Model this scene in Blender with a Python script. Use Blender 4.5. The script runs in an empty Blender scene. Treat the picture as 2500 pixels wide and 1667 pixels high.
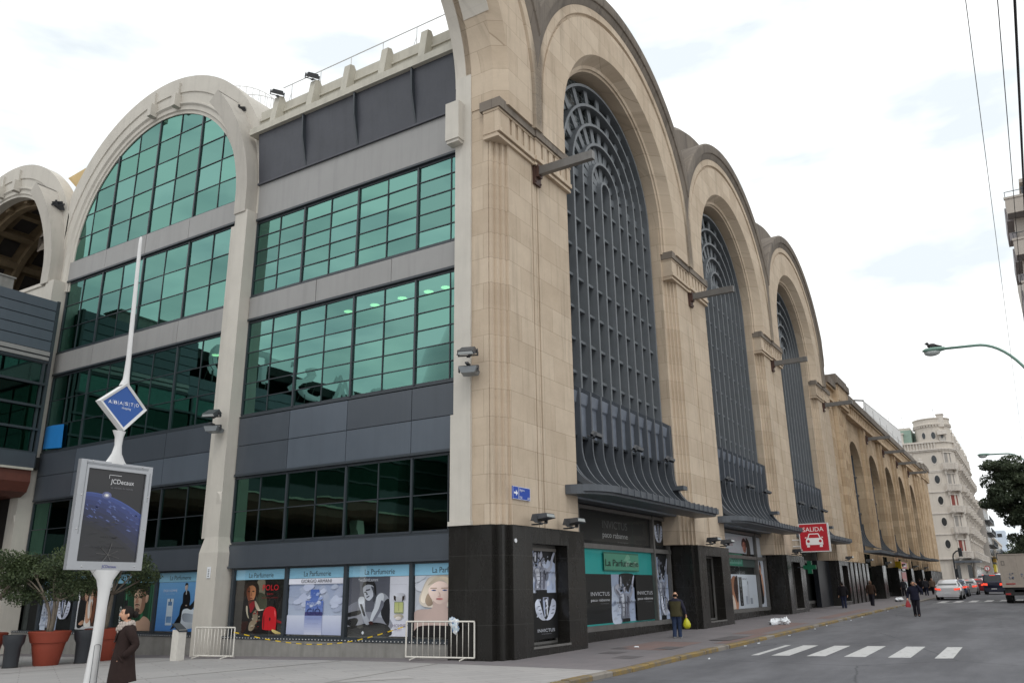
import bpy, bmesh, math, random
from mathutils import Vector, Matrix
sc = bpy.context.scene
col = sc.collection
PI = math.pi
rad = math.radians
rng = random.Random(7)


def L(r, g, b):
    """8-bit display colour to linear"""
    f = lambda v: (v / 255 / 12.92) if v / 255 <= 0.04045 else ((v / 255 + 0.055) / 1.055) ** 2.4
    return (f(r), f(g), f(b))


# ------------------------------------------------------------------ materials
MATS = {}


def newmat(name):
    m = bpy.data.materials.new(name)
    m.use_nodes = True
    nt = m.node_tree
    nt.nodes.clear()
    out = nt.nodes.new('ShaderNodeOutputMaterial')
    return m, nt, out


def nd(nt, t, **kw):
    n = nt.nodes.new(t)
    for k, v in kw.items():
        if k.startswith('i_'):
            key = k[2:]
            n.inputs[int(key) if key.isdigit() else key.replace('_', ' ')].default_value = v
        else:
            setattr(n, k, v)
    return n


def mixc(nt, fac, a, b, mode='MIX'):
    n = nt.nodes.new('ShaderNodeMix')
    n.data_type = 'RGBA'
    n.blend_type = mode
    for sock, v in ((n.inputs[0], fac), (n.inputs[6], a), (n.inputs[7], b)):
        if hasattr(v, 'is_linked'):
            nt.links.new(v, sock)
        elif isinstance(v, tuple):
            sock.default_value = (*v[:3], 1)
        else:
            sock.default_value = v
    return n.outputs[2]


def ramp(nt, fac, stops):
    n = nt.nodes.new('ShaderNodeValToRGB')
    while len(n.color_ramp.elements) < len(stops):
        n.color_ramp.elements.new(0.5)
    for e, (p, c) in zip(n.color_ramp.elements, stops):
        e.position = p
        e.color = (c, c, c, 1) if not isinstance(c, tuple) else (*c, 1)
    nt.links.new(fac, n.inputs[0])
    return n.outputs[0]


def coords(nt, sx=1, sy=1, sz=1, fold=False, obj=True):
    tc = nt.nodes.new('ShaderNodeTexCoord')
    o = tc.outputs['Object']
    if fold:
        s = nt.nodes.new('ShaderNodeSeparateXYZ')
        nt.links.new(o, s.inputs[0])
        a = nd(nt, 'ShaderNodeMath', operation='ADD')
        nt.links.new(s.outputs[0], a.inputs[0])
        nt.links.new(s.outputs[1], a.inputs[1])
        c = nt.nodes.new('ShaderNodeCombineXYZ')
        nt.links.new(a.outputs[0], c.inputs[0])
        nt.links.new(s.outputs[2], c.inputs[1])
        o = c.outputs[0]
    mp = nt.nodes.new('ShaderNodeMapping')
    mp.inputs['Scale'].default_value = (sx, sy, sz)
    nt.links.new(o, mp.inputs[0])
    return mp.outputs[0]


def noise(nt, vec, scale, detail=5, rough=0.6):
    n = nd(nt, 'ShaderNodeTexNoise', i_Scale=scale, i_Detail=detail, i_Roughness=rough)
    nt.links.new(vec, n.inputs['Vector'])
    return n.outputs['Fac']


def principled(nt, out, color, rough=0.6, metal=0.0, spec=0.5, bump=None, bstr=0.2, bdist=0.02):
    p = nt.nodes.new('ShaderNodeBsdfPrincipled')
    if hasattr(color, 'is_linked'):
        nt.links.new(color, p.inputs['Base Color'])
    else:
        p.inputs['Base Color'].default_value = (*color, 1)
    if hasattr(rough, 'is_linked'):
        nt.links.new(rough, p.inputs['Roughness'])
    else:
        p.inputs['Roughness'].default_value = rough
    p.inputs['Metallic'].default_value = metal
    p.inputs['Specular IOR Level'].default_value = spec
    if bump is not None:
        b = nd(nt, 'ShaderNodeBump', i_Strength=bstr, i_Distance=bdist)
        nt.links.new(bump, b.inputs['Height'])
        nt.links.new(b.outputs[0], p.inputs['Normal'])
    nt.links.new(p.outputs[0], out.inputs[0])
    return p


def simple(name, color, rough=0.6, metal=0.0, amt=0.12, scale=3.0, spec=0.5, streak=0.0, bstr=0.0):
    m, nt, out = newmat(name)
    v = coords(nt)
    n1 = noise(nt, v, scale)
    lo = tuple(c * (1 - amt) for c in color)
    hi = tuple(min(1, c * (1 + amt)) for c in color)
    c = mixc(nt, ramp(nt, n1, [(0.3, 0.0), (0.7, 1.0)]), lo, hi)
    n2 = noise(nt, v, scale * 9, 3)
    c = mixc(nt, 0.25, c, mixc(nt, n2, lo, hi))
    if streak:
        v2 = coords(nt, 2.2, 2.2, 0.12)
        s = ramp(nt, noise(nt, v2, 1.6, 6, 0.7), [(0.48, 0.0), (0.75, 1.0)])
        f = nd(nt, 'ShaderNodeMath', operation='MULTIPLY', i_1=streak)
        nt.links.new(s, f.inputs[0])
        c = mixc(nt, f.outputs[0], c, tuple(x * 0.35 for x in color))
    r = ramp(nt, n2, [(0.2, max(0.02, rough - 0.08)), (0.8, min(1, rough + 0.08))])
    principled(nt, out, c, r, metal, spec, n2 if bstr else None, bstr)
    MATS[name] = m
    return m


def make_stone(name, c1, c2, mort, w=1.25, h=0.78, stain=0.5, valley=False):
    m, nt, out = newmat(name)
    v = coords(nt, fold=True)
    b = nd(nt, 'ShaderNodeTexBrick', offset=0.5, i_Scale=1.0, i_Mortar_Size=0.009, i_Mortar_Smooth=0.25, i_Bias=0.0,
           i_Brick_Width=w, i_Row_Height=h)
    b.inputs['Color1'].default_value = (*c1, 1)
    b.inputs['Color2'].default_value = (*c2, 1)
    b.inputs['Mortar'].default_value = (*mort, 1)
    # wobble the courses slightly
    nt.links.new(v, b.inputs['Vector'])
    n1 = noise(nt, v, 0.9, 6)
    c = mixc(nt, 0.35, b.outputs[0], mixc(nt, ramp(nt, n1, [(0.3, 0.0), (0.7, 1.0)]), tuple(x * 0.8 for x in c1), tuple(min(1, x * 1.12) for x in c2)))
    n2 = noise(nt, v, 14, 6, 0.7)
    c = mixc(nt, 0.16, c, mixc(nt, n2, tuple(x * 0.55 for x in c1), tuple(min(1, x * 1.3) for x in c2)))
    v3 = coords(nt, 1.5, 0.10, 1, fold=True)
    s = ramp(nt, noise(nt, v3, 1.5, 7, 0.72), [(0.52, 0.0), (0.78, 1.0)])
    f = nd(nt, 'ShaderNodeMath', operation='MULTIPLY', i_1=stain)
    nt.links.new(s, f.inputs[0])
    c = mixc(nt, f.outputs[0], c, tuple(x * 0.32 for x in c1))
    if valley:      # soot left by water running down where two arches meet
        tc = nt.nodes.new('ShaderNodeTexCoord')
        sp = nt.nodes.new('ShaderNodeSeparateXYZ')
        nt.links.new(tc.outputs['Object'], sp.inputs[0])
        def mth(op, a, b=None):
            n_ = nd(nt, 'ShaderNodeMath', operation=op)
            for i_, q in enumerate((a, b)):
                if q is None:
                    continue
                if hasattr(q, 'is_linked'):
                    nt.links.new(q, n_.inputs[i_])
                else:
                    n_.inputs[i_].default_value = q
            return n_.outputs[0]
        dx = mth('ADD', sp.outputs[0], mth('MULTIPLY', n1, 0.5))
        dx = mth('ABSOLUTE', mth('SUBTRACT', mth('MODULO', mth('ADD', dx, 4.98 + 28.16 - .25), 14.08), 7.04))
        a1 = nd(nt, 'ShaderNodeMapRange'); a1.inputs['From Min'].default_value = 0.16; a1.inputs['From Max'].default_value = 0.5
        a1.inputs['To Min'].default_value = 1; a1.inputs['To Max'].default_value = 0
        nt.links.new(dx, a1.inputs['Value'])
        zz = nd(nt, 'ShaderNodeMapRange'); zz.inputs['From Min'].default_value = 15.4; zz.inputs['From Max'].default_value = 16.2
        nt.links.new(sp.outputs[2], zz.inputs['Value'])
        yy = mth('LESS_THAN', sp.outputs[1], 0.2)
        fac = mth('MULTIPLY', mth('MULTIPLY', a1.outputs[0], zz.outputs[0]), mth('MULTIPLY', yy, ramp(nt, n2, [(0.2, .35), (.8, .9)])))
        c = mixc(nt, fac, c, (0.055, 0.05, 0.045))
    principled(nt, out, c, 0.85, 0, 0.25, n2, 0.25, 0.01)
    MATS[name] = m
    return m


make_stone('stone', L(183, 165, 144), L(206, 190, 170), L(136, 117, 98), valley=True)
make_stone('stone_wing', L(166, 143, 116), L(204, 182, 154), L(118, 98, 78), 1.1, 0.7, 0.55)
make_stone('stone_dark', L(114, 106, 99), L(132, 123, 113), L(80, 74, 68), 0.55, 3.0, 0.95)
make_stone('render_white', L(205, 198, 188), L(208, 202, 192), L(196, 190, 182), 6, 3.2, 0.35)


def make_granite():
    m, nt, out = newmat('granite')
    v = coords(nt, fold=True)
    b = nd(nt, 'ShaderNodeTexBrick', offset=0.0, i_Scale=1.0, i_Mortar_Size=0.004, i_Mortar_Smooth=0.6, i_Brick_Width=1.15, i_Row_Height=0.86)
    b.inputs['Color1'].default_value = (0.012, 0.011, 0.010, 1)
    b.inputs['Color2'].default_value = (0.017, 0.016, 0.014, 1)
    b.inputs['Mortar'].default_value = (0.11, 0.11, 0.105, 1)
    nt.links.new(v, b.inputs['Vector'])
    n = noise(nt, v, 60, 3)
    c = mixc(nt, 0.5, b.outputs[0], mixc(nt, ramp(nt, n, [(0.45, 0.0), (0.7, 1.0)]), (0.010, 0.009, 0.008), (0.045, 0.042, 0.038)))
    n2 = noise(nt, coords(nt, 1, 0.3, 1, fold=True), 1.2, 6, 0.7)
    r = ramp(nt, n2, [(0.3, 0.14), (0.75, 0.42)])
    principled(nt, out, c, r, 0, 0.45, None)
    MATS['granite'] = m


make_granite()


def make_glass(name, tint, see, gloss, wav=0.004, rough=0.015, grz=0.35):
    """coated glazing: a tinted mirror coat over tinted see-through glass"""
    m, nt, out = newmat(name)
    v = coords(nt)
    n = noise(nt, v, 0.9, 2, 0.4)
    b = nd(nt, 'ShaderNodeBump', i_Strength=0.35, i_Distance=wav * 10)
    nt.links.new(n, b.inputs['Height'])
    g = nd(nt, 'ShaderNodeBsdfGlossy', i_Roughness=rough)
    at_ = nt.nodes.new('ShaderNodeAttribute')
    at_.attribute_name = 'Col'
    nt.links.new(mixc(nt, 1.0, at_.outputs['Color'], tint, 'MULTIPLY'), g.inputs['Color']) if 'green' in name or 'dark' in name else None
    if not g.inputs['Color'].is_linked:
        g.inputs['Color'].default_value = (*tint, 1)
    nt.links.new(b.outputs[0], g.inputs['Normal'])
    t = nt.nodes.new('ShaderNodeBsdfTransparent')
    t.inputs[0].default_value = (*see, 1)
    lw = nd(nt, 'ShaderNodeLayerWeight', i_Blend=0.35)
    f = nd(nt, 'ShaderNodeMapRange')
    f.inputs['To Min'].default_value = gloss
    f.inputs['To Max'].default_value = min(1, gloss + grz)
    nt.links.new(lw.outputs['Fresnel'], f.inputs['Value'])
    mx = nt.nodes.new('ShaderNodeMixShader')
    nt.links.new(f.outputs[0], mx.inputs[0])
    nt.links.new(t.outputs[0], mx.inputs[1])
    nt.links.new(g.outputs[0], mx.inputs[2])
    nt.links.new(mx.outputs[0], out.inputs[0])
    MATS[name] = m


make_glass('green_glass', (0.27, 0.55, 0.48), (0.08, 0.27, 0.22), 0.175, 0.0006)
make_glass('dark_glass', (0.22, 0.45, 0.36), (0.06, 0.17, 0.13), 0.04, 0.0012)
make_glass('clear_glass', (0.9, 0.95, 0.95), (0.97, 0.98, 0.98), 0.02, 0.001, 0.01, 0.12)


def make_arch_glass():
    m, nt, out = newmat('leaded_glass')
    v = coords(nt, fold=True)
    b = nd(nt, 'ShaderNodeTexBrick', offset=0.0, i_Scale=1.0, i_Mortar_Size=0.022, i_Mortar_Smooth=0.1, i_Brick_Width=0.3, i_Row_Height=0.2)
    b.inputs['Color1'].default_value = (0.035, 0.045, 0.047, 1)
    b.inputs['Color2'].default_value = (0.085, 0.105, 0.11, 1)
    b.inputs['Mortar'].default_value = (0.13, 0.145, 0.155, 1)
    nt.links.new(v, b.inputs['Vector'])
    r = ramp(nt, b.outputs['Fac'], [(0.0, 0.08), (1.0, 0.6)])
    principled(nt, out, b.outputs[0], r, 0, 0.5, noise(nt, v, 6, 2), 0.12, 0.02)
    MATS['leaded_glass'] = m


make_arch_glass()


def make_print(name, rough, spec=0.4, metal=0.0):
    """printed or painted sheet: the colours are the print itself"""
    m, nt, out = newmat(name)
    a = nt.nodes.new('ShaderNodeAttribute')
    a.attribute_name = 'Col'
    n = noise(nt, coords(nt), 7, 4)
    c = mixc(nt, 0.10, a.outputs['Color'], mixc(nt, n, (0.25, 0.25, 0.25), (1, 1, 1)), 'MULTIPLY')
    p = principled(nt, out, c, rough, metal, spec)
    if name == 'glazed_print':      # print laminated under acrylic
        p.inputs['Coat Weight'].default_value = 0.6
        p.inputs['Coat Roughness'].default_value = 0.08
    MATS[name] = m


make_print('glazed_print', 0.5, 0.3)
make_print('print', 0.55)
make_print('paint', 0.35)
make_print('cloth', 0.9, 0.15)
make_print('gloss_paint', 0.12, 0.6)


def make_paving(name, c1, c2, mort, w, h, msize, offset=0.5, stain=0.35, mscale=1.0, rot=0.0):
    m, nt, out = newmat(name)
    tc = nt.nodes.new('ShaderNodeTexCoord')
    mp = nt.nodes.new('ShaderNodeMapping')
    mp.inputs['Rotation'].default_value = (0, 0, rot)
    nt.links.new(tc.outputs['Object'], mp.inputs[0])
    v = mp.outputs[0]
    b = nd(nt, 'ShaderNodeTexBrick', offset=offset, i_Scale=1.0, i_Mortar_Size=msize, i_Mortar_Smooth=0.2, i_Brick_Width=w, i_Row_Height=h)
    b.inputs['Color1'].default_value = (*c1, 1)
    b.inputs['Color2'].default_value = (*c2, 1)
    b.inputs['Mortar'].default_value = (*mort, 1)
    nt.links.new(v, b.inputs['Vector'])
    n1 = noise(nt, v, 0.35, 6, 0.65)
    n2 = noise(nt, v, 9, 6, 0.75)
    n3 = noise(nt, v, 60, 3, 0.7)
    c = mixc(nt, ramp(nt, n1, [(0.40, 0.0), (0.72, stain)]), b.outputs[0], tuple(x * 0.55 for x in c1))
    c = mixc(nt, ramp(nt, n2, [(0.35, 0.0), (0.8, 0.45)]), c, tuple(x * 0.7 for x in c2))
    c = mixc(nt, 0.22, c, mixc(nt, n3, tuple(x * 0.5 for x in c1), tuple(min(1, x * 1.5) for x in c2)))
    principled(nt, out, c, 0.75, 0, 0.3, n3, 0.3, 0.004)
    MATS[name] = m


make_paving('plaza_paving', L(160, 158, 158), L(172, 169, 168), L(122, 116, 114), 1.6, 0.4, 0.012, rot=0.5)
make_paving('sidewalk_paving', L(120, 117, 120), L(130, 124, 126), L(98, 95, 97), 0.4, 0.4, 0.006, 0.0, 0.5)


def make_asphalt():
    m, nt, out = newmat('asphalt')
    v = coords(nt)
    n1 = noise(nt, coords(nt, 0.12, 0.55, 1), 1.0, 6, 0.65)
    n2 = noise(nt, v, 90, 4, 0.8)
    n3 = noise(nt, v, 1.3, 5, 0.7)
    c = mixc(nt, ramp(nt, n1, [(0.40, 0.0), (0.60, 1.0)]), (0.084, 0.086, 0.098), (0.168, 0.171, 0.188))
    c = mixc(nt, ramp(nt, n3, [(0.45, 0.0), (0.75, 0.5)]), c, (0.062, 0.063, 0.07))
    c = mixc(nt, 0.4, c, mixc(nt, n2, (0.04, 0.04, 0.046), (0.22, 0.22, 0.235)))
    vo = nd(nt, 'ShaderNodeTexVoronoi', feature='DISTANCE_TO_EDGE', i_Scale=0.22, i_Randomness=1.0)
    vw = mixc(nt, 0.25, v, noise(nt, v, 1.1, 5, 0.7))
    nt.links.new(vw, vo.inputs['Vector'])
    crack = ramp(nt, vo.outputs['Distance'], [(0.0, 0.55), (0.006, 0.0)])
    c = mixc(nt, crack, c, (0.02, 0.02, 0.022))
    principled(nt, out, c, 0.8, 0, 0.3, n2, 0.5, 0.006)
    MATS['asphalt'] = m


make_asphalt()


def make_worn(name, paint, under, cut=0.5, scale=5.0):
    m, nt, out = newmat(name)
    v = coords(nt)
    n = noise(nt, v, scale, 7, 0.75)
    n2 = noise(nt, v, 40, 4, 0.7)
    c = mixc(nt, ramp(nt, n, [(cut, 0.0), (cut + 0.12, 1.0)]), paint, under)
    c = mixc(nt, 0.2, c, mixc(nt, n2, tuple(x * 0.5 for x in under), paint))
    principled(nt, out, c, 0.7, 0, 0.3, n2, 0.3, 0.004)
    MATS[name] = m


make_worn('road_paint', (0.60, 0.60, 0.60), (0.16, 0.16, 0.17), 0.55, 5.0)
make_worn('kerb_yellow', L(140, 118, 70), L(112, 104, 94), 0.45, 1.8)
make_worn('kerb_stone', L(140, 134, 126), L(110, 104, 98), 0.5, 2.0)

simple('concrete_white', L(197, 192, 183), 0.8, amt=0.07, scale=1.2, streak=0.16, bstr=0.15)
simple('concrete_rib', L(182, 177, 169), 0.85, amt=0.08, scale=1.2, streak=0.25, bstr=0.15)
simple('concrete_grey', L(140, 138, 134), 0.85, amt=0.2, scale=2.2, streak=0.4, bstr=0.25)
simple('ledge_beige', L(190, 186, 174), 0.85, amt=0.1, scale=1.5, streak=0.3)
simple('grey_panel', L(148, 147, 146), 0.5, amt=0.06, scale=0.8, streak=0.22)
simple('slate_panel', L(72, 78, 86), 0.35, amt=0.07, scale=0.5, streak=0.15, spec=0.5)
simple('slate_light', L(86, 94, 104), 0.35, amt=0.07, scale=0.5, streak=0.15, spec=0.5)
simple('louvre_dark', L(66, 68, 76), 0.5, amt=0.12, scale=1.1, streak=0.35)
simple('frame_dark', L(54, 60, 66), 0.4, amt=0.1)
simple('grille_grey', L(104, 109, 114), 0.5, amt=0.12, scale=2.0, streak=0.25)
simple('canopy_grey', L(80, 85, 92), 0.45, amt=0.12, scale=2.0, streak=0.3)
simple('panel_streaked', L(112, 119, 131), 0.45, amt=0.25, scale=3.0, streak=0.1)
simple('steel_grey', L(116, 114, 112), 0.45, 0.3, amt=0.15, streak=0.3)
simple('lamp_dark', L(62, 64, 68), 0.45, amt=0.1)
simple('lamp_grey', L(125, 130, 134), 0.4, amt=0.1)
simple('lens', L(170, 175, 175), 0.15, spec=0.8, amt=0.05)
simple('white_metal', L(214, 214, 214), 0.4, amt=0.06, streak=0.12)
simple('alu', L(168, 170, 174), 0.38, 0.45, amt=0.06, streak=0.06)
simple('terracotta', L(142, 62, 44), 0.6, amt=0.1, scale=2.5)
simple('bollard_grey', L(52, 55, 60), 0.45, amt=0.08)
simple('barrier_white', L(216, 212, 204), 0.5, amt=0.08, scale=8, streak=0.2)
simple('rust_brown', L(74, 50, 42), 0.6, amt=0.3)
simple('bark', L(128, 118, 106), 0.9, amt=0.25, scale=9, bstr=0.4)
simple('bark_dark', L(70, 62, 55), 0.9, amt=0.25, scale=9, bstr=0.4)
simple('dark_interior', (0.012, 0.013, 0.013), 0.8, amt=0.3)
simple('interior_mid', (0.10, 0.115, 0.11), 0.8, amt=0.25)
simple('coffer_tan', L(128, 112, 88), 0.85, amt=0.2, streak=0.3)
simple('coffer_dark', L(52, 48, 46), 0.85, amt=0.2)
simple('rubber', (0.02, 0.02, 0.02), 0.7, amt=0.2)
simple('chrome', (0.6, 0.6, 0.6), 0.2, 0.9, amt=0.05)
simple('mansard_green', L(128, 150, 138), 0.6, amt=0.15, scale=3)
simple('ochre_wall', L(206, 180, 132), 0.85, amt=0.12, scale=1)
simple('tile_roof', L(170, 130, 100), 0.8, amt=0.35, scale=2)
simple('pale_blue_wall', L(196, 208, 222), 0.8, amt=0.05)
simple('grey_wall', L(165, 160, 155), 0.8, amt=0.1, streak=0.3)
simple('balcony_wall', L(176, 168, 160), 0.8, amt=0.06, streak=0.2)
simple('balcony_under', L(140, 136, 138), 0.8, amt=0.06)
simple('wire', (0.02, 0.02, 0.025), 0.6)
simple('lamp_green', L(118, 150, 138), 0.45, amt=0.08)
simple('skin', L(206, 158, 130), 0.5, amt=0.06, scale=8)
simple('hair_dark', L(30, 25, 23), 0.6, amt=0.25, scale=30, spec=0.15)
simple('window_dark', (0.03, 0.035, 0.04), 0.12, amt=0.2, spec=0.6)
simple('shutter_white', L(200, 196, 190), 0.6, amt=0.06)
simple('soil', L(70, 55, 42), 0.95, amt=0.3, scale=20)
simple('plastic_white', L(225, 228, 232), 0.35, amt=0.05)


def make_leaf(name, c1, c2, trans=0.25):
    m, nt, out = newmat(name)
    oi = nt.nodes.new('ShaderNodeAttribute')
    oi.attribute_name = 'Col'
    c = mixc(nt, oi.outputs['Fac'], c1, c2)
    d = nd(nt, 'ShaderNodeBsdfPrincipled', i_Roughness=0.45)
    d.inputs['Specular IOR Level'].default_value = 0.35
    nt.links.new(c, d.inputs['Base Color'])
    t = nt.nodes.new('ShaderNodeBsdfTranslucent')
    nt.links.new(c, t.inputs[0])
    mx = nd(nt, 'ShaderNodeMixShader', i_0=trans)
    nt.links.new(d.outputs[0], mx.inputs[1])
    nt.links.new(t.outputs[0], mx.inputs[2])
    nt.links.new(mx.outputs[0], out.inputs[0])
    MATS[name] = m


make_leaf('leaf_light', (0.028, 0.046, 0.020), (0.135, 0.175, 0.080))
make_leaf('leaf_dark', (0.024, 0.036, 0.020), (0.115, 0.145, 0.085))
make_leaf('leaf_yellow', (0.030, 0.045, 0.012), (0.12, 0.15, 0.04))


def emit(name, color, s):
    m, nt, out = newmat(name)
    e = nd(nt, 'ShaderNodeEmission', i_Strength=s)
    e.inputs[0].default_value = (*color, 1)
    nt.links.new(e.outputs[0], out.inputs[0])
    MATS[name] = m


emit('downlight', (1.0, 0.86, 0.45), 5)
emit('brake_light', (1.0, 0.09, 0.05), 1.1)


# ------------------------------------------------------------------ mesh builder
class MB:
    def __init__(s):
        s.v, s.f, s.m, s.c = [], [], [], []
        s.mi, s.col = 0, None
        s.T = None

    def add(s, vs, fs):
        o = len(s.v)
        s.v += [tuple(s.T(*p)) if s.T else tuple(p) for p in vs]
        for f in fs:
            s.f.append([i + o for i in f])
            s.m.append(s.mi)
            s.c.append(s.col)

    def box(s, x0, x1, y0, y1, z0, z1):
        vs = [(x, y, z) for z in (z0, z1) for y in (y0, y1) for x in (x0, x1)]
        s.add(vs, [(0, 2, 3, 1), (4, 5, 7, 6), (0, 1, 5, 4), (2, 6, 7, 3), (0, 4, 6, 2), (1, 3, 7, 5)])

    def prism(s, poly, z0, z1, axis='z'):
        """extrude 2-D polygon; axis z:(x,y) y:(x,z) x:(y,z)"""
        n = len(poly)
        mk = {'z': lambda p, t: (p[0], p[1], t), 'y': lambda p, t: (p[0], t, p[1]), 'x': lambda p, t: (t, p[0], p[1])}[axis]
        vs = [mk(p, z0) for p in poly] + [mk(p, z1) for p in poly]
        fs = [list(range(n))[::-1], list(range(n, 2 * n))] + [(i, (i + 1) % n, n + (i + 1) % n, n + i) for i in range(n)]
        s.add(vs, fs)

    def flat(s, pts):
        s.add(pts, [list(range(len(pts)))])

    def tube(s, pts, r, n=8, cap=True):
        pts = [Vector(p) for p in pts]
        rs = r if isinstance(r, (list, tuple)) else [r] * len(pts)
        vs = []
        a = None
        for i, p in enumerate(pts):
            d = (pts[min(i + 1, len(pts) - 1)] - pts[max(i - 1, 0)]).normalized()
            if a is None:
                a = d.orthogonal().normalized()
            else:
                a = (a - d * a.dot(d)).normalized()
            b = d.cross(a)
            for k in range(n):
                t = 2 * PI * k / n
                vs.append(p + (a * math.cos(t) + b * math.sin(t)) * rs[i])
        fs = []
        for i in range(len(pts) - 1):
            for k in range(n):
                fs.append((i * n + k, i * n + (k + 1) % n, (i + 1) * n + (k + 1) % n, (i + 1) * n + k))
        if cap:
            fs.append(list(range(n))[::-1])
            fs.append([(len(pts) - 1) * n + k for k in range(n)])
        s.add([tuple(v) for v in vs], fs)

    def bar(s, a, b, w, h, up=(0, 0, 1)):
        a, b = Vector(a), Vector(b)
        d = (b - a).normalized()
        u = Vector(up)
        x = d.cross(u).normalized() * (w / 2)
        z = x.cross(d).normalized() * (h / 2)
        vs = [p + i * x + j * z for p in (a, b) for j in (-1, 1) for i in (-1, 1)]
        s.add([tuple(v) for v in vs], [(0, 1, 3, 2), (4, 6, 7, 5), (0, 4, 5, 1), (2, 3, 7, 6), (0, 2, 6, 4), (1, 5, 7, 3)])

    def lathe(s, prof, c=(0, 0, 0), n=24, cap=True, sx=1.0, sy=1.0):
        vs, fs = [], []
        for r, z in prof:
            for k in range(n):
                t = 2 * PI * k / n
                vs.append((c[0] + r * math.cos(t) * sx, c[1] + r * math.sin(t) * sy, c[2] + z))
        for i in range(len(prof) - 1):
            for k in range(n):
                fs.append((i * n + k, i * n + (k + 1) % n, (i + 1) * n + (k + 1) % n, (i + 1) * n + k))
        if cap:
            fs.append(list(range(n))[::-1])
            fs.append([(len(prof) - 1) * n + k for k in range(n)])
        s.add(vs, fs)

    def ell(s, c, r, n=12, m=8):
        prof = []
        vs, fs = [], []
        for i in range(m + 1):
            a = -PI / 2 + PI * i / m
            for k in range(n):
                t = 2 * PI * k / n
                vs.append((c[0] + r[0] * math.cos(a) * math.cos(t), c[1] + r[1] * math.cos(a) * math.sin(t), c[2] + r[2] * math.sin(a)))
        for i in range(m):
            for k in range(n):
                fs.append((i * n + k, i * n + (k + 1) % n, (i + 1) * n + (k + 1) % n, (i + 1) * n + k))
        s.add(vs, fs)

    def sweep(s, prof, path, closed=True):
        """prof: [(r, y)], path: list of (cx, cz, dx, dz): point = c + r*d ; y kept"""
        n = len(prof)
        vs = [(cx + r * dx, y, cz + r * dz) for (cx, cz, dx, dz) in path for (r, y) in prof]
        fs = []
        for i in range(len(path) - 1):
            for k in range(n if closed else n - 1):
                fs.append((i * n + k, i * n + (k + 1) % n, (i + 1) * n + (k + 1) % n, (i + 1) * n + k))
        if closed:
            fs.append(list(range(n))[::-1])
            fs.append([(len(path) - 1) * n + k for k in range(n)])
        s.add(vs, fs)

    def text(s, body, o, u, v, h, width=None, align='C', lift=0.0):
        vs, fs = text_geo(body)
        if not vs:
            return
        x0 = min(p[0] for p in vs); x1 = max(p[0] for p in vs)
        k = h / 0.7
        kx = k if width is None else width / (x1 - x0)
        off = {'C': (x0 + x1) / 2, 'L': x0, 'R': x1}[align]
        o, u, v = Vector(o), Vector(u).normalized(), Vector(v).normalized()
        nrm = u.cross(v) * lift
        s.add([tuple(o + u * ((p[0] - off) * kx) + v * (p[1] * k) + nrm) for p in vs], fs)

    def build(s, name, mats, parent=None, smooth=False, fix=True, bis=None, cap=False):
        me = bpy.data.meshes.new(name)
        me.from_pydata(s.v, [], s.f)
        if not isinstance(mats, (list, tuple)):
            mats = [mats]
        for m in mats:
            me.materials.append(MATS[m] if isinstance(m, str) else m)
        for p, mi in zip(me.polygons, s.m):
            p.material_index = mi
        if any(c is not None for c in s.c):
            at = me.color_attributes.new('Col', 'FLOAT_COLOR', 'CORNER')
            i = 0
            buf = []
            for f, c in zip(s.f, s.c):
                if isinstance(c, list):
                    for q in c:
                        buf += [*q, 1.0]
                else:
                    buf += list((*(c or (0.5, 0.5, 0.5)), 1.0)) * len(f)
            at.data.foreach_set('color', buf)
        if fix or bis:
            bm = bmesh.new()
            bm.from_mesh(me)
            for co, no in (bis or []):
                r = bmesh.ops.bisect_plane(bm, geom=bm.verts[:] + bm.edges[:] + bm.faces[:], plane_co=co, plane_no=no, clear_outer=True)
                if cap:
                    bmesh.ops.holes_fill(bm, edges=[e for e in bm.edges if e.is_boundary], sides=0)
            if fix:
                bmesh.ops.recalc_face_normals(bm, faces=bm.faces[:])
            bm.to_mesh(me)
            bm.free()
        if smooth:
            me.polygons.foreach_set('use_smooth', [True] * len(me.polygons))
            if smooth is not True:
                try:
                    me.set_sharp_from_angle(angle=rad(smooth))
                except Exception:
                    pass
        ob = bpy.data.objects.new(name, me)
        col.objects.link(ob)
        if parent:
            ob.parent = parent
        return ob


_tc = {}


def text_geo(body):
    if body not in _tc:
        cu = bpy.data.curves.new('t', 'FONT')
        cu.body = body
        cu.resolution_u = 3
        ob = bpy.data.objects.new('t', cu)
        me = bpy.data.meshes.new_from_object(ob)
        _tc[body] = ([tuple(v.co) for v in me.vertices], [list(p.vertices) for p in me.polygons])
        bpy.data.objects.remove(ob)
        bpy.data.meshes.remove(me)
        bpy.data.curves.remove(cu)
    return _tc[body]


def tag(o, label, cat, group=None, kind=None):
    o['label'] = label
    o['category'] = cat
    if group:
        o['group'] = group
    if kind:
        o['kind'] = kind
    return o


def empty(name, loc=(0, 0, 0), rz=0.0):
    o = bpy.data.objects.new(name, None)
    o.empty_display_size = 0.3
    o.location = loc
    o.rotation_euler = (0, 0, rz)
    col.objects.link(o)
    return o


def thing(name, label, cat, loc=(0, 0, 0), rz=0.0, group=None):
    return tag(empty(name, loc, rz), label, cat, group)


def copy_tree(o, parent=None):
    c = o.copy()
    col.objects.link(c)
    if parent:
        c.parent = parent
    for ch in list(o.children):
        copy_tree(ch, c)
    return c


def struct(o):
    o['kind'] = 'structure'
    return o


def arcpath(cx, cz, a0, a1, n, leg0=None, leg1=None):
    """path round an arc (degrees); optional straight legs down to given z"""
    P = []
    if leg0 is not None:
        P.append((cx, leg0, math.cos(rad(a0)), 0))
    for i in range(n + 1):
        a = rad(a0 + (a1 - a0) * i / n)
        P.append((cx, cz, math.cos(a), math.sin(a)))
    if leg1 is not None:
        P.append((cx, leg1, math.cos(rad(a1)), 0))
    return P


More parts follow.
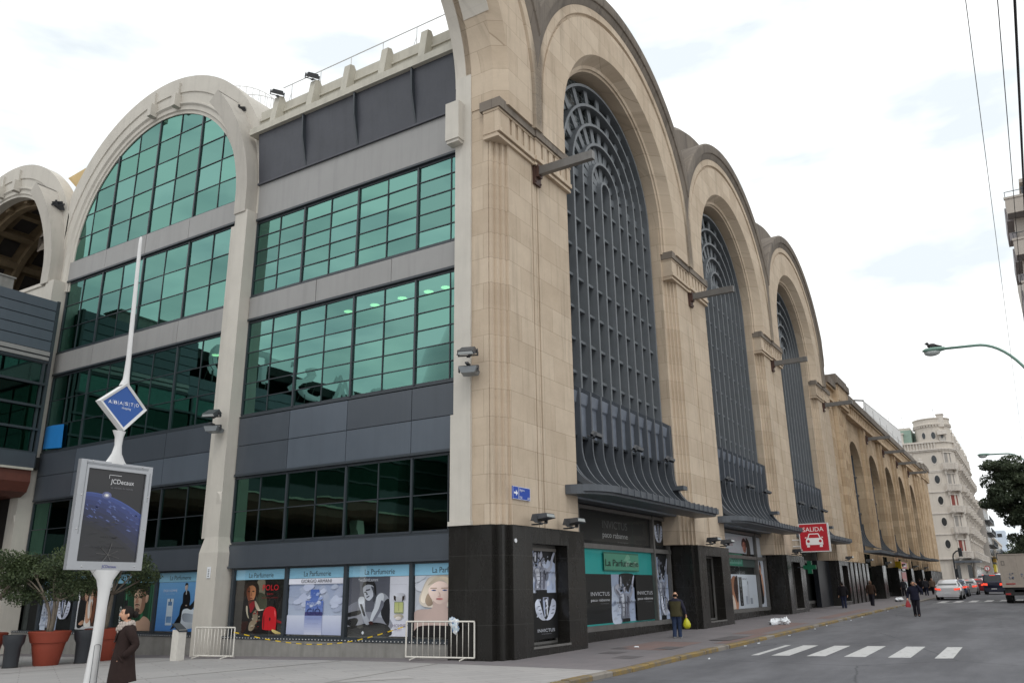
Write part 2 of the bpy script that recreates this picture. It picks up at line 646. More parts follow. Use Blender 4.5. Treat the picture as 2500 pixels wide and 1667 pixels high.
K = 0.0095


def gx(x):
    return K * max(-5.0, min(x, 260.0)) if x > 0 else 0.0


def plz(x, y):
    """plaza level: falls gently away from the street"""
    return -0.004 * max(0, y) if y < 4 else -0.016 - 0.021 * (min(y, 24) - 4)
# ------------------------------------------------------------------ camera, world, sun
C0 = Vector((-18.1155, -11.5928, 1.7))
pit, rol, yaw = 0.296793239, -0.0137235239, 0.554805263
f_ = Vector((math.cos(yaw) * math.cos(pit), math.sin(yaw) * math.cos(pit), math.sin(pit)))
r_ = f_.cross(Vector((0, 0, 1))).normalized()
u_ = r_.cross(f_)
r2 = r_ * math.cos(rol) + u_ * math.sin(rol)
u2 = -r_ * math.sin(rol) + u_ * math.cos(rol)
cam = bpy.data.cameras.new('camera')
cam.lens = 1983.08 / 2500 * 36
cam.sensor_width = 36
cam.clip_end = 5000
cam.clip_start = 0.1
co = bpy.data.objects.new('camera', cam)
M = Matrix((r2, u2, -f_)).transposed().to_4x4()
M.translation = C0
co.matrix_world = M
col.objects.link(co)
sc.camera = co

SUN_EL, SUN_AZ = 52, 215   # azimuth of the sun, degrees counter-clockwise from +X
w = bpy.data.worlds.new('World')
sc.world = w
w.use_nodes = True
nt = w.node_tree
nt.nodes.clear()
wo = nt.nodes.new('ShaderNodeOutputWorld')
bg = nt.nodes.new('ShaderNodeBackground')
sky = nt.nodes.new('ShaderNodeTexSky')
sky.sky_type = 'NISHITA'
sky.sun_disc = False
sky.sun_elevation = rad(SUN_EL)
sky.sun_rotation = rad(90 - SUN_AZ)
sky.air_density = 1.0
sky.dust_density = 2.0
tc = nt.nodes.new('ShaderNodeTexCoord')
mp = nt.nodes.new('ShaderNodeMapping')
mp.inputs['Scale'].default_value = (1.0, 1.0, 3.2)
nt.links.new(tc.outputs['Generated'], mp.inputs[0])
nz = nd(nt, 'ShaderNodeTexNoise', i_Scale=3.0, i_Detail=6.0, i_Roughness=0.55)
nt.links.new(mp.outputs[0], nz.inputs['Vector'])
nz2 = nd(nt, 'ShaderNodeTexNoise', i_Scale=4.0, i_Detail=5.0, i_Roughness=0.5)
nt.links.new(mp.outputs[0], nz2.inputs['Vector'])
cov = ramp(nt, nz.outputs['Fac'], [(0.25, 0.80), (0.40, 1.0)])
cl = ramp(nt, nz2.outputs['Fac'], [(0.36, (9.5, 10.3, 10.8)), (0.53, (14.0, 14.2, 14.2))])
cc = mixc(nt, cov, sky.outputs[0], cl)
nt.links.new(cc, bg.inputs[0])
bg.inputs[1].default_value = 0.082
nt.links.new(bg.outputs[0], wo.inputs[0])

sl = bpy.data.lights.new('sun', 'SUN')
sl.energy = 0.6
sl.angle = rad(18)
sl.color = (1.0, 0.96, 0.90)
so = bpy.data.objects.new('sun', sl)
d = Vector((math.cos(rad(SUN_AZ)) * math.cos(rad(SUN_EL)), math.sin(rad(SUN_AZ)) * math.cos(rad(SUN_EL)), math.sin(rad(SUN_EL))))
so.rotation_euler = d.to_track_quat('Z', 'Y').to_euler()
so.location = (0, -20, 60)
col.objects.link(so)
sc.view_settings.view_transform = 'Standard'
sc.view_settings.look = 'None'
sc.view_settings.gamma = 1
sc.view_settings.use_curve_mapping = False
sc.view_settings.exposure = 0.18
try:
    sc.cycles.transparent_max_bounces = 12
    sc.cycles.max_bounces = 6
    sc.cycles.use_denoising = True
except Exception:
    pass

# ------------------------------------------------------------------ ground
XS = [-900, -300, -80, -20, -5, 0, 10, 25, 45, 70, 100, 130, 180, 260, 500, 1200]


def sheet(name, m, x0, x1, y0, y1, off, ys=None, zf=None):
    mb = MB()
    xs = sorted({x0, x1, *[x for x in XS if x0 < x < x1]})
    ys = sorted({y0, y1, *(ys or [])})
    zf = zf or (lambda x, y: gx(x))
    vs = [(x, y, zf(x, y) + off) for y in ys for x in xs]
    n = len(xs)
    fs = [(j * n + i, j * n + i + 1, (j + 1) * n + i + 1, (j + 1) * n + i) for j in range(len(ys) - 1) for i in range(n - 1)]
    mb.add(vs, fs)
    return struct(mb.build(name, m, fix=False))


sheet('ground', 'kerb_stone', -900, 1200, -700, 900, -0.62)
sheet('road', 'asphalt', -80, 500, -12.2, -3.45, -0.10)
sheet('cross_road', 'asphalt', 113.5, 122.5, -3.45, 200, -0.098)


def slab(name, m, x0, x1, y0, y1, top, drop=0.3, zf=None, step=6):
    """pavement slab with vertical edges"""
    mb = MB()
    zf = zf or (lambda x, y: gx(x))
    n = max(1, int((x1 - x0) / step)); k = max(1, int((y1 - y0) / 2.0)) if zf(0, 0) != zf(-5, 20) or name == 'plaza' else 1
    xs = [x0 + (x1 - x0) * i / n for i in range(n + 1)]
    ys = [y0 + (y1 - y0) * j / k for j in range(k + 1)]
    vs = [(x, y, zf(x, y) + top) for y in ys for x in xs]
    N = n + 1
    fs = [(j * N + i, j * N + i + 1, (j + 1) * N + i + 1, (j + 1) * N + i) for j in range(k) for i in range(n)]
    mb.add(vs, fs)
    for i in range(n):
        for y in (y0, y1):
            a, b = xs[i], xs[i + 1]
            mb.add([(a, y, zf(a, y) + top), (b, y, zf(b, y) + top), (b, y, zf(b, y) + top - drop), (a, y, zf(a, y) + top - drop)], [(0, 1, 2, 3)])
    for x in (x0, x1):
        for j in range(k):
            a, b = ys[j], ys[j + 1]
            mb.add([(x, a, zf(x, a) + top), (x, b, zf(x, b) + top), (x, b, zf(x, b) + top - drop), (x, a, zf(x, a) + top - drop)], [(0, 1, 2, 3)])
    return struct(mb.build(name, m, fix=True))


slab('sidewalk', 'sidewalk_paving', -0.9, 113.5, -3.25, 1.6, 0.0)
slab('plaza', 'plaza_paving', -70, -0.9, -3.25, 40, 0.004, zf=plz)
slab('passage_paving', 'sidewalk_paving', -0.9, 1.0, 1.6, 40, 0.0, zf=plz)
slab('far_sidewalk', 'sidewalk_paving', 122.5, 330, -3.25, 1.0, 0.0)
slab('right_sidewalk', 'sidewalk_paving', -6, 330, -16, -12.2, 0.02)
# kerb stones: painted yellow near the corner, plain further on
mb = MB()
x = -70.0
r = random.Random(3)
while x < 113:
    ln = 1.0 if x < 70 else 4.0
    yy = -3.45 + r.uniform(-0.012, 0.012)
    zt = r.uniform(-0.012, 0.008)
    a, b = x + 0.008, x + ln - 0.008
    mb.mi = 0 if (-8 < x < 40 and r.random() < 0.8) or r.random() < 0.2 else 1
    z0, z1 = gx(a), gx(b)
    vs = [(a, yy, z0 - 0.3), (b, yy, z1 - 0.3), (b, yy, z1 - 0.02 + zt), (a, yy, z0 - 0.02 + zt), (b, yy + 0.03, z1 + zt + .004), (a, yy + 0.03, z0 + zt + .004), (b, -3.25, z1 + zt + .004), (a, -3.25, z0 + zt + .004), (b, -3.25, z1 - .3), (a, -3.25, z0 - .3)]
    mb.add(vs, [(0, 1, 2, 3), (3, 2, 4, 5), (5, 4, 6, 7), (7, 6, 8, 9), (0, 3, 5, 7, 9), (1, 8, 6, 4, 2)])
    x += ln
struct(mb.build('kerb', ['kerb_yellow', 'kerb_stone']))
# plaza paving bands (darker joints that cross the pavement)
mb = MB()
for (xa, ya, xb, yb) in ((-30, 9.2, -1.0, 4.4), (-30, 14.5, -1.2, 10.6), (-14, 6.3, -4, -0.4), (-24, 3.0, -8, 7.5), (-6, 0.6, -0.9, 1.3)):
    n = 10
    for i in range(n):
        p = [(xa + (xb - xa) * t, ya + (yb - ya) * t) for t in (i / n, (i + 1) / n)]
        q = [(x_, y_, plz(x_, y_) + 0.008) for x_, y_ in p]
        mb.add([q[0], q[1], (q[1][0], q[1][1] + 0.07, q[1][2]), (q[0][0], q[0][1] + 0.07, q[0][2])], [(0, 1, 2, 3)])
struct(mb.build('paving_joint', 'concrete_grey', fix=False))

# painted stripes of the near crossing
def stripe(name, pts, off=-0.096):
    mb = MB()
    mb.add([(x_, y_, gx(x_) + off) for x_, y_ in pts], [(0, 1, 2, 3)])
    return struct(mb.build(name, 'road_paint', fix=False))


for i, (ya, wd) in enumerate(((-4.66, .17), (-5.17, .44), (-6.05, .45), (-6.96, .50), (-7.99, .51), (-9.04, .40))):
    xa = 5.0 + 0.12 * i
    stripe('crosswalk_stripe', [(xa, ya), (xa + .12, ya - wd), (xa + 3.85, ya - wd + .05), (xa + 3.75, ya + .03)])
for i in range(6):
    ya = -4.75 - 0.98 * i
    xa = 51.8 + .9 * i
    stripe('crosswalk_stripe', [(xa, ya), (xa + .3, ya - .5), (xa + 4.3, ya - .55), (xa + 4.0, ya - .05)])
stripe('stop_line', [(49.6, -4.7), (49.95, -4.7), (56.2, -9.2), (55.8, -9.2)])
# manhole covers and patches on the pavement
mb = MB()
for (x_, y_, a_, b_) in ((3.4, -1.35, .35, .28), (2.3, -2.3, .4, .3), (5.4, -2.2, .5, .28), (9.8, -2.6, 1.2, .35), (4.9, -.9, .3, .2)):
    z = gx(x_) + .005
    mb.add([(x_ - a_, y_ - b_, z), (x_ + a_, y_ - b_, gx(x_ + a_) + .005), (x_ + a_, y_ + b_, gx(x_ + a_) + .005), (x_ - a_, y_ + b_, z)], [(0, 1, 2, 3)])
simple('dark_patch', L(92, 88, 90), .8, amt=.25)
struct(mb.build('pavement_patch', 'dark_patch', fix=False))
mb = MB()
for (x_, y_, a_, b_) in ((6.2, -1.55, 1.6, .8), (16.0, -2.4, 4.0, .45), (30, -2.5, 6.0, .35), (10, -3.0, 2.5, .2)):
    mb.add([(x_ + sx_ * a_, y_ + sy_ * b_, gx(x_ + sx_ * a_) + .0035) for sx_, sy_ in ((-1, -1), (1, -1), (1, 1), (-1, 1))], [(0, 1, 2, 3)])
make_paving('pink_paving', L(136, 112, 106), L(128, 112, 110), L(100, 92, 92), 0.4, 0.4, 0.006, 0.0, 0.6)
struct(mb.build('pavement_pink_tiles', 'pink_paving', fix=False))
# ------------------------------------------------------------------ the market hall
hall = thing('market_hall', 'big sandstone market hall with tall arched windows and a green glass side', 'shopping hall')
P = 14.08
CX = [9.1 + P * k for k in range(3)]
CZ = 16.95
TOP = 3.36      # top of the granite base

# --- stone piers between the arches (and the corner pier)
piers = []
for k in range(4):
    x0 = P * k
    mb = MB()
    l = 0.03 if k == 0 else -0.23
    plan = [(l, 1.2), (l, .42), (.06, .42), (.06, .33), (.22, .33), (.22, .23), (.38, .23), (.38, .13), (.55, .13), (.55, .04),
            (1.95, .04), (1.95, .15), (2.03, .15), (2.03, .06), (2.19, .06), (2.19, .16), (2.33, .16), (2.33, .04), (4.35, .04), (4.35, 1.2)]
    mb.prism([(x + x0, y) for x, y in plan], TOP, 17.2)
    if k == 0:      # return of the corner pier on the plaza side
        mb.box(0.05, 0.6, 0.42, 1.0, TOP, 17.3)
        mb.box(0.03, .5, 1.0, 1.6, 14.9, 17.2)
    pier = mb.build('pier', 'stone', hall)
    piers.append(pier)
    # capital: mouldings, fluted frieze and weathered top slab
    mb = MB()
    for (xa, xb, dy) in ((-.10, 2.02, 0), (2.02, 4.42, -.05)):
        xa += x0; xb += x0
        mb.mi = 0
        mb.box(xa, xb, -.04 + dy, .5, 14.70, 14.79)
        mb.box(xa + .02, xb, .0 + dy, .49, 14.79, 14.86)
        mb.box(xa, xb, -.09 + dy, .5, 14.86, 15.0)
        mb.box(xa + .03, xb, .03 + dy, .48, 15.0, 15.66)
        mb.box(xa - .02, xb, -.07 + dy, .5, 15.58, 15.66)
        n = 4 if xb - xa < 2.2 else 5
        first = .62 if xa < x0 + 1 else .34
        mb.box(xa, xa + first, -.05 + dy, .485, 15.0, 15.58)
        st = (xb - xa - first) / n
        for i in range(n):
            a = xa + first + st * i
            mb.box(a + .15, a + st - .02, -.05 + dy, .40, 15.0, 15.58)
            mb.box(a + .05, a + .09, -.02 + dy, .40, 15.0, 15.58)
        mb.mi = 1
        mb.box(xa - .05, xb, -.13 + dy, .6, 15.66, 15.98)
    mb.build('capital', ['stone', 'stone_dark'], pier)
    # down pipe in the groove
    mb = MB()
    mb.tube([(x0 + 2.26, .1, TOP), (x0 + 2.26, .1, 14.66)], .05, 8)
    mb.build('down_pipe', 'stone', pier)
    # polished granite base with a display niche
    mb = MB()
    zb = gx(x0) - .4
    if k == 0:
        out = [(0, 1.72), (0, .34), (.2, .34), (.2, .14), (.5, .14), (.5, 0)]
        back = [(4.6, 0), (4.6, 1.25), (3.9, 1.25), (3.9, 1.72)]
    else:
        out = [(.28, 1.25), (.28, .16), (.6, .16), (.6, 0)]
        back = [(4.6, 0), (4.6, 1.25)]
    niche = [(1.5, 0), (1.5, .5), (3.5, .5), (3.5, 0)]
    sh = lambda q: [(a + x0, b) for a, b in q]
    z1, z2 = gx(x0 + 2) + .25, gx(x0) * .35 + 2.92
    mb.prism(sh(out + back), zb, z1)
    mb.prism(sh(out + niche + back), z1, z2)
    mb.prism(sh(out + back), z2, TOP)
    g = mb.build('granite_base', 'granite', pier)
    mb = MB()
    mb.box(x0 + 1.46, x0 + 3.54, -.02, .03, z1 - .06, z1 - .004)
    mb.box(x0 + 1.503, x0 + 3.497, .40, .46, z1, z1 + .06)
    mb.box(x0 + 1.503, x0 + 3.497, .40, .46, z2 - .07, z2)
    mb.box(x0 + 3.42, x0 + 3.497, .40, .46, z1 + .06, z2 - .07)
    mb.box(x0 + 1.503, x0 + 1.56, .40, .46, z1 + .06, z2 - .07)
    mb.build('niche_frame', 'steel_grey', g)
# white painted strip beside the corner pier
mb = MB()
mb.box(-.03, .5, 1.0, 1.58, 6.4, 17.25)
mb.box(-.06, .5, .98, 1.66, TOP + .12, 6.4)
mb.box(-.09, .5, .95, 1.70, TOP + .004, TOP + .12)
mb.box(-.34, .02, 1.25, 1.75, 14.95, 16.25)
mb.box(-.30, .02, 1.28, 1.72, 14.85, 14.95)
mb.build('corner_strip', 'concrete_white', hall)

# --- stone arches
PROF = [(4.78, 1.2), (4.78, .34), (4.86, .30), (4.86, .24), (4.98, .20), (5.26, -.20), (6.70, -.20), (6.72, -.14), (6.80, -.14), (6.84, -.24),
        (7.15, -.24)]
CORN = [(7.155, .3), (7.155, -.24), (7.18, -.26), (7.46, -.33), (7.48, -.39), (7.54, -.41), (7.90, -.42), (7.97, -.36), (7.97, .9), (7.155, .9)]
H = P / 2
for k in range(-1, 3):
    cx = 9.1 + P * k
    n = 96
    path = arcpath(cx, CZ, 0, 180, n, 15.9, 15.9) if k >= 0 else arcpath(cx, CZ, 0, 62, 40, 15.9)
    if k == 2:
        bis = [((cx - H, 0, 0), (-1, 0, 0)), ((cx + 7.45, 0, 0), (1, 0, 0))]
    else:
        bis = [((cx - H, 0, 0), (-1, 0, 0)), ((cx + H, 0, 0), (1, 0, 0))]
    mb = MB()
    prof = PROF + [(7.15, 1.2)]
    if k < 0:
        prof = [(4.98, 1.0)] + [(max(r_q, 4.98), y) for r_q, y in PROF] + [(7.15, 1.0)]
    mb.sweep(prof, path, closed=True)
    if k == 2:
        pass
    a = mb.build('arch', 'stone', hall, smooth=25, bis=bis, cap=k == 2)
    mb = MB()
    mb.sweep(CORN, path)
    # small dentil blocks under the coping
    mb.build('coping', 'stone_dark', a, smooth=25, bis=bis)
    if k < 0:   # painted concrete back half of the cut-off arch over the corner
        mb = MB()
        mb.sweep([(4.99, 1.0), (4.99, 1.62), (7.2, 1.62), (7.2, 1.0)], arcpath(cx, CZ, 0, 62, 40, 17.2))
        mb.sweep([(4.965, .05), (4.965, 1.0), (4.985, 1.0), (4.985, .05)], arcpath(cx, CZ, 24, 62, 24))
        mb.build('arch_back', 'render_white', a, smooth=25, bis=bis)
# barrel roofs behind the arches
for k in range(3):
    cx = CX[k]
    mb = MB()
    pth = [(cx, CZ, math.cos(rad(a_)), math.sin(rad(a_))) for a_ in range(0, 181, 3)]
    mb.sweep([(7.55, .95), (7.55, 30.0), (7.3, 30.0), (7.3, .95)], pth)
    mb.sweep([(7.56, .96), (9.1, .96), (9.35, 1.2), (9.35, 2.0), (7.56, 2.0)], pth)
    mb.build('barrel_roof', 'stone_dark', hall, smooth=25, bis=[((cx - H, 0, 0), (-1, 0, 0)), ((cx + H, 0, 0), (1, 0, 0))])
# fill above pier 4 towards the lower wing
mb = MB()
mb.box(P * 3 + 2.0, P * 3 + 4.9, .3, 6.0, 15.9, 18.2)
mb.build('end_block', 'stone', hall)

# --- tall arched windows with deep metal fins
for k in range(3):
    cx = CX[k]
    mb = MB()
    offs = [.4, 1.2, 2.0, 2.8, 3.6, 4.4]
    z0 = 8.2
    for o in offs:
        n = 10 + int(o * 6)
        path = arcpath(cx, CZ, 0, 180, n, z0, z0)
        mb.sweep([(o - .055, .72), (o + .055, .72), (o + .055, 1.12), (o - .055, 1.12)], path)
    # transoms
    xs = [-4.74] + [-o for o in offs[::-1]] + offs + [4.74]
    for i in range(len(xs) - 1):
        a, b = xs[i], xs[i + 1]
        z = 8.9 - .0
        while z < CZ - .2:
            mb.box(cx + a + .055, cx + b - .055, .86, 1.12, z - .05, z + .05)
            z += 1.205
    # radial bars in the fan
    for i in range(5):
        ra, rb = offs[i] + .055, offs[i + 1] - .055
        for j in range(13):
            if i == 0 and j % 2:
                continue
            t = rad(15 * j)
            mb.bar((cx + ra * math.cos(t), .94, CZ + ra * math.sin(t)), (cx + rb * math.cos(t), .94, CZ + rb * math.sin(t)), .07, .3, (math.cos(t + PI / 2), 0, math.sin(t + PI / 2)))
    aw = mb.build('arched_window', 'grille_grey', hall)
    mb = MB()
    pts = [(cx - 4.77, z0 - 2)] + [(cx + 4.77 * math.cos(rad(180 - 4 * i)), CZ + 4.77 * math.sin(rad(4 * i))) for i in range(46)] + [(cx + 4.77, z0 - 2)]
    mb.flat([(a, 1.15, b) for a, b in pts])
    mb.build('glass', 'leaded_glass', aw, fix=False)
    # projecting lower bay with flared ribs
    mb = MB()
    xl, xr = cx - 4.6, cx + 4.6
    mb.mi = 1
    mb.prism([(.60, 6.55), (.60, 7.60), (.54, 7.66), (.48, 8.02), (1.1, 8.37), (1.1, 6.55)], xl, xr, 'x')
    mb.mi = 0
    mb.prism([(.9, 4.5), (.9, 6.6), (1.12, 6.6), (1.12, 4.5)], xl, xr, 'x')
    mb.box(xl, xr, .54, .9, 6.48, 6.56)
    bb = mb.build('window_bay', ['window_dark', 'panel_streaked'], aw)
    mb = MB()
    curve = [(.40, 8.06), (.40, 6.2)]
    for i in range(1, 11):
        t = i / 10 * PI / 2
        curve.append((.40 - 1.35 * (1 - math.cos(t)), 6.2 - 1.52 * math.sin(t)))
    # rib outline: outer curve down, then inner curve back up
    inner = [(y + .30, z) for y, z in curve[::-1]]
    rib = [(.9, 8.42), (.40, 8.12)] + curve[1:] + inner[:-1] + [(.9, 7.0)]
    for o in [-4.55] + [-q for q in offs[::-1]] + offs + [4.55]:
        mb.prism(rib, cx + o - .045, cx + o + .045, 'x')
    for o in offs:
        pass
    mb.build('rib', 'canopy_grey', bb)
    # canopy
    mb = MB()
    cr = [(cx - 5.55, .03)]
    for i in range(11):
        t = PI / 2 * i / 10
        cr.append((cx - 5.55 + 1.5 * (1 - math.cos(t)), .03 - 1.12 * math.sin(t)))
    cr += [(cx + 5.3, -1.09), (cx + 5.55, -.9), (cx + 5.6, .03)]
    mb.prism(cr, 4.50, 4.70)
    mb.prism([(x_, y_ + .12) if y_ < -.5 else (x_, y_) for x_, y_ in cr], 4.42, 4.50)
    x = cx - 4.0
    while x < cx + 5.3:
        mb.box(x - .03, x + .03, -1.115, -.9, 4.49, 4.725)
        x += .5
    mb.box(cx + 3.95, cx + 4.4, -.18, .5, 5.42, 5.58)
    mb.build('canopy', 'canopy_grey', hall)

# --- shop fronts under the canopies
for k in range(3):
    cx = CX[k]
    g = gx(cx)
    za = g + .12
    mb = MB()
    mb.mi = 0
    xl, xr = cx - 4.5, cx + 5.38
    mb.box(xl, xr, .98, 1.6, g - .3, za + .28 - .12)          # granite plinth
    mb.mi = 1
    mb.box(xl, xr, 1.02, 1.3, za + .165, za + .33)        # sill
    for x_, w_ in ((cx - 4.45, .09), (cx - 2.95, .13), (cx + 3.42, .13), (cx + 5.02, .1)):
        mb.box(x_, x_ + w_, 1.0, 1.25, za + .33, 4.42)
    mb.box(xl, xr, 1.03, 1.24, g * .4 + 2.98, g * .4 + 3.14)
    mb.box(xl, xr, 1.03, 1.24, 4.30, 4.42)
    sf = mb.build('shop_front', ['granite', 'steel_grey'], hall)
    mb = MB()
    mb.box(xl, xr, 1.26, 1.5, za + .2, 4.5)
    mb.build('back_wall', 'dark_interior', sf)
    mb = MB()
    mb.flat([(xl, 1.12, za + .33), (xr, 1.12, za + .33), (xr, 1.12, 4.35), (xl, 1.12, 4.35)])
    mb.build('glass', 'clear_glass', sf, fix=False)
    mb = MB()
    mb.box(cx - 4.75, cx + 5.4, .5, 1.9, 4.46, 4.62)
    mb.build('soffit', 'canopy_grey', sf)
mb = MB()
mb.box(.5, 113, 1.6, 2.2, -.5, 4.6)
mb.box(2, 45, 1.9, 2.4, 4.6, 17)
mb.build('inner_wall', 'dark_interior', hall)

# --- the lower arcaded wing further down the street
WX0, WX1 = P * 3 + 4.35, 113.4
wc = [57.8 + 9.6 * i for i in range(5)]
HW, SP = 3.25, 10.5       # half width of an opening, springing height
mb = MB()
def wing_wall():
    y0, y1 = .42, 1.5
    zt, zb = 15.55, 3.3
    edges = [WX0] + sum([[c - HW, c + HW] for c in wc], []) + [WX1]
    for i in range(0, len(edges), 2):
        mb.box(edges[i], edges[i + 1], y0, y1, zb, zt)
    for c in wc:        # spandrel over the arch
        n = 24
        top = [(c - HW, zt), (c + HW, zt)]
        arch = [(c + HW * math.cos(PI * i / n), SP + HW * math.sin(PI * i / n)) for i in range(n + 1)]
        for i in range(n):
            (xa, za_), (xb, zb_) = arch[i], arch[i + 1]
            vs = [(xa, y0, za_), (xb, y0, zb_), (xb, y0, zt), (xa, y0, zt), (xa, y1, za_), (xb, y1, zb_), (xb, y1, zt), (xa, y1, zt)]
            mb.add(vs, [(0, 1, 2, 3), (4, 7, 6, 5), (0, 4, 5, 1), (3, 2, 6, 7)])
wing_wall()
ww = mb.build('wing_wall', 'stone_wing', hall)
# fluted pilasters
def flutes(xa, xb, n, y, z0, z1, m):
    st = (xb - xa) / n
    for i in range(n):
        m.prism([(xa + st * i + .01, .43), (xa + st * i + .01, y + .22), (xa + st * i + st * .16, y + .2), (xa + st * i + st * .22, y), (xa + st * i + st * .66, y), (xa + st * i + st * .74, y + .16), (xa + st * i + st * .92, y + .24), (xa + st * i + st * .92, .43)], z0, z1)
cl = [(WX0 + .1, WX0 + 1.7, 3, .14), (WX0 + 1.9, WX0 + 2.7, 1, .22), (WX0 + 2.9, WX0 + 5.2, 3, -.02), (WX0 + 5.3, wc[0] - HW - .3, 3, .12)]
for i in range(4):
    a, b = wc[i] + HW + .25, wc[i + 1] - HW - .25
    m_ = (a + b) / 2
    cl += [(a, a + .95, 2, .2), (m_ - .45, m_ + .45, 2, .05), (b - .95, b, 2, .2)]
e0 = wc[4] + HW + .25
cl += [(e0, e0 + 1.2, 2, .2), (e0 + 1.5, e0 + 2.6, 2, .05), (e0 + 3.0, e0 + 6.0, 3, -.05), (e0 + 6.4, e0 + 8.4, 2, -.15), (e0 + 8.8, WX1 - .2, 3, -.05)]
for (a, b, n, y) in cl:
    mb = MB()
    flutes(a, b, n, y, 3.4, 15.5, mb)
    mb.build('pilaster', 'stone_wing', hall)
mb = MB()
mb.mi = 0
mb.box(WX0 - .1, WX1 + .1, -.05, 1.6, 15.5, 15.75)
mb.box(WX0, WX1, .12, 1.5, 15.75, 16.55)
mb.box(WX0 - .1, WX1 + .1, -.08, 1.6, 16.55, 16.72)
for i in range(60):     # short flutes in the frieze
    a = WX0 + 10 + i * .9
    if a < WX1 - 8:
        mb.box(a, a + .5, .03, .3, 15.8, 16.5)
mb.mi = 1
mb.box(WX0 - .15, WX1 + .15, -.22, 1.7, 16.72, 17.3)
wp = mb.build('wing_parapet', ['stone_wing', 'stone_dark'], hall)
for (a, b, y, zt) in ((WX0 + 2.7, WX0 + 7.6, -.28, 18.05), (WX1 - 8.2, WX1 - 4.6, -.25, 17.65), (WX1 - 4.4, WX1 + .4, -.32, 17.95)):
    mb = MB()
    mb.box(a, b, y + .05, 1.9, 15.6, zt - .9)
    mb.box(a + .4, b - .4, y, 1.8, 15.9, zt - .85)
    mb.mi = 1
    mb.box(a - .1, b + .1, y - .12, 2.0, zt - .85, zt - .3)
    mb.box(a + .2, b - .2, y, 1.9, zt - .3, zt)
    mb.build('parapet_block', ['stone_wing', 'stone_dark'], hall)
for i, c in enumerate(wc):
    mb = MB()
    n = 20
    for o in (-2.2, -1.1, 0, 1.1, 2.2):
        h = SP + math.sqrt(HW * HW - o * o)
        mb.box(c + o - .05, c + o + .05, .95, 1.25, 4.6, h)
    for z in (6.2, 7.8, 9.4, 11.0):
        mb.box(c - HW, c + HW, 1.0, 1.2, z - .05, z + .05)
    # flared foot
    curve = [(.95, 6.9)] + [(.95 - 1.5 * (1 - math.cos(PI / 2 * j / 8)), 6.4 - 1.7 * math.sin(PI / 2 * j / 8)) for j in range(9)]
    rib = curve + [(y_ + .25, z_) for y_, z_ in curve[::-1]]
    for o in (-3.1, -2.2, -1.1, 0, 1.1, 2.2, 3.1):
        mb.prism(rib, c + o - .06, c + o + .06, 'x')
    aw = mb.build('arched_window', 'canopy_grey', hall)
    mb = MB()
    pts = [(c - HW, 4.5), (c - HW, SP)] + [(c + HW * math.cos(PI - PI * j / n), SP + HW * math.sin(PI * j / n)) for j in range(1, n)] + [(c + HW, SP), (c + HW, 4.5)]
    mb.flat([(a, 1.22, b) for a, b in pts])
    mb.build('glass', 'leaded_glass', aw, fix=False)
    mb = MB()
    mb.prism([(c - 4.1, .05), (c - 3.3, -1.1), (c + 3.6, -1.1), (c + 4.1, .05)], 4.32 + (i - 2) * .06, 4.52 + (i - 2) * .06)
    x = c - 3.2
    while x < c + 3.6:
        mb.box(x - .03, x + .03, -1.13, -.9, 4.31 + (i - 2) * .06, 4.545 + (i - 2) * .06)
        x += .55
    mb.build('canopy', 'canopy_grey', hall)
    # dark shop front
    mb = MB()
    g = gx(c)
    mb.box(c - HW - .3, c + HW + .3, .7, 1.3, g - .3, g + .4)
    for o in (-3.2, -1.6, 0, 1.6, 3.1):
        mb.box(c + o, c + o + .1, .8, 1.0, g + .4, 4.3)
    mb.box(c - HW - .3, c + HW + .3, .8, 1.0, g + 2.6, g + 2.75)
    sf = mb.build('shop_front', 'granite', hall)
    mb = MB()
    mb.col = (1, 1, 1)
    mb.flat([(c - HW - .3, .93, g + .4), (c + HW + .3, .93, g + .4), (c + HW + .3, .93, 4.3), (c - HW - .3, .93, 4.3)])
    mb.build('glass', 'dark_glass', sf, fix=False)
# granite base of the wing
def wing_base():
    xs = [(WX0 - .1, WX0 + 8.0)] + [(wc[i] + HW + .1, wc[i + 1] - HW - .1) for i in range(4)] + [(wc[4] + HW + .1, WX1 + .2)]
    for a, b in xs:
        mb = MB()
        g = gx(a)
        n = max(1, int((b - a) / 1.5))
        st = (b - a) / n
        for i in range(n):
            mb.box(a + st * i, a + st * (i + .62), -.06, 1.4, g - .4, 3.34 + .0 * g)
            mb.box(a + st * (i + .62), a + st * (i + 1), .08, 1.4, g - .4, 3.33)
        mb.build('granite_base', 'granite', hall)
wing_base()

# --- steel banner arms on the street front
arm_desc = ['nearest the street corner', 'between first and second tall arches', 'between second and third tall arches',
            'just past the third tall arch', 'by the first low arcade arches', 'second along the low arcade', 'third along the low arcade', 'furthest down the low arcade']
proto = None
for i, x in enumerate([2.26, 2.26 + P, 2.26 + 2 * P, 2.26 + 3 * P, 62.6, 72.2, 81.8, 91.4]):
    if proto is None:
        proto = thing('banner_arm', '', 'steel arm', group='steel arms along the street front')
        mb = MB(); mb.box(-.09, .09, -2.05, -.12, -.02, .26)
        mb.build('beam', 'steel_grey', proto)
        mb = MB(); mb.box(-.2, .2, -.06, .03, -.35, .45); mb.box(-.13, .13, -.16, -.06, -.1, .34)
        for a in (-.15, .15):
            mb.tube([(a, -.07, -.28), (a, -.1, -.28)], .03, 6); mb.tube([(a, -.07, .38), (a, -.1, .38)], .03, 6)
        mb.build('bracket', 'rust_brown', proto)
        o = proto
    else:
        o = copy_tree(proto)
    o.location = (x, 0.03 if i < 4 else -.02, 14.42 if i < 4 else 14.5)
    o['label'] = 'steel arm sticking out of the stone front, ' + arm_desc[i]
# ------------------------------------------------------------------ plaza side (x = 0 front, glass at x = .4)
SW = lambda u, v, z: (v, u, z)      # sweep helper: arc in the y-z plane


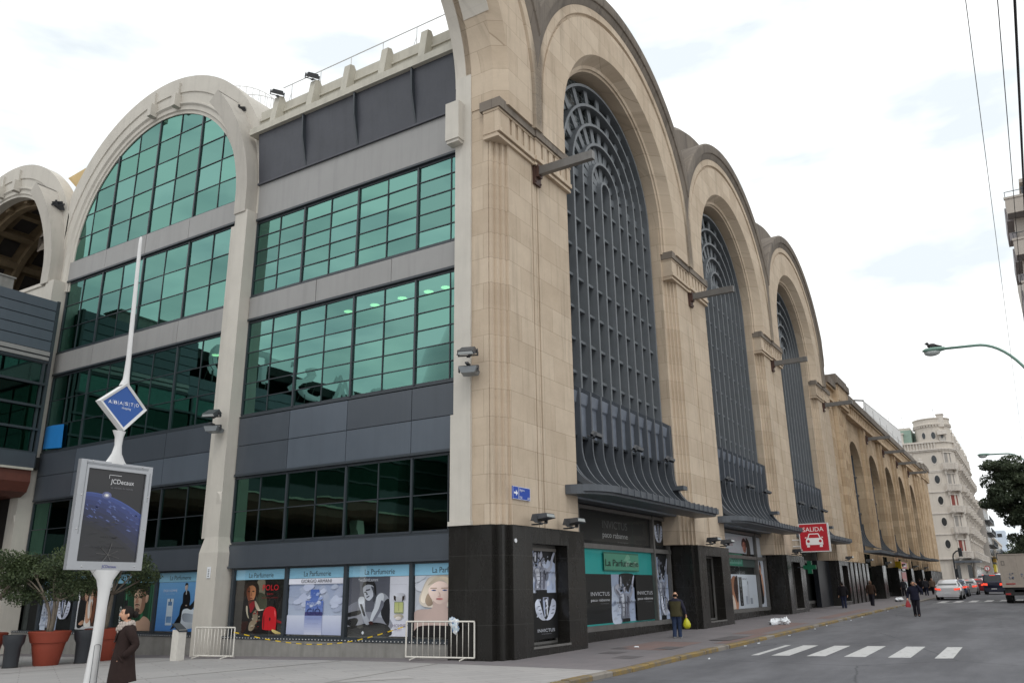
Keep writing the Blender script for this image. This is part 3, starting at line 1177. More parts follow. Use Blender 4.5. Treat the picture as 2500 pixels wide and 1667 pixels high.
def pane_rows(name, x, ys, zs, parent, glassmat, heavy=(), tilt=0.010, arch=None, seed=1):
    """one glazed band: frame bars as the part, every pane a slightly tilted sheet in the glass sub-part"""
    r = random.Random(seed)
    mb = MB()
    y0, y1, z0, z1 = ys[0], ys[-1], zs[0], zs[-1]
    def top(y):
        if not arch:
            return z1
        c, cz, R_ = arch
        d = R_ * R_ - (y - c) ** 2
        return cz + math.sqrt(max(0, d))
    for i, y in enumerate(ys):
        wd = .034 if y in heavy or i in (0, len(ys) - 1) else .014
        if top(y) > z0 + .1:
            mb.box(x - (.05 if wd > .03 else .02), x + .06, y - wd, y + wd, z0, top(y))
    for j, z in enumerate(zs):
        if arch:
            c, cz, R_ = arch
            if z - cz >= R_:
                continue
            hw = math.sqrt(R_ ** 2 - (z - cz) ** 2)
            ya, yb = max(y0, c - hw), min(y1, c + hw)
        else:
            ya, yb = y0, y1
        h = .035 if j in (0, len(zs) - 1) else .013
        mb.box(x - .02, x + .055, ya, yb, z - h, z + h)
    if not arch:
        mb.box(x - .10, x + .07, y0, y1, z0 - .10, z0 - .05)
        mb.box(x - .12, x + .07, y0, y1, z1 + .045, z1 + .12)
    b = mb.build(name, 'frame_dark', parent)
    mb = MB()
    for i in range(len(ys) - 1):
        for j in range(len(zs) - 1):
            a, c_, d, e = ys[i], ys[i + 1], zs[j], zs[j + 1]
            ta, tb = r.uniform(-tilt, tilt), r.uniform(-tilt, tilt)
            if arch:
                pts = []
                m = 6
                za = [min(e, top(a + (c_ - a) * q / m)) for q in range(m + 1)]
                if max(za) <= d + .02:
                    continue
                pts = [(a, d), (c_, d)] + [(a + (c_ - a) * q / m, max(d, za[q])) for q in range(m, -1, -1)]
            else:
                pts = [(a, d), (c_, d), (c_, e), (a, e)]
            q_ = r.uniform(.80, 1.12)
            mb.col = (q_, q_ * r.uniform(.97, 1.03), q_)
            mb.flat([(x + .01 + (y - (a + c_) / 2) * ta + (z - (d + e) / 2) * tb, y, z) for y, z in pts])
    mb.build('glass', glassmat, b, fix=False)
    return b


# bay A, y 1.4 .. 10.9
AY = [1.0, 2.04, 3.34, 4.62, 5.90, 7.18, 8.45, 9.70, 10.92]
AH = (3.34, 5.90, 8.45)
zs1 = [11.98 + i * .575 for i in range(6)]
zs2 = [7.58 + i * .562 for i in range(7)]
pane_rows('window_band', .40, AY, zs1, hall, 'green_glass', AH, seed=1)
pane_rows('window_band', .40, AY, zs2, hall, 'green_glass', AH, seed=2)
pane_rows('window_band', .40, AY, [3.3, 4.32, 5.42], hall, 'dark_glass', AH, seed=3)
# bay B (under the white arch) y 12.3 .. 23.4
BY = [12.28, 13.58, 15.03, 16.52, 17.96, 19.40, 20.82, 22.28, 23.5]
BH = (15.03, 17.96, 20.82)
ARC = (17.85, 16.2, 5.5)
pane_rows('arched_window', .52, BY, [16.24, 17.35, 18.42, 19.5, 20.58, 21.75], hall, 'green_glass', BH, arch=ARC, seed=4)
pane_rows('window_band', .52, BY, [11.95, 13.03, 14.1, 15.18], hall, 'green_glass', BH, seed=5)
pane_rows('window_band', .52, BY, [7.56, 8.66, 9.76, 10.83], hall, 'green_glass', BH, seed=6)
pane_rows('window_band', .52, BY, [3.3, 4.32, 5.42], hall, 'dark_glass', BH, seed=7)

def spandrel(x, y0, y1, z0, z1, m, n=3, name='spandrel', cut=None, mats=None):
    mb = MB()
    st = (y1 - y0) / n
    for i in range(n):
        if mats:
            mb.mi = mats[i % len(mats)]
        mb.box(x + (.004 * (i % 2)), x + .5, y0 + st * i + .012, y0 + st * (i + 1) - .012, z0 + .01, z1 - .01)
    mb.build(name, m, hall)
    return mb

spandrel(.30, 1.0, 10.9, 10.97 + .06, 11.98 - .1, ['grey_panel'], 3)
spandrel(.30, 1.0, 10.9, 14.86 + .12, 16.38, ['grey_panel'], 1)
for (y0, y1, x) in ((1.0, 10.9, .30), (12.28, 23.5, .42)):
    yy = [y0, 3.34, 5.9, 8.45, y1] if y0 < 2 else [y0, 15.03, 17.96, 20.82, y1]
    for (z0, z1, sh_) in ((6.5, 7.46, (0, 0, 1, 0)), (5.5, 6.5, (1, 1, 1, 0))):
        mb = MB()
        for i in range(4):
            mb.mi = sh_[i]
            mb.box(x, x + .4, yy[i] + .012, yy[i + 1] - .012, z0 + .012, z1 - .012)
        mb.mi = 0
        mb.box(x + .05, x + .3, y0, y1, z0 - .012, z0 + .012)
        mb.build('cladding_panel', ['slate_panel', 'slate_light'], hall)
    mb = MB()
    mb.box(x - .03, x + .4, y0, y1, 2.56, 3.2)
    mb.box(x - .08, x + .3, y0, y1, 2.50, 2.56)
    mb.build('fascia', 'slate_panel', hall)
    mb = MB()       # concrete plinth
    mb.box(x - .06, x + .6, y0, y1, -1.2, .36)
    pl = mb.build('plinth', 'concrete_grey', hall)
    mb = MB()       # dotted light strip along the sill
    n = int((y1 - y0) / .13)
    mb.mi = 0
    mb.box(x - .08, x + .3, y0, y1, .362, .43)
    mb.mi = 1
    for i in range(n):
        mb.box(x - .092, x - .08, y0 + .06 + i * .13, y0 + .09 + i * .13, .385, .41)
    mb.build('sill', ['frame_dark', 'white_metal'], hall)
spandrel(.42, 12.28, 23.5, 10.88 + .07, 11.95 - .1, ['grey_panel'], 4)
spandrel(.42, 12.28, 23.5, 15.2 + .11, 16.2, ['grey_panel'], 4)

# shop windows: mullions and glass; backing boards behind
SY = ([.8, 3.26, 5.72, 8.18, 10.62], [12.35, 14.75, 17.15, 19.55, 21.95])
for ys, x in zip(SY, (.40, .52)):
    for i in range(4):
        a, b = ys[i], ys[i + 1]
        mb = MB()
        mb.box(x - .07, x + .06, a - .06, a + .06, .43, 2.5)
        mb.box(x - .05, x + .05, a + .06, b - .06, 2.44, 2.5)
        mb.box(x - .05, x + .05, a + .06, b - .06, .43, .47)
        if i == 3:
            mb.box(x - .07, x + .06, b - .06, b + .06, .43, 2.5)
        sw = mb.build('shop_window', 'frame_dark', hall)
        mb = MB()
        m_ = a + (b - a) * .66
        mb.flat([(x, a + .06, .47), (x, m_, .47), (x, m_, 2.44), (x, a + .06, 2.44)])
        mb.flat([(x + .004, m_ + .008, .47), (x + .004, b - .06, .47), (x + .004, b - .06, 2.44), (x + .004, m_ + .008, 2.44)])
        mb.build('glass', 'clear_glass', sw, fix=False)
        mb = MB()
        mb.box(x + .12, x + .5, a, b, .3, 2.55)
        mb.box(x + .02, x + .5, a + .02, b - .02, .36, .44)
        mb.build('display_back', 'concrete_grey', sw)
        mb = MB()       # pale blue header with the shop name
        mb.mi = 0
        mb.flat([(x + .022, a + .07, 2.13), (x + .022, b - .07, 2.13), (x + .022, b - .07, 2.45), (x + .022, a + .07, 2.45)])
        hd = mb.build('header_band', [simple('header_blue', L(150, 204, 232), .5, amt=.03)] if 'header_blue' not in MATS else 'header_blue', sw, fix=False)
        mb = MB()
        mb.text('La Parfumerie', (x + .018, (a + b) / 2 - .02, 2.19), (0, -1, 0), (0, 0, 1), .15, 1.12)
        mb.build('lettering', 'frame_dark', hd, fix=False)

# dark louvre band with fins, then the parapet and its buttresses
mb = MB()
mb.prism([(.30, 16.42), (.55, 16.42), (.55, 18.46), (.10, 18.46)], 1.05, 10.95, 'y')
mb.box(.22, .6, 1.05, 10.95, 16.36, 16.43)
for i in range(1, 4):
    z = 16.42 + .51 * i
    mb.box(.285 - .1 * i / 2 * .5, .5, 1.05, 10.95, z - .012, z + .012)
lv = mb.build('louvre_band', 'louvre_dark', hall)
for y in (3.45, 6.0, 8.5):
    mb = MB()
    mb.prism([(.27, 16.43), (.34, 16.43), (.34, 18.45), (.05, 18.45), (.02, 17.4)], y - .03, y + .03, 'x') if False else mb.add(
        [(.30, y - .03, 16.44), (.02, y - .03, 17.6), (-.02, y - .03, 18.45), (.3, y - .03, 18.45), (.30, y + .03, 16.44), (.02, y + .03, 17.6), (-.02, y + .03, 18.45), (.3, y + .03, 18.45)],
        [(0, 1, 2, 3), (7, 6, 5, 4), (0, 4, 5, 1), (1, 5, 6, 2), (2, 6, 7, 3), (3, 7, 4, 0)])
    mb.build('fin', 'frame_dark', lv)
mb = MB()
mb.box(-.06, .8, 1.0, 11.3, 18.46, 18.72)
mb.box(.42, 1.3, 1.0, 11.3, 18.72, 19.72)
mb.box(.36, .42, 1.0, 11.3, 19.28, 19.36)
pa = mb.build('parapet', 'ledge_beige', hall)
for y in (10.15, 8.25, 6.55, 4.8, 3.05):
    mb = MB()
    mb.prism([(.0, 18.73), (.0, 19.2), (.22, 19.9), (.38, 19.95), (1.2, 19.4), (1.2, 18.73)], y - .13, y + .13, 'y') if False else mb.add(
        [(a, y + s_, z) for s_ in (-.14, .14) for a, z in ((-.02, 18.73), (.16, 19.86), (.36, 19.92), (.8, 19.3), (.8, 18.73))],
        [(0, 1, 2, 3, 4), (9, 8, 7, 6, 5)] + [(i, (i + 1) % 5, 5 + (i + 1) % 5, 5 + i) for i in range(5)])
    mb.build('buttress', 'ledge_beige', pa)
mb = MB()
for y in [1.2 + 1.6 * i for i in range(7)]:
    mb.tube([(1.4, y, 19.7), (1.4, y, 21.4)], .018, 6)
    mb.tube([(1.4, y + .5, 19.7), (1.4, y, 21.0)], .012, 6)
mb.tube([(1.4, .6, 21.4), (1.4, 11.3, 21.4)], .022, 6)
mb.tube([(1.4, .6, 20.6), (1.4, 11.3, 20.6)], .012, 6)
mb.build('roof_railing', 'white_metal', hall)
mb = MB()
mb.box(2.5, 9, 8.9, 12.5, 18, 20.6)
mb.build('roof_hut', 'ochre_wall', hall)
mb = MB()
mb.box(.8, 12, 1.9, 12, 18.2, 18.6)
mb.build('roof', 'concrete_grey', hall)

# white concrete columns
for yc in (11.32, 23.98):
    mb = MB()
    mb.box(-.12, .6, yc - .38, yc + .27, 3.5, 15.25)
    mb.box(.26, .7, yc + .27, yc + .95, 3.5, 15.0)
    mb.add([(x_, y_, z_) for z_, e in ((-1.2, .14), (3.0, .14), (3.5, 0)) for x_, y_ in ((-.12 - e * .5, yc - .38 - e), (.6, yc - .38 - e), (.6, yc + .27 + e), (-.12 - e * .5, yc + .27 + e))],
           [(0, 1, 2, 3), (8, 11, 10, 9)] + [(4 * j + i, 4 * j + (i + 1) % 4, 4 * j + 4 + (i + 1) % 4, 4 * j + 4 + i) for j in (0, 1) for i in range(4)])
    for z in (4.55,):
        mb.add([(-.12, yc - .385, z), (-.12, yc - .12, z), (-.17, yc - .3, z + .32), (-.12, yc - .385, z + .4), (-.12, yc - .12, z + .4)], [(0, 1, 2), (0, 2, 3), (1, 4, 2), (2, 4, 3)])
    mb.build('column', 'concrete_white', hall)
# white arches
def white_arch(cy, cz, ri, ro, x0, clip0, clip1, deep):
    mb = MB(); mb.T = lambda u, v, z: (v, u, z)
    prof = [(ri, x0 + .5), (ri, x0 + .1), (ri + .12, x0 + .1), (ri + .16, x0 + .04), (ri + .34, x0 + .04), (ri + .42, x0 - .04), (ri + .48, x0 - .04), (ri + .5, x0 + .02), (ri + .95, x0 + .02), (ri + .97, x0 - .03), (ro, x0 - .03), (ro, x0 + .5)]
    mb.sweep(prof, arcpath(cy, cz, 0, 180, 72, cz - 1.4, cz - 1.4))
    mb.sweep([(ri + .55, x0 + .5), (ro - .05, x0 + .5), (ro - .05, x0 + deep), (ri + .55, x0 + deep)], arcpath(cy, cz, 0, 180, 60))
    a = mb.build('concrete_arch', 'concrete_white', hall, smooth=25, bis=[((0, clip0, 0), (0, -1, 0)), ((0, clip1, 0), (0, 1, 0))], cap=True)
    for t in (101, 85):
        yb, zb = cy + (ri + .5) * math.cos(rad(t - 0)), cz + (ri + .5) * math.sin(rad(t))
        m2 = MB()
        m2.box(x0 - .30, x0 + .02, yb - .13, yb + .13, zb - .28, zb + .30)
        m2.box(x0 - .12, x0 + .02, yb - .05, yb + .05, zb + .35, zb + .95)
        m2.build('bracket', 'concrete_white', a)
    m2 = MB(); m2.T = lambda u, v, z: (v, u, z)      # cut-off rib standing proud of the arch
    pa_ = arcpath(cy, cz, 180, 138, 24, cz - 1.0)
    vs_, fs_ = [], []
    for i_, (u_, w_, du, dw) in enumerate(pa_):
        fr = x0 - .545 - .42 * (i_ / (len(pa_) - 1)) ** 1.3
        for r__, y__ in ((ri + .70, fr), (ri + 1.30, fr), (ri + 1.30, x0 + .9), (ri + .70, x0 + .9)):
            zz_ = w_ + r__ * dw
            if i_ == len(pa_) - 1 and y__ > x0:
                zz_ -= .75
            vs_.append((u_ + r__ * du, y__, zz_))
    for i_ in range(len(pa_) - 1):
        for k_ in range(4):
            fs_.append((i_ * 4 + k_, i_ * 4 + (k_ + 1) % 4, i_ * 4 + 4 + (k_ + 1) % 4, i_ * 4 + 4 + k_))
    fs_ += [(3, 2, 1, 0), tuple(range(len(vs_) - 4, len(vs_)))]
    m2.add(vs_, fs_)
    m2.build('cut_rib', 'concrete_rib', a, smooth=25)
    return a
white_arch(17.85, 16.2, 5.5, 7.2, .38, 10.95, 24.2, 16)
ca = white_arch(30.45, 16.2, 5.1, 6.8, .38, 24.1, 38.2, 0.6)
# coffered vault inside the open arch
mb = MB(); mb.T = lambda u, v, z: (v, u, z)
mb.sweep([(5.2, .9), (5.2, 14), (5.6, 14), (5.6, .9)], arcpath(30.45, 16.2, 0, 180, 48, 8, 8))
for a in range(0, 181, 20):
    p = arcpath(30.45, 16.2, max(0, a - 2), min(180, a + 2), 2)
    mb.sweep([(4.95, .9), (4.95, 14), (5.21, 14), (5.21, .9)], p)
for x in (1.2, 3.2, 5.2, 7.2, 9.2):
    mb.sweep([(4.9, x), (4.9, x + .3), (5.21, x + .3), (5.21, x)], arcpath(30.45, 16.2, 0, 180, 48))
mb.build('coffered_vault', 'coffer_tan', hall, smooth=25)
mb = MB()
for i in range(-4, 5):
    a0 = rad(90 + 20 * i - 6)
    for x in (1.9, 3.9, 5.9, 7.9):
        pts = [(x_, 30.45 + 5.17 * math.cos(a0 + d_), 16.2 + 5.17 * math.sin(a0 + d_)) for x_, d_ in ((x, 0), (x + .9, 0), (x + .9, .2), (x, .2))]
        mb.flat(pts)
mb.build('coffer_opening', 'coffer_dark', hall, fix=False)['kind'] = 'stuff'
mb = MB()
mb.box(13.5, 14, 24, 37, 8, 22)
mb.box(.45, 1.2, 24.7, 42, -1.2, 13.2)
mb.box(.6, 14, 24.6, 36, 13.2, 13.4)
mb.build('back_wall', 'coffer_dark', hall)
mb = MB()
mb.box(.3, .5, 24.3, 36, 15.45, 15.62)
mb.box(.35, .45, 24.3, 36, 14.5, 15.45)
mb.build('loggia_rail', 'concrete_white', hall)
mb = MB()
mb.box(14.2, 30, 20, 60, 15, 24.2)
mb.build('rear_block', 'tile_roof', hall)
mb = MB()
mb.prism([(24.2, 19.8), (26.4, 21.7), (24.0, 21.9), (22.8, 20.2)], 1.2, 2.5, 'x')
mb.build('roof_gable', 'ochre_wall', hall)
# stair rail on the white vault
mb = MB()
for s_ in (2.2, 3.0):
    pts = [(s_, 17.85 + 7.3 * math.cos(rad(a)), 16.2 + 7.3 * math.sin(rad(a)) + .42) for a in range(100, 142, 4)]
    mb.tube(pts, .022, 6)
    for p in pts:
        mb.tube([p, (p[0], p[1], p[2] - .5)], .015, 5)
mb.build('vault_rail', 'white_metal', hall)

# interior seen through the green glass: floors, rear wall, columns, ceiling lights
mb = MB()
for z in (3.2, 7.2, 11.3, 15.1):
    mb.box(.85, 7.5, 1.4, 23.5, z - .25, z)
mb.box(7.4, 7.6, 1.4, 24, -.5, 21)
mb.box(.9, 7.4, 23.6, 23.8, -.5, 16)
mb.box(.9, 7.4, 1.7, 1.9, 2.6, 18)
for y in (3, 6.2, 9.4, 13, 16.5, 20):
    for z in (3.2, 7.2, 11.3):
        mb.box(3.2, 3.6, y, y + .4, z, z + 3.9)
mb.build('interior_floor', 'interior_mid', hall)
mb = MB()
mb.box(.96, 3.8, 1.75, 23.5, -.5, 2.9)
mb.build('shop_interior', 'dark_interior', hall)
mb = MB()
for (x, y) in ((1.6, 7.3), (1.6, 6.1), (1.6, 4.9), (1.6, 3.8), (1.6, 3.1), (2.6, 13.8), (2.6, 15.5)):
    mb.lathe([(.16, 11.04), (.16, 11.03)], (x, y, 0), 14)
mb.build('downlight', 'downlight', hall)
# blue film in the corner of the arch bay window
mb = MB()
mb.flat([(.44, 23.4, 7.68), (.44, 21.98, 7.60), (.44, 22.05, 8.60), (.44, 22.9, 8.64), (.44, 23.4, 8.62)])
tag(mb.build('blue_sheet', [simple('blue_film', L(40, 128, 200), .5, amt=.06)], fix=False), 'bright blue sheet over the lowest corner of the green glazing by the dark annex', 'sheet')
# small number plate on the column
mb = MB()
mb.box(-.215, -.2, 11.05, 11.22, 2.2, 2.55)
for i in range(5):
    mb.mi = 1
    mb.box(-.218, -.215, 11.10, 11.17, 2.25 + .05 * i, 2.27 + .05 * i)
tag(mb.build('notice_plate', ['plastic_white', 'frame_dark']), 'small white notice plate fixed low on the white column', 'notice')

# ------------------------------------------------------------------ dark annex that closes the plaza
an = thing('annex_building', 'dark slatted annex with strips of green glass closing the left end of the plaza', 'building', (0, 23, 0))
def an_boxes(name, m, boxes):
    mb = MB()
    for b in boxes:
        mb.box(*b)
    return mb.build(name, m, an)
# coordinates are local to (0, 23, 0)
for x0, x1, zt, nb in ((-6, -.12, 14.06, 5), (-46, -6.02, 12.3, 2)):
    st = (zt - 11.76) / nb if nb == 5 else (zt - 11.2) / nb
    zz = 11.76 if nb == 5 else 11.2
    for i in range(nb):
        an_boxes('slat', 'slate_light', [(x0, x1, -.0, .3, zz + st * i + .02, zz + st * (i + 1) - .02)])
    an_boxes('slat_backing', 'frame_dark', [(x0, x1, .06, .4, zz, zt - .03)])
an_boxes('corner_post', 'frame_dark', [(-.11, .02, -.02, .4, 6.8, 14.08)])
an_boxes('trim', 'grey_panel', [(-6, -.12, -.05, .3, 11.56, 11.74), (-6, -.12, -.03, .3, 11.36, 11.5)])
an_boxes('trim', 'frame_dark', [(-6, -.12, .03, .3, 11.5, 11.56), (-6, -.12, .02, .3, 11.2, 11.36)])
for z in (7.45, 8.43, 9.4, 10.36):
    zt = z + .92
    f = an_boxes('window_band', 'frame_dark', [(-46, -.12, -.06, .15, z - .1, z), (-46, -.12, -.02, .15, zt - .03, zt + .02), (-.3, -.2, -.0, .15, z, zt), (-3.1, -3.04, 0, .15, z, zt), (-6.1, -6.0, 0, .15, z, zt)])
    mb = MB()
    for x in range(-46, 0, 3):
        mb.col = (1, 1, 1)
        mb.flat([(x, .08, z), (min(-.12, x + 3), .08, z), (min(-.12, x + 3), .085, zt), (x, .085, zt)])
    mb.build('glass', 'dark_glass' if z < 10 else 'green_glass', f, fix=False)
an_boxes('fascia', 'slate_panel', [(-46, -.06, -.08, .4, 6.77, 7.38)])
an_boxes('trim', 'ledge_beige', [(-46, -.08, -.1, .3, 6.68, 6.77)])
mb = MB()
mb.prism([(.0, 6.68), (-.05, 6.2), (.1, 5.8), (.5, 5.62), (3, 5.62), (3, 6.68)], -46, -.1, 'x')
mb.build('soffit', [simple('red_brown', L(96, 54, 44), .55, amt=.2)], an)
an_boxes('back_wall', 'dark_interior', [(-46, 6, 5, 5.3, -1.5, 13.8), (-46, .0, .4, 5, 13.4, 13.9), (-46, .4, .4, 5, 6.8, 7.3)])
an_boxes('glass_door', 'window_dark', [(-9, -1.5, 3.4, 3.5, -.6, 4.4), (-20, -10, 3.4, 3.5, -.6, 4.4)])
for x in (-8.6, -20.0, -32):
    an_boxes('column', 'concrete_white', [(x - .3, x + .3, .5, 1.1, -.8, 5.65)])
an_boxes('roof_unit', 'concrete_grey', [(-4.6, -1.9, .3, 1.4, 14.1, 14.62), (-4.7, -1.85, .25, 1.5, 14.62, 14.68)])
# roof letters (they show mirrored in the green glazing)
lt = 'ABASTO'
for i, ch in enumerate(lt):
    mb = MB()
    vs0 = MB()
    x = -8.0 - (len(lt) - 1 - i) * 3.1
    o = thing('roof_letter', 'big white roof letter %s standing on the annex edge' % ch, 'letter', (x, 22.85, 12.3), group='roof letters on the annex')
    for yy in (0, .35):
        mb.text(ch, (0, yy, .35), (1, 0, 0), (0, 0, 1), 1.9, 1.9)
    mb.build('letter_face', 'plastic_white', o, fix=False)
    mb = MB()
    for s_ in (-.5, .5):
        mb.tube([(s_, .2, 0), (s_, .2, .6)], .03, 6)
        mb.tube([(s_, .9, 0), (s_, .3, 1.4)], .025, 6)
    mb.build('stand', 'steel_grey', o)
# ------------------------------------------------------------------ advertising totem on the plaza
zt0 = plz(-10.1, 1.2)
to = thing('advertising_totem', 'tall white totem sign with a blue diamond shop sign above a dark planet poster', 'sign', (-10.1, 1.2, zt0))
def flat_pole(name, prof, th, m, parent, holes=None):
    """prof: [(z, left, right)] -> flat-oval post in the x-z plane, thickness th(z)"""
    mb = MB()
    n = 12
    vs, fs = [], []
    for z, a, b, t in prof:
        c, hw = (a + b) / 2, (b - a) / 2
        for k in range(n):
            an_ = 2 * PI * k / n
            vs.append((c + hw * math.cos(an_), t * math.sin(an_), z))
    for i in range(len(prof) - 1):
        for k in range(n):
            fs.append((i * n + k, i * n + (k + 1) % n, (i + 1) * n + (k + 1) % n, (i + 1) * n + k))
    fs += [list(range(n))[::-1], [(len(prof) - 1) * n + k for k in range(n)]]
    mb.add(vs, fs)
    return mb.build(name, m, parent, smooth=60)
lo = flat_pole('lower_post', [(-.1, -.11, .12, .10), (.3, -.07, .14, .09), (1.0, -.015, .155, .075), (1.55, .0, .16, .07), (1.8, -.02, .18, .07), (1.95, -.07, .22, .07), (2.05, -.16, .29, .07), (2.10, -.2, .33, .07)], 0, 'white_metal', to)
mb = MB()
mb.tube([(.035 + .055 * math.cos(rad(a)), -.086, .95 + .03 * math.sin(rad(a))) if a < 180 else (.035 + .055 * math.cos(rad(a)), -.09, .42 + .03 * math.sin(rad(a))) for a in list(range(0, 181, 30)) + list(range(180, 361, 30)) + [0]], .004, 5)
mb.build('hatch', 'frame_dark', lo)
up = flat_pole('upper_post', [(3.80, -.2, .22, .06), (3.86, -.16, .16, .06), (3.98, -.09, .08, .06), (4.12, -.055, .06, .06), (4.26, -.07, .07, .06), (4.36, -.13, .11, .06)], 0, 'white_metal', to)
flat_pole('mast', [(5.14, -.12, .07, .06), (5.26, -.06, .04, .06), (5.36, -.055, .035, .055), (5.6, -.05, .03, .045), (7.75, -.105, -.045, .03), (7.86, -.10, -.05, .03), (7.90, -.09, -.06, .02)], 0, 'white_metal', to)
# diamond frame and its blue face
mb = MB()
D = [(-.47, 4.80), (-.01, 5.20), (.42, 4.785), (.03, 4.35)]
cxm, czm = -.03, 4.785
for yy in ():
    pass
inn = [(cxm + (x - cxm) * .84, czm + (z - czm) * .84) for x, z in D]
vs = []
for (x, z) in D:
    vs += [(x, .0, z)]
o1 = [(x, -.03, z) for x, z in D]; o2 = [(x, .05, z) for x, z in D]
m1 = [(cxm + (x - cxm) * .97, -.075, czm + (z - czm) * .97) for x, z in D]
i1 = [(x, -.06, z) for x, z in inn]; i0 = [(x, -.045, z) for x, z in inn]
mb.add(o2 + o1 + m1 + i1 + i0, [(0, 1, 2, 3)] + sum([[(4 * r_ + i, 4 * r_ + (i + 1) % 4, 4 * r_ + 4 + (i + 1) % 4, 4 * r_ + 4 + i) for i in range(4)] for r_ in range(4)], []) + [(16, 19, 18, 17)])
df = mb.build('diamond_frame', 'white_metal', to)
mb = MB(); mb.col = L(36, 84, 158)
mb.flat([(x, -.05, z) for x, z in inn])
fc = mb.build('diamond_face', 'paint', to, fix=False)
mb = MB(); mb.col = L(240, 242, 248)
for i, ch in enumerate('ABASTO'):
    mb.text(ch, (-.275 + i * .1, -.054, 4.79 + (.004 * i)), (1, 0, 0), (0, 0, 1), .056, .058 if ch != 'T' else .05)
    if i < 5:
        x = -.225 + i * .1
        mb.flat([(x - .002, -.054, 4.785), (x + .002, -.054, 4.785), (x + .002, -.054, 4.86), (x - .002, -.054, 4.86)])
mb.text('shopping', (0.03, -.054, 4.735), (1, 0, 0), (0, 0, 1), .034, .17)
mb.build('lettering', 'print', fc, fix=False)
# display case
x0, x1, z0, z1 = -.62, .67, 2.10, 3.82
mb = MB()
mb.box(x0, x1, -.02, .035, z0, z1)
for (a, b, c, d) in ((x0, x0 + .15, z0, z1), (x1 - .11, x1, z0, z1), (x0 + .15, x1 - .11, z0, z0 + .13), (x0 + .15, x1 - .11, z1 - .13, z1)):
    mb.box(a, b, -.05, -.02, c, d)
mb.mi = 1
for i in range(60):
    x = x0 + .1 + i * .0185
    mb.box(x, x + .007, -.052, -.05, z1 - .075, z1 - .06)
    if i % 1 == 0:
        mb.box(x + .009, x + .016, -.052, -.05, z1 - .055, z1 - .04)
for i in range(70):
    z = z0 + .55 + i * .0165
    mb.box(x0 + .10, x0 + .113, -.052, -.05, z, z + .007)
for i in range(30):
    z = z1 - .6 + i * .0165
    mb.box(x1 - .05, x1 - .037, -.052, -.05, z, z + .007)
mb.mi = 2
for (x, z) in ((x0 + .24, z0 + .05), (x1 - .14, z0 + .06), (x0 + .07, z0 + .62), (x0 + .08, z0 + 1.15), (x1 - .05, z0 + .66), (x1 - .04, z0 + 1.2), (x0 + .2, z1 - .02), (x1 - .2, z1 - .025)):
    mb.ell((x, -.052, z), (.013, .008, .013), 8, 6)
dc = mb.build('display_case', ['alu', 'frame_dark', 'chrome'], to)
mb = MB()
px0, px1, pz0, pz1 = x0 + .15, x1 - .11, z0 + .13, z1 - .13
mb.col = L(30, 29, 33)
mb.flat([(px0, -.022, pz0), (px1, -.022, pz0), (px1, -.022, pz1), (px0, -.022, pz1)])
w_, h_ = px1 - px0, pz1 - pz0
def P2(u, v, l=1):
    return (px0 + u * w_, -.022 - .001 * l, pz0 + v * h_)
# the planet: horizon arc with bands
def horizon(u):
    return .735 + .02 * math.sin((u - .0) * 3.0) - .22 * max(0, u - .05) ** 1.6
N = 24
bands = [(0, (62, 84, 150)), (.012, (50, 68, 130)), (.05, (44, 58, 114)), (.10, (38, 50, 100)), (.16, (34, 42, 84)), (.22, (30, 36, 70)), (.30, (29, 31, 54)), (.37, (29, 29, 40)), (.42, (30, 29, 33))]
for (b, c), (b2, _) in zip(bands, bands[1:]):
    mb.col = L(*c)
    for i in range(N):
        u, v = i / N, (i + 1) / N
        mb.flat([P2(u, horizon(u) - b2 * (.8 + .4 * u)), P2(v, horizon(v) - b2 * (.8 + .4 * v)), P2(v, horizon(v) - b * (.8 + .4 * v)), P2(u, horizon(u) - b * (.8 + .4 * u))])
r = random.Random(4)
for i in range(46):
    u, v = r.uniform(.02, .93), r.uniform(.05, .28)
    zv = horizon(u) - v
    a = r.uniform(.02, .07)
    mb.col = L(*(r.choice([(88, 104, 160), (70, 88, 150), (58, 66, 120)])))
    mb.flat([P2(u, zv, 2), P2(u + a, zv - .012 - r.uniform(0, .01), 2), P2(min(1, u + a * 1.5), zv - .014, 2), P2(u + a * .5, zv + .006, 2)])
for c, rr, l in (((90, 96, 140), .055, 3), ((170, 172, 190), .03, 4), ((245, 240, 225), .014, 5)):
    mb.col = L(*c)
    mb.flat([P2(.36 + rr * math.cos(t * PI / 8) * 1.5, horizon(.36) + rr * .7 * math.sin(t * PI / 8), l) for t in range(16)])
for i in range(26):         # creases of the old sheet
    u, v = r.uniform(.05, .8), r.uniform(.02, .45)
    a = r.uniform(.06, .2)
    mb.col = L(*(r.choice([(46, 45, 50), (52, 50, 56), (20, 19, 22)])))
    mb.flat([P2(u, v, 6), P2(u + a * .5, v + .015, 6), P2(u + a, v + r.uniform(-.02, .02), 6), P2(u + a * .5, v + .005, 6)])
po = mb.build('poster', 'glazed_print', dc, fix=False)
mb = MB(); mb.col = L(225, 225, 228)
mb.text('JCDecaux', (px0 + w_ * .6, -.031, pz0 + h_ * .855), (1, 0, 0), (0, 0, 1), .075, .42)
mb.flat([P2(.36, .945, 9), P2(.57, .945, 9), P2(.57, .95, 9), P2(.36, .95, 9)])
mb.flat([P2(.36, .905, 9), P2(.366, .905, 9), P2(.366, .95, 9), P2(.36, .95, 9)])
mb.build('lettering', 'print', dc, fix=False)
mb = MB(); mb.col = L(120, 120, 126)
mb.text('les vitrines du monde', (px0 + w_ * .6, -.031, pz0 + h_ * .80), (1, 0, 0), (0, 0, 1), .03, .40)
mb.build('lettering', 'print', dc, fix=False)
mb = MB(); mb.col = L(62, 62, 66)
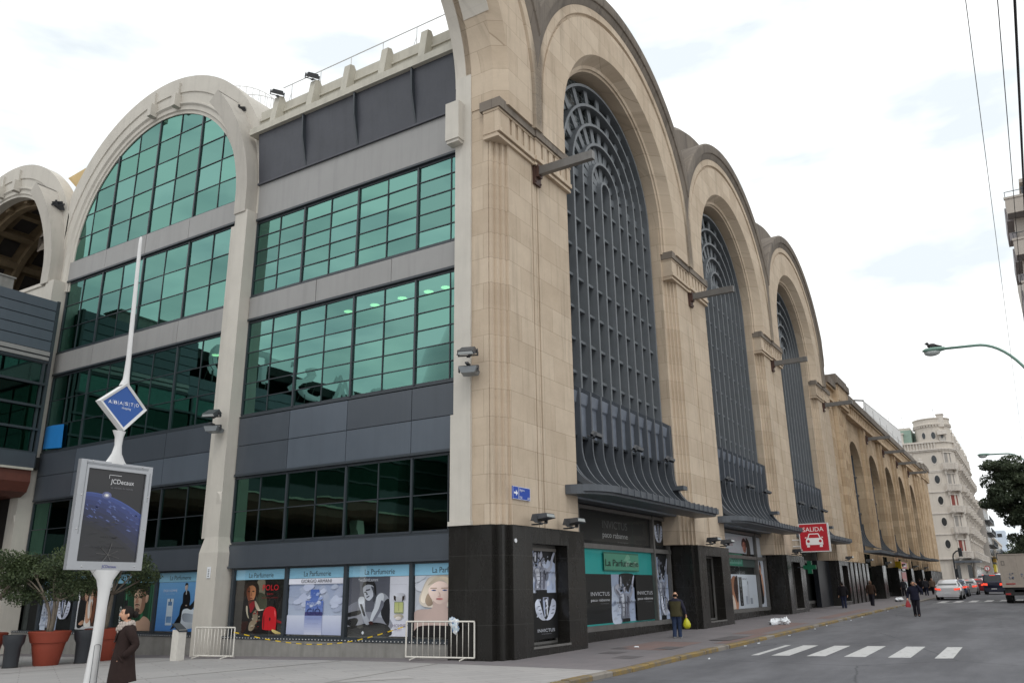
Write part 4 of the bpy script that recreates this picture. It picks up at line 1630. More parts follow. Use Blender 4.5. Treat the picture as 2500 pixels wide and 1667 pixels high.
mb.text('www.jcdecaux.com.ar', (px0 + w_ * .52, -.031, pz0 + h_ * .145), (1, 0, 0), (0, 0, 1), .04, .6)
mb.build('lettering', 'print', dc, fix=False)
mb = MB(); mb.col = L(62, 62, 66)
mb.text('estamos', (px0 + w_ * .5, -.031, pz0 + h_ * .26), (1, 0, 0), (0, 0, 1), .03, .3)
mb.build('lettering', 'print', dc, fix=False)
mb = MB(); mb.col = L(40, 44, 140)
mb.text('JCDecaux', (.08, -.054, z0 + .035), (1, 0, 0), (0, 0, 1), .045, .25)
mb.build('lettering', 'print', dc, fix=False)
mb = MB()
c_ = (px0 + .5 * w_, pz0 + .11)
for a, l_ in ((20, .17), (75, .2), (140, .16), (175, .2), (232, .42), (300, .12), (345, .2)):
    e = (c_[0] + l_ * math.cos(rad(a)), -.053 if l_ > .4 else -.037, c_[1] + l_ * math.sin(rad(a)))
    mb.tube([(c_[0], -.037, c_[1]), e], .003, 4)
mb.build('glass_crack', 'steel_grey', dc)

# ------------------------------------------------------------------ plants
def leaf_cloud(mb, blobs, n, size, seed, flat=.6):
    """blobs: (cx,cy,cz,rx,ry,rz,weight)"""
    r = random.Random(seed)
    tot = sum(b[6] for b in blobs)
    for b in blobs:
        k = int(n * b[6] / tot)
        shade = r.uniform(.15, .75)
        for _ in range(k):
            while True:
                p = Vector((r.uniform(-1, 1), r.uniform(-1, 1), r.uniform(-1, 1)))
                if .25 < p.length < 1 and r.random() < .35 + .65 * p.length:
                    break
            c = Vector((b[0] + p.x * b[3], b[1] + p.y * b[4], b[2] + p.z * b[5]))
            nrm = Vector((r.gauss(0, 1), r.gauss(0, 1), r.gauss(0.5, 1))).normalized()
            a = nrm.orthogonal().normalized()
            a.rotate(Matrix.Rotation(r.uniform(0, 6.28), 3, nrm))
            bb = nrm.cross(a)
            s_ = size * r.uniform(.6, 1.3)
            t = max(0, min(1, shade + r.gauss(0, .22)))
            mb.col = (t, t, t)
            mb.flat([tuple(c - a * s_), tuple(c + bb * s_ * .45 + nrm * s_ * .12), tuple(c + a * s_), tuple(c - bb * s_ * .45 + nrm * s_ * .12)])


def limb(mb, a, b, r0, r1, bend, r):
    a, b = Vector(a), Vector(b)
    pts, rs = [], []
    o = Vector((r.uniform(-1, 1), r.uniform(-1, 1), r.uniform(-.3, .3))) * bend
    for i in range(7):
        t = i / 6
        pts.append(a.lerp(b, t) + o * math.sin(PI * t))
        rs.append(r0 + (r1 - r0) * t)
    mb.tube([tuple(p) for p in pts], rs, 7)
    return pts


def potted(x, y, h, crown, seed, plab, tlab, s=1.0):
    z = plz(x, y)
    p = thing('planter', plab, 'planter', (x, y, z), group='terracotta planters on the plaza')
    mb = MB()
    mb.lathe([(.31 * s, 0), (.33 * s, .02), (.45 * s, .62 * s), (.49 * s, .64 * s), (.56 * s, .88 * s), (.575 * s, .93 * s), (.55 * s, .95 * s), (.50 * s, .93 * s), (.47 * s, .86 * s)], n=36, cap=False)
    mb.build('pot', 'terracotta', p, smooth=35)
    mb = MB()
    mb.lathe([(.48 * s, .86 * s), (.3, .89 * s), (.01, .9 * s)], n=20, cap=False)
    mb.build('soil', 'soil', p, smooth=True)
    t = thing('potted_tree', tlab, 'tree', (x, y, z + .88 * s), group='small trees in the terracotta planters')
    r = random.Random(seed)
    mb = MB()
    tops = []
    for i in range(3):
        a = 2.1 * i + r.uniform(0, 1)
        e = (math.cos(a) * .22, math.sin(a) * .22, h * .42)
        pts = limb(mb, (math.cos(a) * .07, math.sin(a) * .07, 0), e, .05, .038, .06, r)
        for j in range(4):
            a2 = a + r.uniform(-1.3, 1.3)
            q = (e[0] + math.cos(a2) * crown * r.uniform(.35, .75), e[1] + math.sin(a2) * crown * r.uniform(.35, .75), h * r.uniform(.6, .95))
            pp = limb(mb, e, q, .032, .012, .08, r)
            tops.append(q)
            for _ in range(2):
                w = (q[0] + r.uniform(-.35, .35), q[1] + r.uniform(-.35, .35), q[2] + r.uniform(-.1, .3))
                limb(mb, pp[4], w, .012, .006, .05, r)
                tops.append(w)
    mb.build('trunk', 'bark', t, smooth=True)
    blobs = [(q[0] * 1.1, q[1] * 1.1, q[2], r.uniform(.25, .45), r.uniform(.25, .45), r.uniform(.16, .3), r.uniform(.5, 1)) for q in tops]
    for i in range(24):
        a = r.uniform(0, 6.28)
        d = crown * r.uniform(.3, 1.05)
        blobs.append((d * math.cos(a), d * math.sin(a), h * r.uniform(.45, .95), .36, .36, .22, .8))
    mb = MB()
    leaf_cloud(mb, blobs, 12000, .045, seed)
    mb.build('crown', 'leaf_light', t, fix=False)
    return t


potted(-3.85, 13.35, 2.15, 1.15, 5, 'terracotta planter between the two dark bollards, left of the totem', 'small leafy tree in the planter left of the totem sign')
potted(-2.05, 13.5, 2.55, 1.5, 9, 'terracotta planter half hidden behind the woman in the brown coat', 'small leafy tree growing behind the poster case of the totem')
potted(-4.84, 14.94, 2.25, 1.35, 12, 'terracotta planter cut off by the left edge, partly behind a bollard', 'small tree at the far left edge, its branches thin and bare')

def bollard(x, y, s, lab):
    o = thing('bollard', lab, 'bollard', (x, y, plz(x, y)), group='dark flared bollards on the plaza')
    mb = MB()
    mb.lathe([(.20 * s, 0), (.205 * s, .02), (.225 * s, .58 * s), (.29 * s, .70 * s), (.31 * s, .90 * s), (.31 * s, .93 * s), (.27 * s, .93 * s), (.26 * s, .80 * s), (.01, .78 * s)], n=28, cap=False)
    mb.build('body', 'bollard_grey', o, smooth=35)
    mb = MB()
    mb.lathe([(.213 * s, .0), (.213 * s, .03)], n=28)
    mb.build('base_ring', 'rubber', o)
bollard(-4.75, 13.55, .95, 'dark grey flared bollard at the far left, left of the planter')
bollard(-3.0, 12.95, 1.0, 'dark grey flared bollard between the planter and the totem post')

# ------------------------------------------------------------------ barriers, post, cloth, tape
def barrier(x0, y0, x1, y1, z, h, nb, lab, extra):
    a, b = Vector((x0, y0, z)), Vector((x1, y1, z))
    o = thing('crowd_barrier', lab, 'barrier', (x0, y0, z), group='white steel barriers by the facade')
    d = b - a
    mb = MB()
    fr = .022
    P = [Vector((0, 0, .06)), Vector((0, 0, h)), d + Vector((0, 0, h)), d + Vector((0, 0, .06))]
    for i in range(4):
        mb.tube([tuple(P[i]), tuple(P[(i + 1) % 4])], fr, 8)
    mb.build('frame', 'barrier_white', o, smooth=50)
    for i in range(nb):
        t = (i + 1) / (nb + 1)
        m2 = MB()
        m2.tube([tuple(d * t + Vector((0, 0, .07))), tuple(d * t + Vector((0, 0, h)))], .011, 6)
        m2.build('bar', 'barrier_white', o, smooth=True)
    n = Vector((-d.y, d.x, 0)).normalized() * .3
    for t in (.14, .86):
        m2 = MB()
        m2.tube([tuple(d * t - n + Vector((0, 0, .015))), tuple(d * t + Vector((0, 0, .05))), tuple(d * t + n + Vector((0, 0, .015)))], .018, 6)
        m2.build('foot', 'barrier_white', o)
    return o
barrier(-1.05, 10.42, -.78, 8.98, plz(-1, 10) + .03, .86, 11, 'white barrier standing against the white column', 0)
barrier(-.42, 2.76, -.06, .84, .02, .93, 11, 'white barrier with a rag tied on it, in front of the granite corner', 0)
mb = MB()
mb.ell((-.13, 1.43, .93), (.07, .16, .10), 10, 8)
mb.ell((-.16, 1.36, .80), (.05, .09, .16), 10, 8)
mb.ell((-.12, 1.50, .99), (.05, .09, .06), 10, 8)
r = random.Random(2)
mb.v = [(x + r.gauss(0, .012), y + r.gauss(0, .012), z + r.gauss(0, .012)) for x, y, z in mb.v]
mb.c = [L(*r.choice([(214, 220, 226), (190, 205, 214), (120, 150, 190), (225, 228, 230)])) for _ in mb.f]
tag(mb.build('rag', 'cloth', smooth=False), 'pale blue and white rag knotted over the barrier at the granite corner', 'rag')
o = thing('metal_post', 'short white boxed post beside the barrier at the white column', 'post', (-1.63, 10.4, plz(-1.6, 10.4)))
mb = MB()
mb.box(-.13, .13, -.15, .15, 0, .86)
mb.build('body', 'barrier_white', o)
mb = MB()
mb.add([(-.15, -.17, .80), (.15, -.17, .80), (.15, .19, 1.0), (-.15, .19, 1.0), (-.15, -.17, .84), (.15, -.17, .84), (.15, .19, 1.04), (-.15, .19, 1.04)], [(0, 1, 2, 3), (4, 7, 6, 5), (0, 4, 5, 1), (1, 5, 6, 2), (2, 6, 7, 3), (3, 7, 4, 0)])
mb.build('lid', 'frame_dark', o)
# sagging striped tape from barrier to barrier
mb = MB()
a, b = Vector((-.80, 9.0, .62)), Vector((-.42, 2.7, .86))
n = 17
for i in range(n):
    t0, t1 = i / n, (i + .5) / n
    q = [a.lerp(b, t) + Vector((.28 * math.sin(PI * t), 0, -.42 * math.sin(PI * t))) for t in (t0, t1)]
    mb.col = L(226, 190, 30)
    mb.bar(tuple(q[0]), tuple(q[1]), .006, .026)
    q2 = a.lerp(b, (i + 1) / n) + Vector((.28 * math.sin(PI * (i + 1) / n), 0, -.42 * math.sin(PI * (i + 1) / n)))
    mb.col = L(40, 38, 36)
    mb.bar(tuple(q[1]), tuple(q2), .004, .008)
tag(mb.build('barrier_tape', 'paint'), 'yellow and black tape sagging between the two white barriers', 'tape')

# ------------------------------------------------------------------ floodlights
def flood_proto():
    o = empty('floodlight')
    mb = MB()
    mb.add([(-.27, -.36, .05), (.27, -.36, .05), (.27, .12, -.02), (-.27, .12, -.02), (-.22, -.34, .17), (.22, -.34, .17), (.2, .10, .16), (-.2, .10, .16)],
           [(0, 3, 2, 1), (4, 5, 6, 7), (0, 1, 5, 4), (1, 2, 6, 5), (2, 3, 7, 6), (3, 0, 4, 7)])
    mb.build('housing', 'lamp_dark', o)
    mb = MB()
    mb.add([(-.23, -.37, .07), (.23, -.37, .07), (.2, -.355, .15), (-.2, -.355, .15)], [(0, 1, 2, 3)])
    mb.build('lens', 'lens', o)
    mb = MB()
    mb.box(-.3, -.27, -.1, 0, -.06, .12); mb.box(.27, .3, -.1, 0, -.06, .12); mb.box(-.3, .3, -.08, -.03, -.08, -.05)
    mb.box(-.05, .05, -.08, .22, -.12, -.08)
    mb.build('bracket', 'lamp_dark', o)
    return o
FP = None
def flood(x, y, z, rz, lab, group, sc_=1.0, rx=0.0):
    global FP
    if FP is None:
        FP = flood_proto(); o = FP
    else:
        o = copy_tree(FP)
    o.location = (x, y, z); o.rotation_euler = (rx, 0, rz); o.scale = (sc_,) * 3
    tag(o, lab, 'floodlight', group)
    return o
G1 = 'floodlights along the top of the granite base'
names = ['the corner pier', 'the second pier', 'the third pier', 'the fourth pier']
for k in range(3):
    flood(P * k + 1.35, -.32, 3.50, 0, 'dark floodlight on the granite base of %s, left one' % names[k], G1)
    flood(P * k + 3.15, -.32, 3.49, 0, 'dark floodlight on the granite base of %s, right one' % names[k], G1)
flood(P * 3 + 2.2, -.32, 3.50, 0, 'dark floodlight on the granite base of the fourth pier', G1)
flood(P * 3 + 10.4, -.32, 3.50, 0, 'dark floodlight on granite just before the low arcade', G1)
for i in range(4):
    flood(62.6 + 9.6 * i, -.25, 3.5, 0, 'dark floodlight under the low arcade, %s bay from the tall arches' % ('first', 'second', 'third', 'fourth')[i], G1)
G2 = 'floodlights on the window bays'
for k in range(3):
    for j, dx in enumerate((-3.2, .2, 3.3)):
        flood(CX[k] + dx, .18, 6.55, .5, 'grey floodlight on the %s projecting window bay, %s' % (('first', 'second', 'third')[k], ('left end', 'middle', 'right end')[j]), G2, .8, .5)
def pair(x, y, z, lab):
    o = flood(x, y, z, -1.2, 'upturned dark floodlight ' + lab, 'paired floodlights on the columns', .95, .55)
    o2 = flood(x, y, z - .42, -1.2, 'down-facing grey floodlight ' + lab, 'paired floodlights on the columns', .95, PI)
    for c in o2.children:
        if c.name.startswith('housing'):
            c.data = c.data.copy(); c.data.materials[0] = MATS['lamp_grey']
pair(-.42, .80, 7.98, 'on the white strip by the stone corner')
pair(-.55, 11.2, 7.50, 'on the white column above the barrier')
flood(.2, 12.35, 20.15, 2.2, 'small floodlight on the cut rib of the white arch', 'roof floodlights', .8, .9)
flood(.0, 24.6, 19.3, 2.2, 'small roof floodlight above the open arch, right one of two', 'roof floodlights', .9, .9)
flood(.0, 25.25, 19.5, 2.2, 'small roof floodlight above the open arch, left one of two', 'roof floodlights', .9, .9)
flood(.1, 10.1, 19.95, 2.6, 'roof floodlight on the buttress next to the white arch', 'roof floodlights', .9, -.4)
flood(.1, 8.25, 19.98, 2.6, 'roof floodlight on the second buttress from the white arch', 'roof floodlights', .9, -.4)

# ------------------------------------------------------------------ signs on the street front
o = thing('street_sign', 'blue street name plate with a white arrow on the corner pier', 'street sign', (.98, .03, 4.2))
mb = MB(); mb.col = L(24, 70, 170)
mb.box(-.45, -.165, -.03, 0, -.16, .18); mb.box(-.14, .45, -.03, 0, -.16, .18)
mb.col = L(235, 238, 245)
for (a, b) in ((-.45, -.165), (-.14, .45)):
    for (c, d, e, f) in ((a, b, -.16, -.15), (a, b, .17, .18), (a, a + .008, -.15, .17), (b - .008, b, -.15, .17)):
        mb.box(c, d, -.033, -.03, e, f)
mb.build('plate', 'paint', o)
mb = MB(); mb.col = L(240, 242, 248)
mb.flat([(-.40, -.036, -.02), (-.30, -.036, -.02), (-.30, -.036, -.08), (-.20, -.036, .005), (-.30, -.036, .09), (-.30, -.036, .03), (-.40, -.036, .03)])
mb.text('Agüero', (-.11, -.036, .07), (1, 0, 0), (0, 0, 1), .065, .26, 'L')
mb.text('700', (-.11, -.036, -.13), (1, 0, 0), (0, 0, 1), .06, .13, 'L')
mb.text('600', (.42, -.036, -.13), (1, 0, 0), (0, 0, 1), .06, .13, 'R')
mb.build('lettering', 'print', o, fix=False)
mb = MB()
mb.T = lambda x, y, z: (x, z, -y)
mb.lathe([(.055, 0), (.055, .02), (.04, .03)], (0, 0, 0), 16)
o = mb.build('badge', 'plastic_white', smooth=40); o.location = (.62, -.025, 2.95)
tag(o, 'small round white badge on the granite of the corner pier', 'badge')

# red car park exit sign
o = thing('exit_sign', 'red SALIDA sign with a white car, hung out over the pavement', 'sign', (30.6, -.05, 4.3))
mb = MB()
mb.box(-.14, .14, -1.95, -.35, -.78, .78)
mb.build('box', 'white_metal', o)
mb = MB(); mb.col = L(186, 40, 52)
mb.flat([(-.144, -1.90, -.73), (-.144, -.40, -.73), (-.144, -.40, .73), (-.144, -1.90, .73)])
fc = mb.build('face', 'paint', o, fix=False)
mb = MB(); mb.col = L(244, 240, 240)
mb.text('SALIDA', (-.15, -1.15, .33), (0, -1, 0), (0, 0, 1), .24, 1.12)
def C2(a, b):
    return (-.15, -1.15 - a, b)
mb.flat([C2(-.46, -.16), C2(-.42, -.06), C2(-.36, -.02), C2(-.26, .22), C2(.26, .22), C2(.36, -.02), C2(.42, -.06), C2(.46, -.16), C2(.46, -.40), C2(-.46, -.40)])
for s_ in (-1, 1):
    mb.flat([C2(s_ * .42, -.38), C2(s_ * .27, -.38), C2(s_ * .27, -.52), C2(s_ * .42, -.52)])
    mb.flat([C2(s_ * .50, -.02), C2(s_ * .40, -.02), C2(s_ * .40, .03), C2(s_ * .48, .03)])
mb.col = L(186, 40, 52)
mb.flat([(-.153, -1.15 + .30, -.02), (-.153, -1.15 + .22, .17), (-.153, -1.15 - .22, .17), (-.153, -1.15 - .30, -.02)])
for s_ in (-1, 1):
    mb.flat([(-.153, -1.15 + s_ * .32 + .08 * math.cos(t * PI / 6), -.2 + .08 * math.sin(t * PI / 6)) for t in range(12)])
mb.build('lettering', 'print', fc, fix=False)
mb = MB()
for z in (-.1, -.45):
    mb.tube([(0, -.38, z), (0, .1, z)], .035, 8)
mb.build('bracket', 'white_metal', o)
# green pharmacy cross
o = thing('pharmacy_cross', 'green pharmacy cross beside the third doorway under the SALIDA sign', 'sign', (31.0, -.12, 2.72))
mb = MB()
pl_ = [(-.1, -.3), (.1, -.3), (.1, -.1), (.3, -.1), (.3, .1), (.1, .1), (.1, .3), (-.1, .3), (-.1, .1), (-.3, .1), (-.3, -.1), (-.1, -.1)]
mb.col = L(18, 96, 66)
mb.prism([(a * 1.15 - .55, b * 1.15) for a, b in pl_], -.09, .09, 'x')
mb.build('box', 'paint', o)
mb = MB()
mb.tube([(0, -.2, 0), (0, .12, 0)], .03, 6)
mb.build('bracket', 'frame_dark', o)
# red and yellow kiosk sign under the far canopy
o = thing('kiosk_sign', 'red and yellow fast food fascia under the arcade canopy', 'sign', (73.6, .2, gx(73.6)))
mb = MB()
mb.col = L(188, 40, 44); mb.box(-2.1, 2.0, -.5, .2, 2.55, 3.15)
mb.col = L(232, 196, 30)
for a in (-2.5, -2.25, 2.02, 2.3):
    mb.box(a, a + .2, -.52, .2, 2.5, 3.2)
mb.col = L(240, 235, 235); mb.box(-1.4, 1.1, -.52, -.5, 2.75, 2.97); mb.box(-2.0, 0, -.52, -.5, 2.35, 2.5)
mb.build('fascia', 'paint', o)
o = thing('entrance_panel', 'tall red and white ENTRADA panel at the arcade doorway', 'sign', (74.2, .15, gx(74)))
mb = MB()
mb.col = L(14, 14, 16); mb.box(-2.6, 1.9, -.2, .2, 0, 2.3)
mb.col = L(176, 38, 44); mb.box(-1.6, 1.5, -.24, -.2, 1.35, 2.2)
mb.col = L(214, 226, 230); mb.box(-1.6, 1.5, -.24, -.2, .5, 1.32)
mb.col = L(110, 130, 140)
for i in range(6):
    mb.box(-1.2 + .45 * i, -.95 + .45 * i, -.245, -.24, .75 + .06 * (i % 3), .95)
mb.col = L(236, 232, 232)
mb.text('ENTRADA', (-.05, -.25, 1.42), (1, 0, 0), (0, 0, 1), .16, 2.4)
mb.build('panel', 'paint', o)
# cash machine panel by the third opening
o = thing('cash_machine', 'grey and white cash machine front in the dark third doorway', 'cash machine', (42.3, .6, gx(42)))
mb = MB()
mb.col = L(24, 27, 34); mb.box(-3.4, 2.2, 0, .3, 0, 2.9)
mb.col = L(132, 142, 160); mb.box(.3, 2.0, -.04, 0, 1.25, 2.5)
mb.col = L(190, 196, 200); mb.box(.3, 2.1, -.1, 0, 1.02, 1.12)
mb.col = L(120, 124, 34); mb.box(.55, 1.6, -.03, 0, .12, .95)
mb.build('panel', 'paint', o)

# ------------------------------------------------------------------ street lamps, wires, traffic light
def street_lamp(x, lab):
    o = thing('street_lamp', lab, 'street lamp', (x, -12.65, gx(x)), group='curved arm street lamps along the right pavement')
    mb = MB()
    mb.tube([(0, 0, 0), (0, 0, .6)], .12, 12); mb.tube([(0, 0, .6), (0, 0, 7.2)], [.085, .065], 12)
    mb.build('pole', 'lamp_green', o, smooth=50)
    mb = MB()
    pts = [(0, 0, 7.0)]
    for i in range(13):
        t = i / 12
        pts.append((0, 1.62 * t ** 1.25 + .02, 7.2 + 1.95 * math.sin(t * PI / 2) ** .85))
    pts.append((0, 2.55, 9.19))
    mb.tube(pts, .045, 8)
    mb.build('arm', 'lamp_green', o, smooth=True)
    mb = MB()
    mb.lathe([(.06, 0), (.10, .05), (.13, .2), (.15, .42), (.12, .62), (.02, .72)], n=14, sx=1.0)
    mb.T = None
    mb.v = [(a * 1.15, 2.5 + c, 9.2 + b * .62) for a, b, c in mb.v]
    hd = mb.build('lamp_head', 'lamp_green', o, smooth=50)
    mb = MB()
    mb.ell((0, 2.92, 9.12), (.14, .26, .13), 14, 8)
    mb.build('lamp_glass', 'lens', hd, smooth=True)
    return o
street_lamp(12, 'green street lamp with a bird on it, nearest in the sky')
street_lamp(42, 'smaller green street lamp head just above the tree')
mb = MB()
mb.ell((0, 0, .07), (.05, .10, .055), 12, 8); mb.ell((0, .09, .13), (.032, .04, .035), 10, 7)
mb.tube([(0, .12, .13), (0, .165, .125)], [.012, .003], 6); mb.tube([(0, -.08, .06), (0, -.2, .03)], [.03, .012], 6)
for s_ in (-.02, .02):
    mb.tube([(s_, 0, .03), (s_, .01, -.03)], .006, 5)
ob = mb.build('bird', simple('feather', (.035, .032, .035), .7), smooth=True); ob.location = (12, -9.75, 9.36)
ob.scale = (1.5, 1.5, 1.5)
tag(ob, 'small dark bird perched on the nearer street lamp head', 'bird')

def wire(name, y, z, ry, rr, lab, sag=.5):
    mb = MB()
    pts = [(-40 + 95 * i / 40, y + ry * (i / 40), z - 4 * sag * (i / 40) * (1 - i / 40)) for i in range(41)]
    mb.tube(pts, rr, 5)
    tag(mb.build(name, 'wire', smooth=True), lab, 'cable', 'overhead cables above the right kerb')
wire('overhead_cable', -12.22, 12.0, .12, .008, 'thin overhead cable, leftmost of the three in the sky', .15)
wire('overhead_cable', -12.55, 12.0, -.3, .010, 'thin overhead cable in the middle of the three', .15)
wire('overhead_cable', -12.90, 12.0, -.08, .028, 'thick overhead cable running down the right edge of the sky', .15)

o = thing('traffic_light', 'traffic light on a bent dark pole at the far corner', 'traffic light', (107, -2.2, gx(107)))
mb = MB()
mb.tube([(0, 0, 0), (0, 0, 4.1), (0, -.1, 4.5), (0, -.5, 4.85), (0, -.9, 4.95)], .09, 8)
mb.build('pole', 'frame_dark', o, smooth=True)
for (a, b, c) in ((-.95, 4.15, 0), (-.15, 1.5, .02)):
    mb = MB(); mb.box(-.2, .1, a - .22, a + .22, b, b + 1.1)
    for i in range(3):
        mb.box(-.35, -.2, a - .16, a + .16, b + .1 + .34 * i + .24, b + .1 + .34 * i + .28)
    mb.build('signal_head', 'frame_dark', o)

# ------------------------------------------------------------------ litter
r = random.Random(11)
def crumple(name, x, y, s, c, lab, cat, n=4, gr=None):
    mb = MB()
    for i in range(n):
        mb.ell((r.uniform(-.5, .5) * s * 1.6, r.uniform(-.3, .3) * s, s * .16), (s * r.uniform(.3, .6), s * r.uniform(.25, .4), s * r.uniform(.12, .26)), 10, 6)
    mb.v = [(a + r.gauss(0, .07) * s, b + r.gauss(0, .07) * s, max(.004, q + r.gauss(0, .05) * s)) for a, b, q in mb.v]
    ob = mb.build(name, c)
    road = y < -3.45
    ob.location = (x, y, gx(x) - (.1 if road else 0))
    return tag(ob, lab, cat, gr)
crumple('plastic_bag', 18.9, -1.95, .6, 'plastic_white', 'crumpled white plastic bag lying on the pavement by the second shop', 'plastic bag', 6)
crumple('paper_sheet', 52.6, -2.1, .8, 'plastic_white', 'long white sheet lying on the far pavement', 'paper', 4)
spots = [(5.3, -1.2), (3.6, -4.0), (8.0, -3.62), (9.2, -3.7), (13.0, -3.7), (17.2, -3.66), (19.6, -3.62), (24.5, -3.7), (28.0, -3.6), (36.0, -3.7), (44.0, -3.62)]
for i, (x, y) in enumerate(spots):
    crumple('litter', x, y, .075 if i else .1, 'plastic_white', 'scrap of white paper litter along the kerb', 'litter', 2, 'paper scraps along the kerb')
# mast and lattice sign on the roofs
o = thing('antenna_mast', 'thin lattice aerial mast behind the left vault', 'antenna', (30, 34, 20))
mb = MB()
for a in (-.15, .15):
    mb.tube([(a, 0, 0), (a * .5, 0, 16)], .03, 5)
for i in range(20):
    mb.tube([(-.15, 0, .8 * i), (.15, 0, .8 * i + .8)], .015, 4)
mb.build('mast', 'steel_grey', o)
mb = MB(); mb.box(-.5, .5, -.3, .3, 16, 16.15)
mb.build('head', 'steel_grey', o)
o = thing('roof_sign_frame', 'white lattice sign frame leaning over the arcade parapet', 'sign frame', (79.5, 2.2, 17.3))
mb = MB()
for z, e in ((2.6, .3), (3.3, .7), (4.4, 1.36)):
    mb.tube([(0, 0, z), (31, .0, z + e)], .06, 5)
mb.build('rail', 'white_metal', o)
mb = MB()
for i in range(57):
    mb.box(.55 * i, .55 * i + .27, -.035, .035, 1.2, 4.4 + i * .024)
mb.build('slat_panel', 'white_metal', o)
mb = MB()
for i in range(6):
    x = 1 + 5.2 * i
    mb.tube([(x, 0, 0), (x, 0, 4.3)], .06, 5); mb.tube([(x, 3, 0), (x, 0, 4.0)], .05, 5)
mb.tube([(0, -.1, 4.4), (0, 5.5, 5.4)], .09, 6); mb.tube([(0, 5.5, 0), (0, 5.5, 5.4)], .08, 6); mb.tube([(0, 4.0, 5.0), (0, 5.5, 4.0)], .05, 6)
mb.build('support', 'steel_grey', o)
# ------------------------------------------------------------------ people
def skin_obj(name, nodes, edges, root, mats, parent=None, sub=1, flat=None, jitter=0.0, seed=0):
    """one continuous surface grown round a skeleton: nodes {n: (x,y,z,r[,ry])}"""
    me = bpy.data.meshes.new(name)
    bm = bmesh.new()
    sl_ = bm.verts.layers.skin.verify()
    vv = {}
    for k, p in nodes.items():
        v = bm.verts.new(p[:3])
        v[sl_].radius = (p[3], p[4] if len(p) > 4 else p[3])
        v[sl_].use_root = k == root
        vv[k] = v
    for a, b in edges:
        bm.edges.new((vv[a], vv[b]))
    bm.to_mesh(me)
    bm.free()
    ob = bpy.data.objects.new(name, me)
    col.objects.link(ob)
    ob.modifiers.new('skin', 'SKIN').use_smooth_shade = True
    s_ = ob.modifiers.new('sub', 'SUBSURF')
    s_.levels = s_.render_levels = sub
    dg = bpy.context.evaluated_depsgraph_get()
    dg.update()
    m2 = bpy.data.meshes.new_from_object(ob.evaluated_get(dg))
    ob.modifiers.clear()
    ob.data = m2
    bpy.data.meshes.remove(me)
    m2.name = name
    m2.materials.clear()
    for m in (mats if isinstance(mats, list) else [mats]):
        m2.materials.append(MATS[m] if isinstance(m, str) else m)
    if jitter:
        r = random.Random(seed)
        for v in m2.vertices:
            v.co += Vector((r.gauss(0, jitter), r.gauss(0, jitter), r.gauss(0, jitter)))
    m2.polygons.foreach_set('use_smooth', [True] * len(m2.polygons))
    if parent:
        ob.parent = parent
    return ob


def add_head(ob, S, cx=.012, cz=.915, k=1.0):
    """a sculpted head (brow, sockets, nose, lips, chin, tapered jaw) joined into the body mesh"""
    n, m = 36, 28
    g = lambda v, c, w: math.exp(-((v - c) / w) ** 2)
    vs, fs = [], []
    for i in range(m + 1):
        ph = -PI / 2 + PI * i / m
        for j in range(n):
            t = 2 * PI * j / n
            nx, ny, nz = math.cos(ph) * math.cos(t), math.cos(ph) * math.sin(t), math.sin(ph)
            x, y, z = nx * .060, ny * .0475, nz * .069
            low, fr = max(0, -nz), max(0, nx)
            y *= 1 - .30 * low ** 1.5
            x *= (1 - .42 * low) if nx < 0 else (1 - .06 * low)
            x += fr * (.016 * g(ny, 0, .17) * g(nz, -.17, .15) + .006 * g(ny, 0, .13) * g(nz, .06, .2) + .003 * g(nz, .30, .12) + .005 * g(ny, 0, .3) * g(nz, -.48, .1) + .008 * g(ny, 0, .32) * g(nz, -.80, .17))
            x -= fr * .006 * (g(ny, .40, .17) + g(ny, -.40, .17)) * g(nz, .10, .11)
            vs.append(((cx + x * k) * S, y * k * S, (cz + z * k) * S))
    for i in range(m):
        for j in range(n):
            fs.append((i * n + j, i * n + (j + 1) % n, (i + 1) * n + (j + 1) % n, (i + 1) * n + j))
    bm = bmesh.new()
    bm.from_mesh(ob.data)
    bv = [bm.verts.new(v) for v in vs]
    for f in fs:
        bm.faces.new([bv[q] for q in f]).smooth = True
    bmesh.ops.remove_doubles(bm, verts=bv, dist=.0005 * S)
    bm.normal_update()
    bm.to_mesh(ob.data)
    bm.free()


def cloth(name, c, rough=.9):
    if name not in MATS:
        simple(name, c, rough, amt=.16, scale=9, spec=.2, bstr=.2)
    return name


def hand_nodes(nodes, edges, w, side, d, h, tag_):
    """palm, four unequal bent fingers and a thumb; d = direction of the fingers, h = palm-across direction"""
    w, d, h = Vector(w[:3]), Vector(d).normalized(), Vector(h).normalized()
    n = d.cross(h).normalized()
    p = w + d * .055
    nodes['palm' + tag_] = (*p, .026, .018)
    edges.append(('wr' + tag_, 'palm' + tag_))
    for i, (o, l) in enumerate(((-.028, .055), (-.009, .068), (.010, .063), (.028, .048))):
        a = p + d * .03 + h * o
        b = a + d * l * .55 - n * .008
        c = b + d * l * .3 - n * .03
        for q, k, r_ in ((a, 'a', .010), (b, 'b', .009), (c, 'c', .0075)):
            nodes['f%d%s%s' % (i, k, tag_)] = (*q, r_)
        edges += [('palm' + tag_, 'f%da%s' % (i, tag_)), ('f%da%s' % (i, tag_), 'f%db%s' % (i, tag_)), ('f%db%s' % (i, tag_), 'f%dc%s' % (i, tag_))]
    a = p - h * .038 + d * .0
    b = a - h * .018 + d * .03 - n * .012
    nodes['t0' + tag_] = (*a, .011)
    nodes['t1' + tag_] = (*b, .009)
    edges += [('palm' + tag_, 't0' + tag_), ('t0' + tag_, 't1' + tag_)]


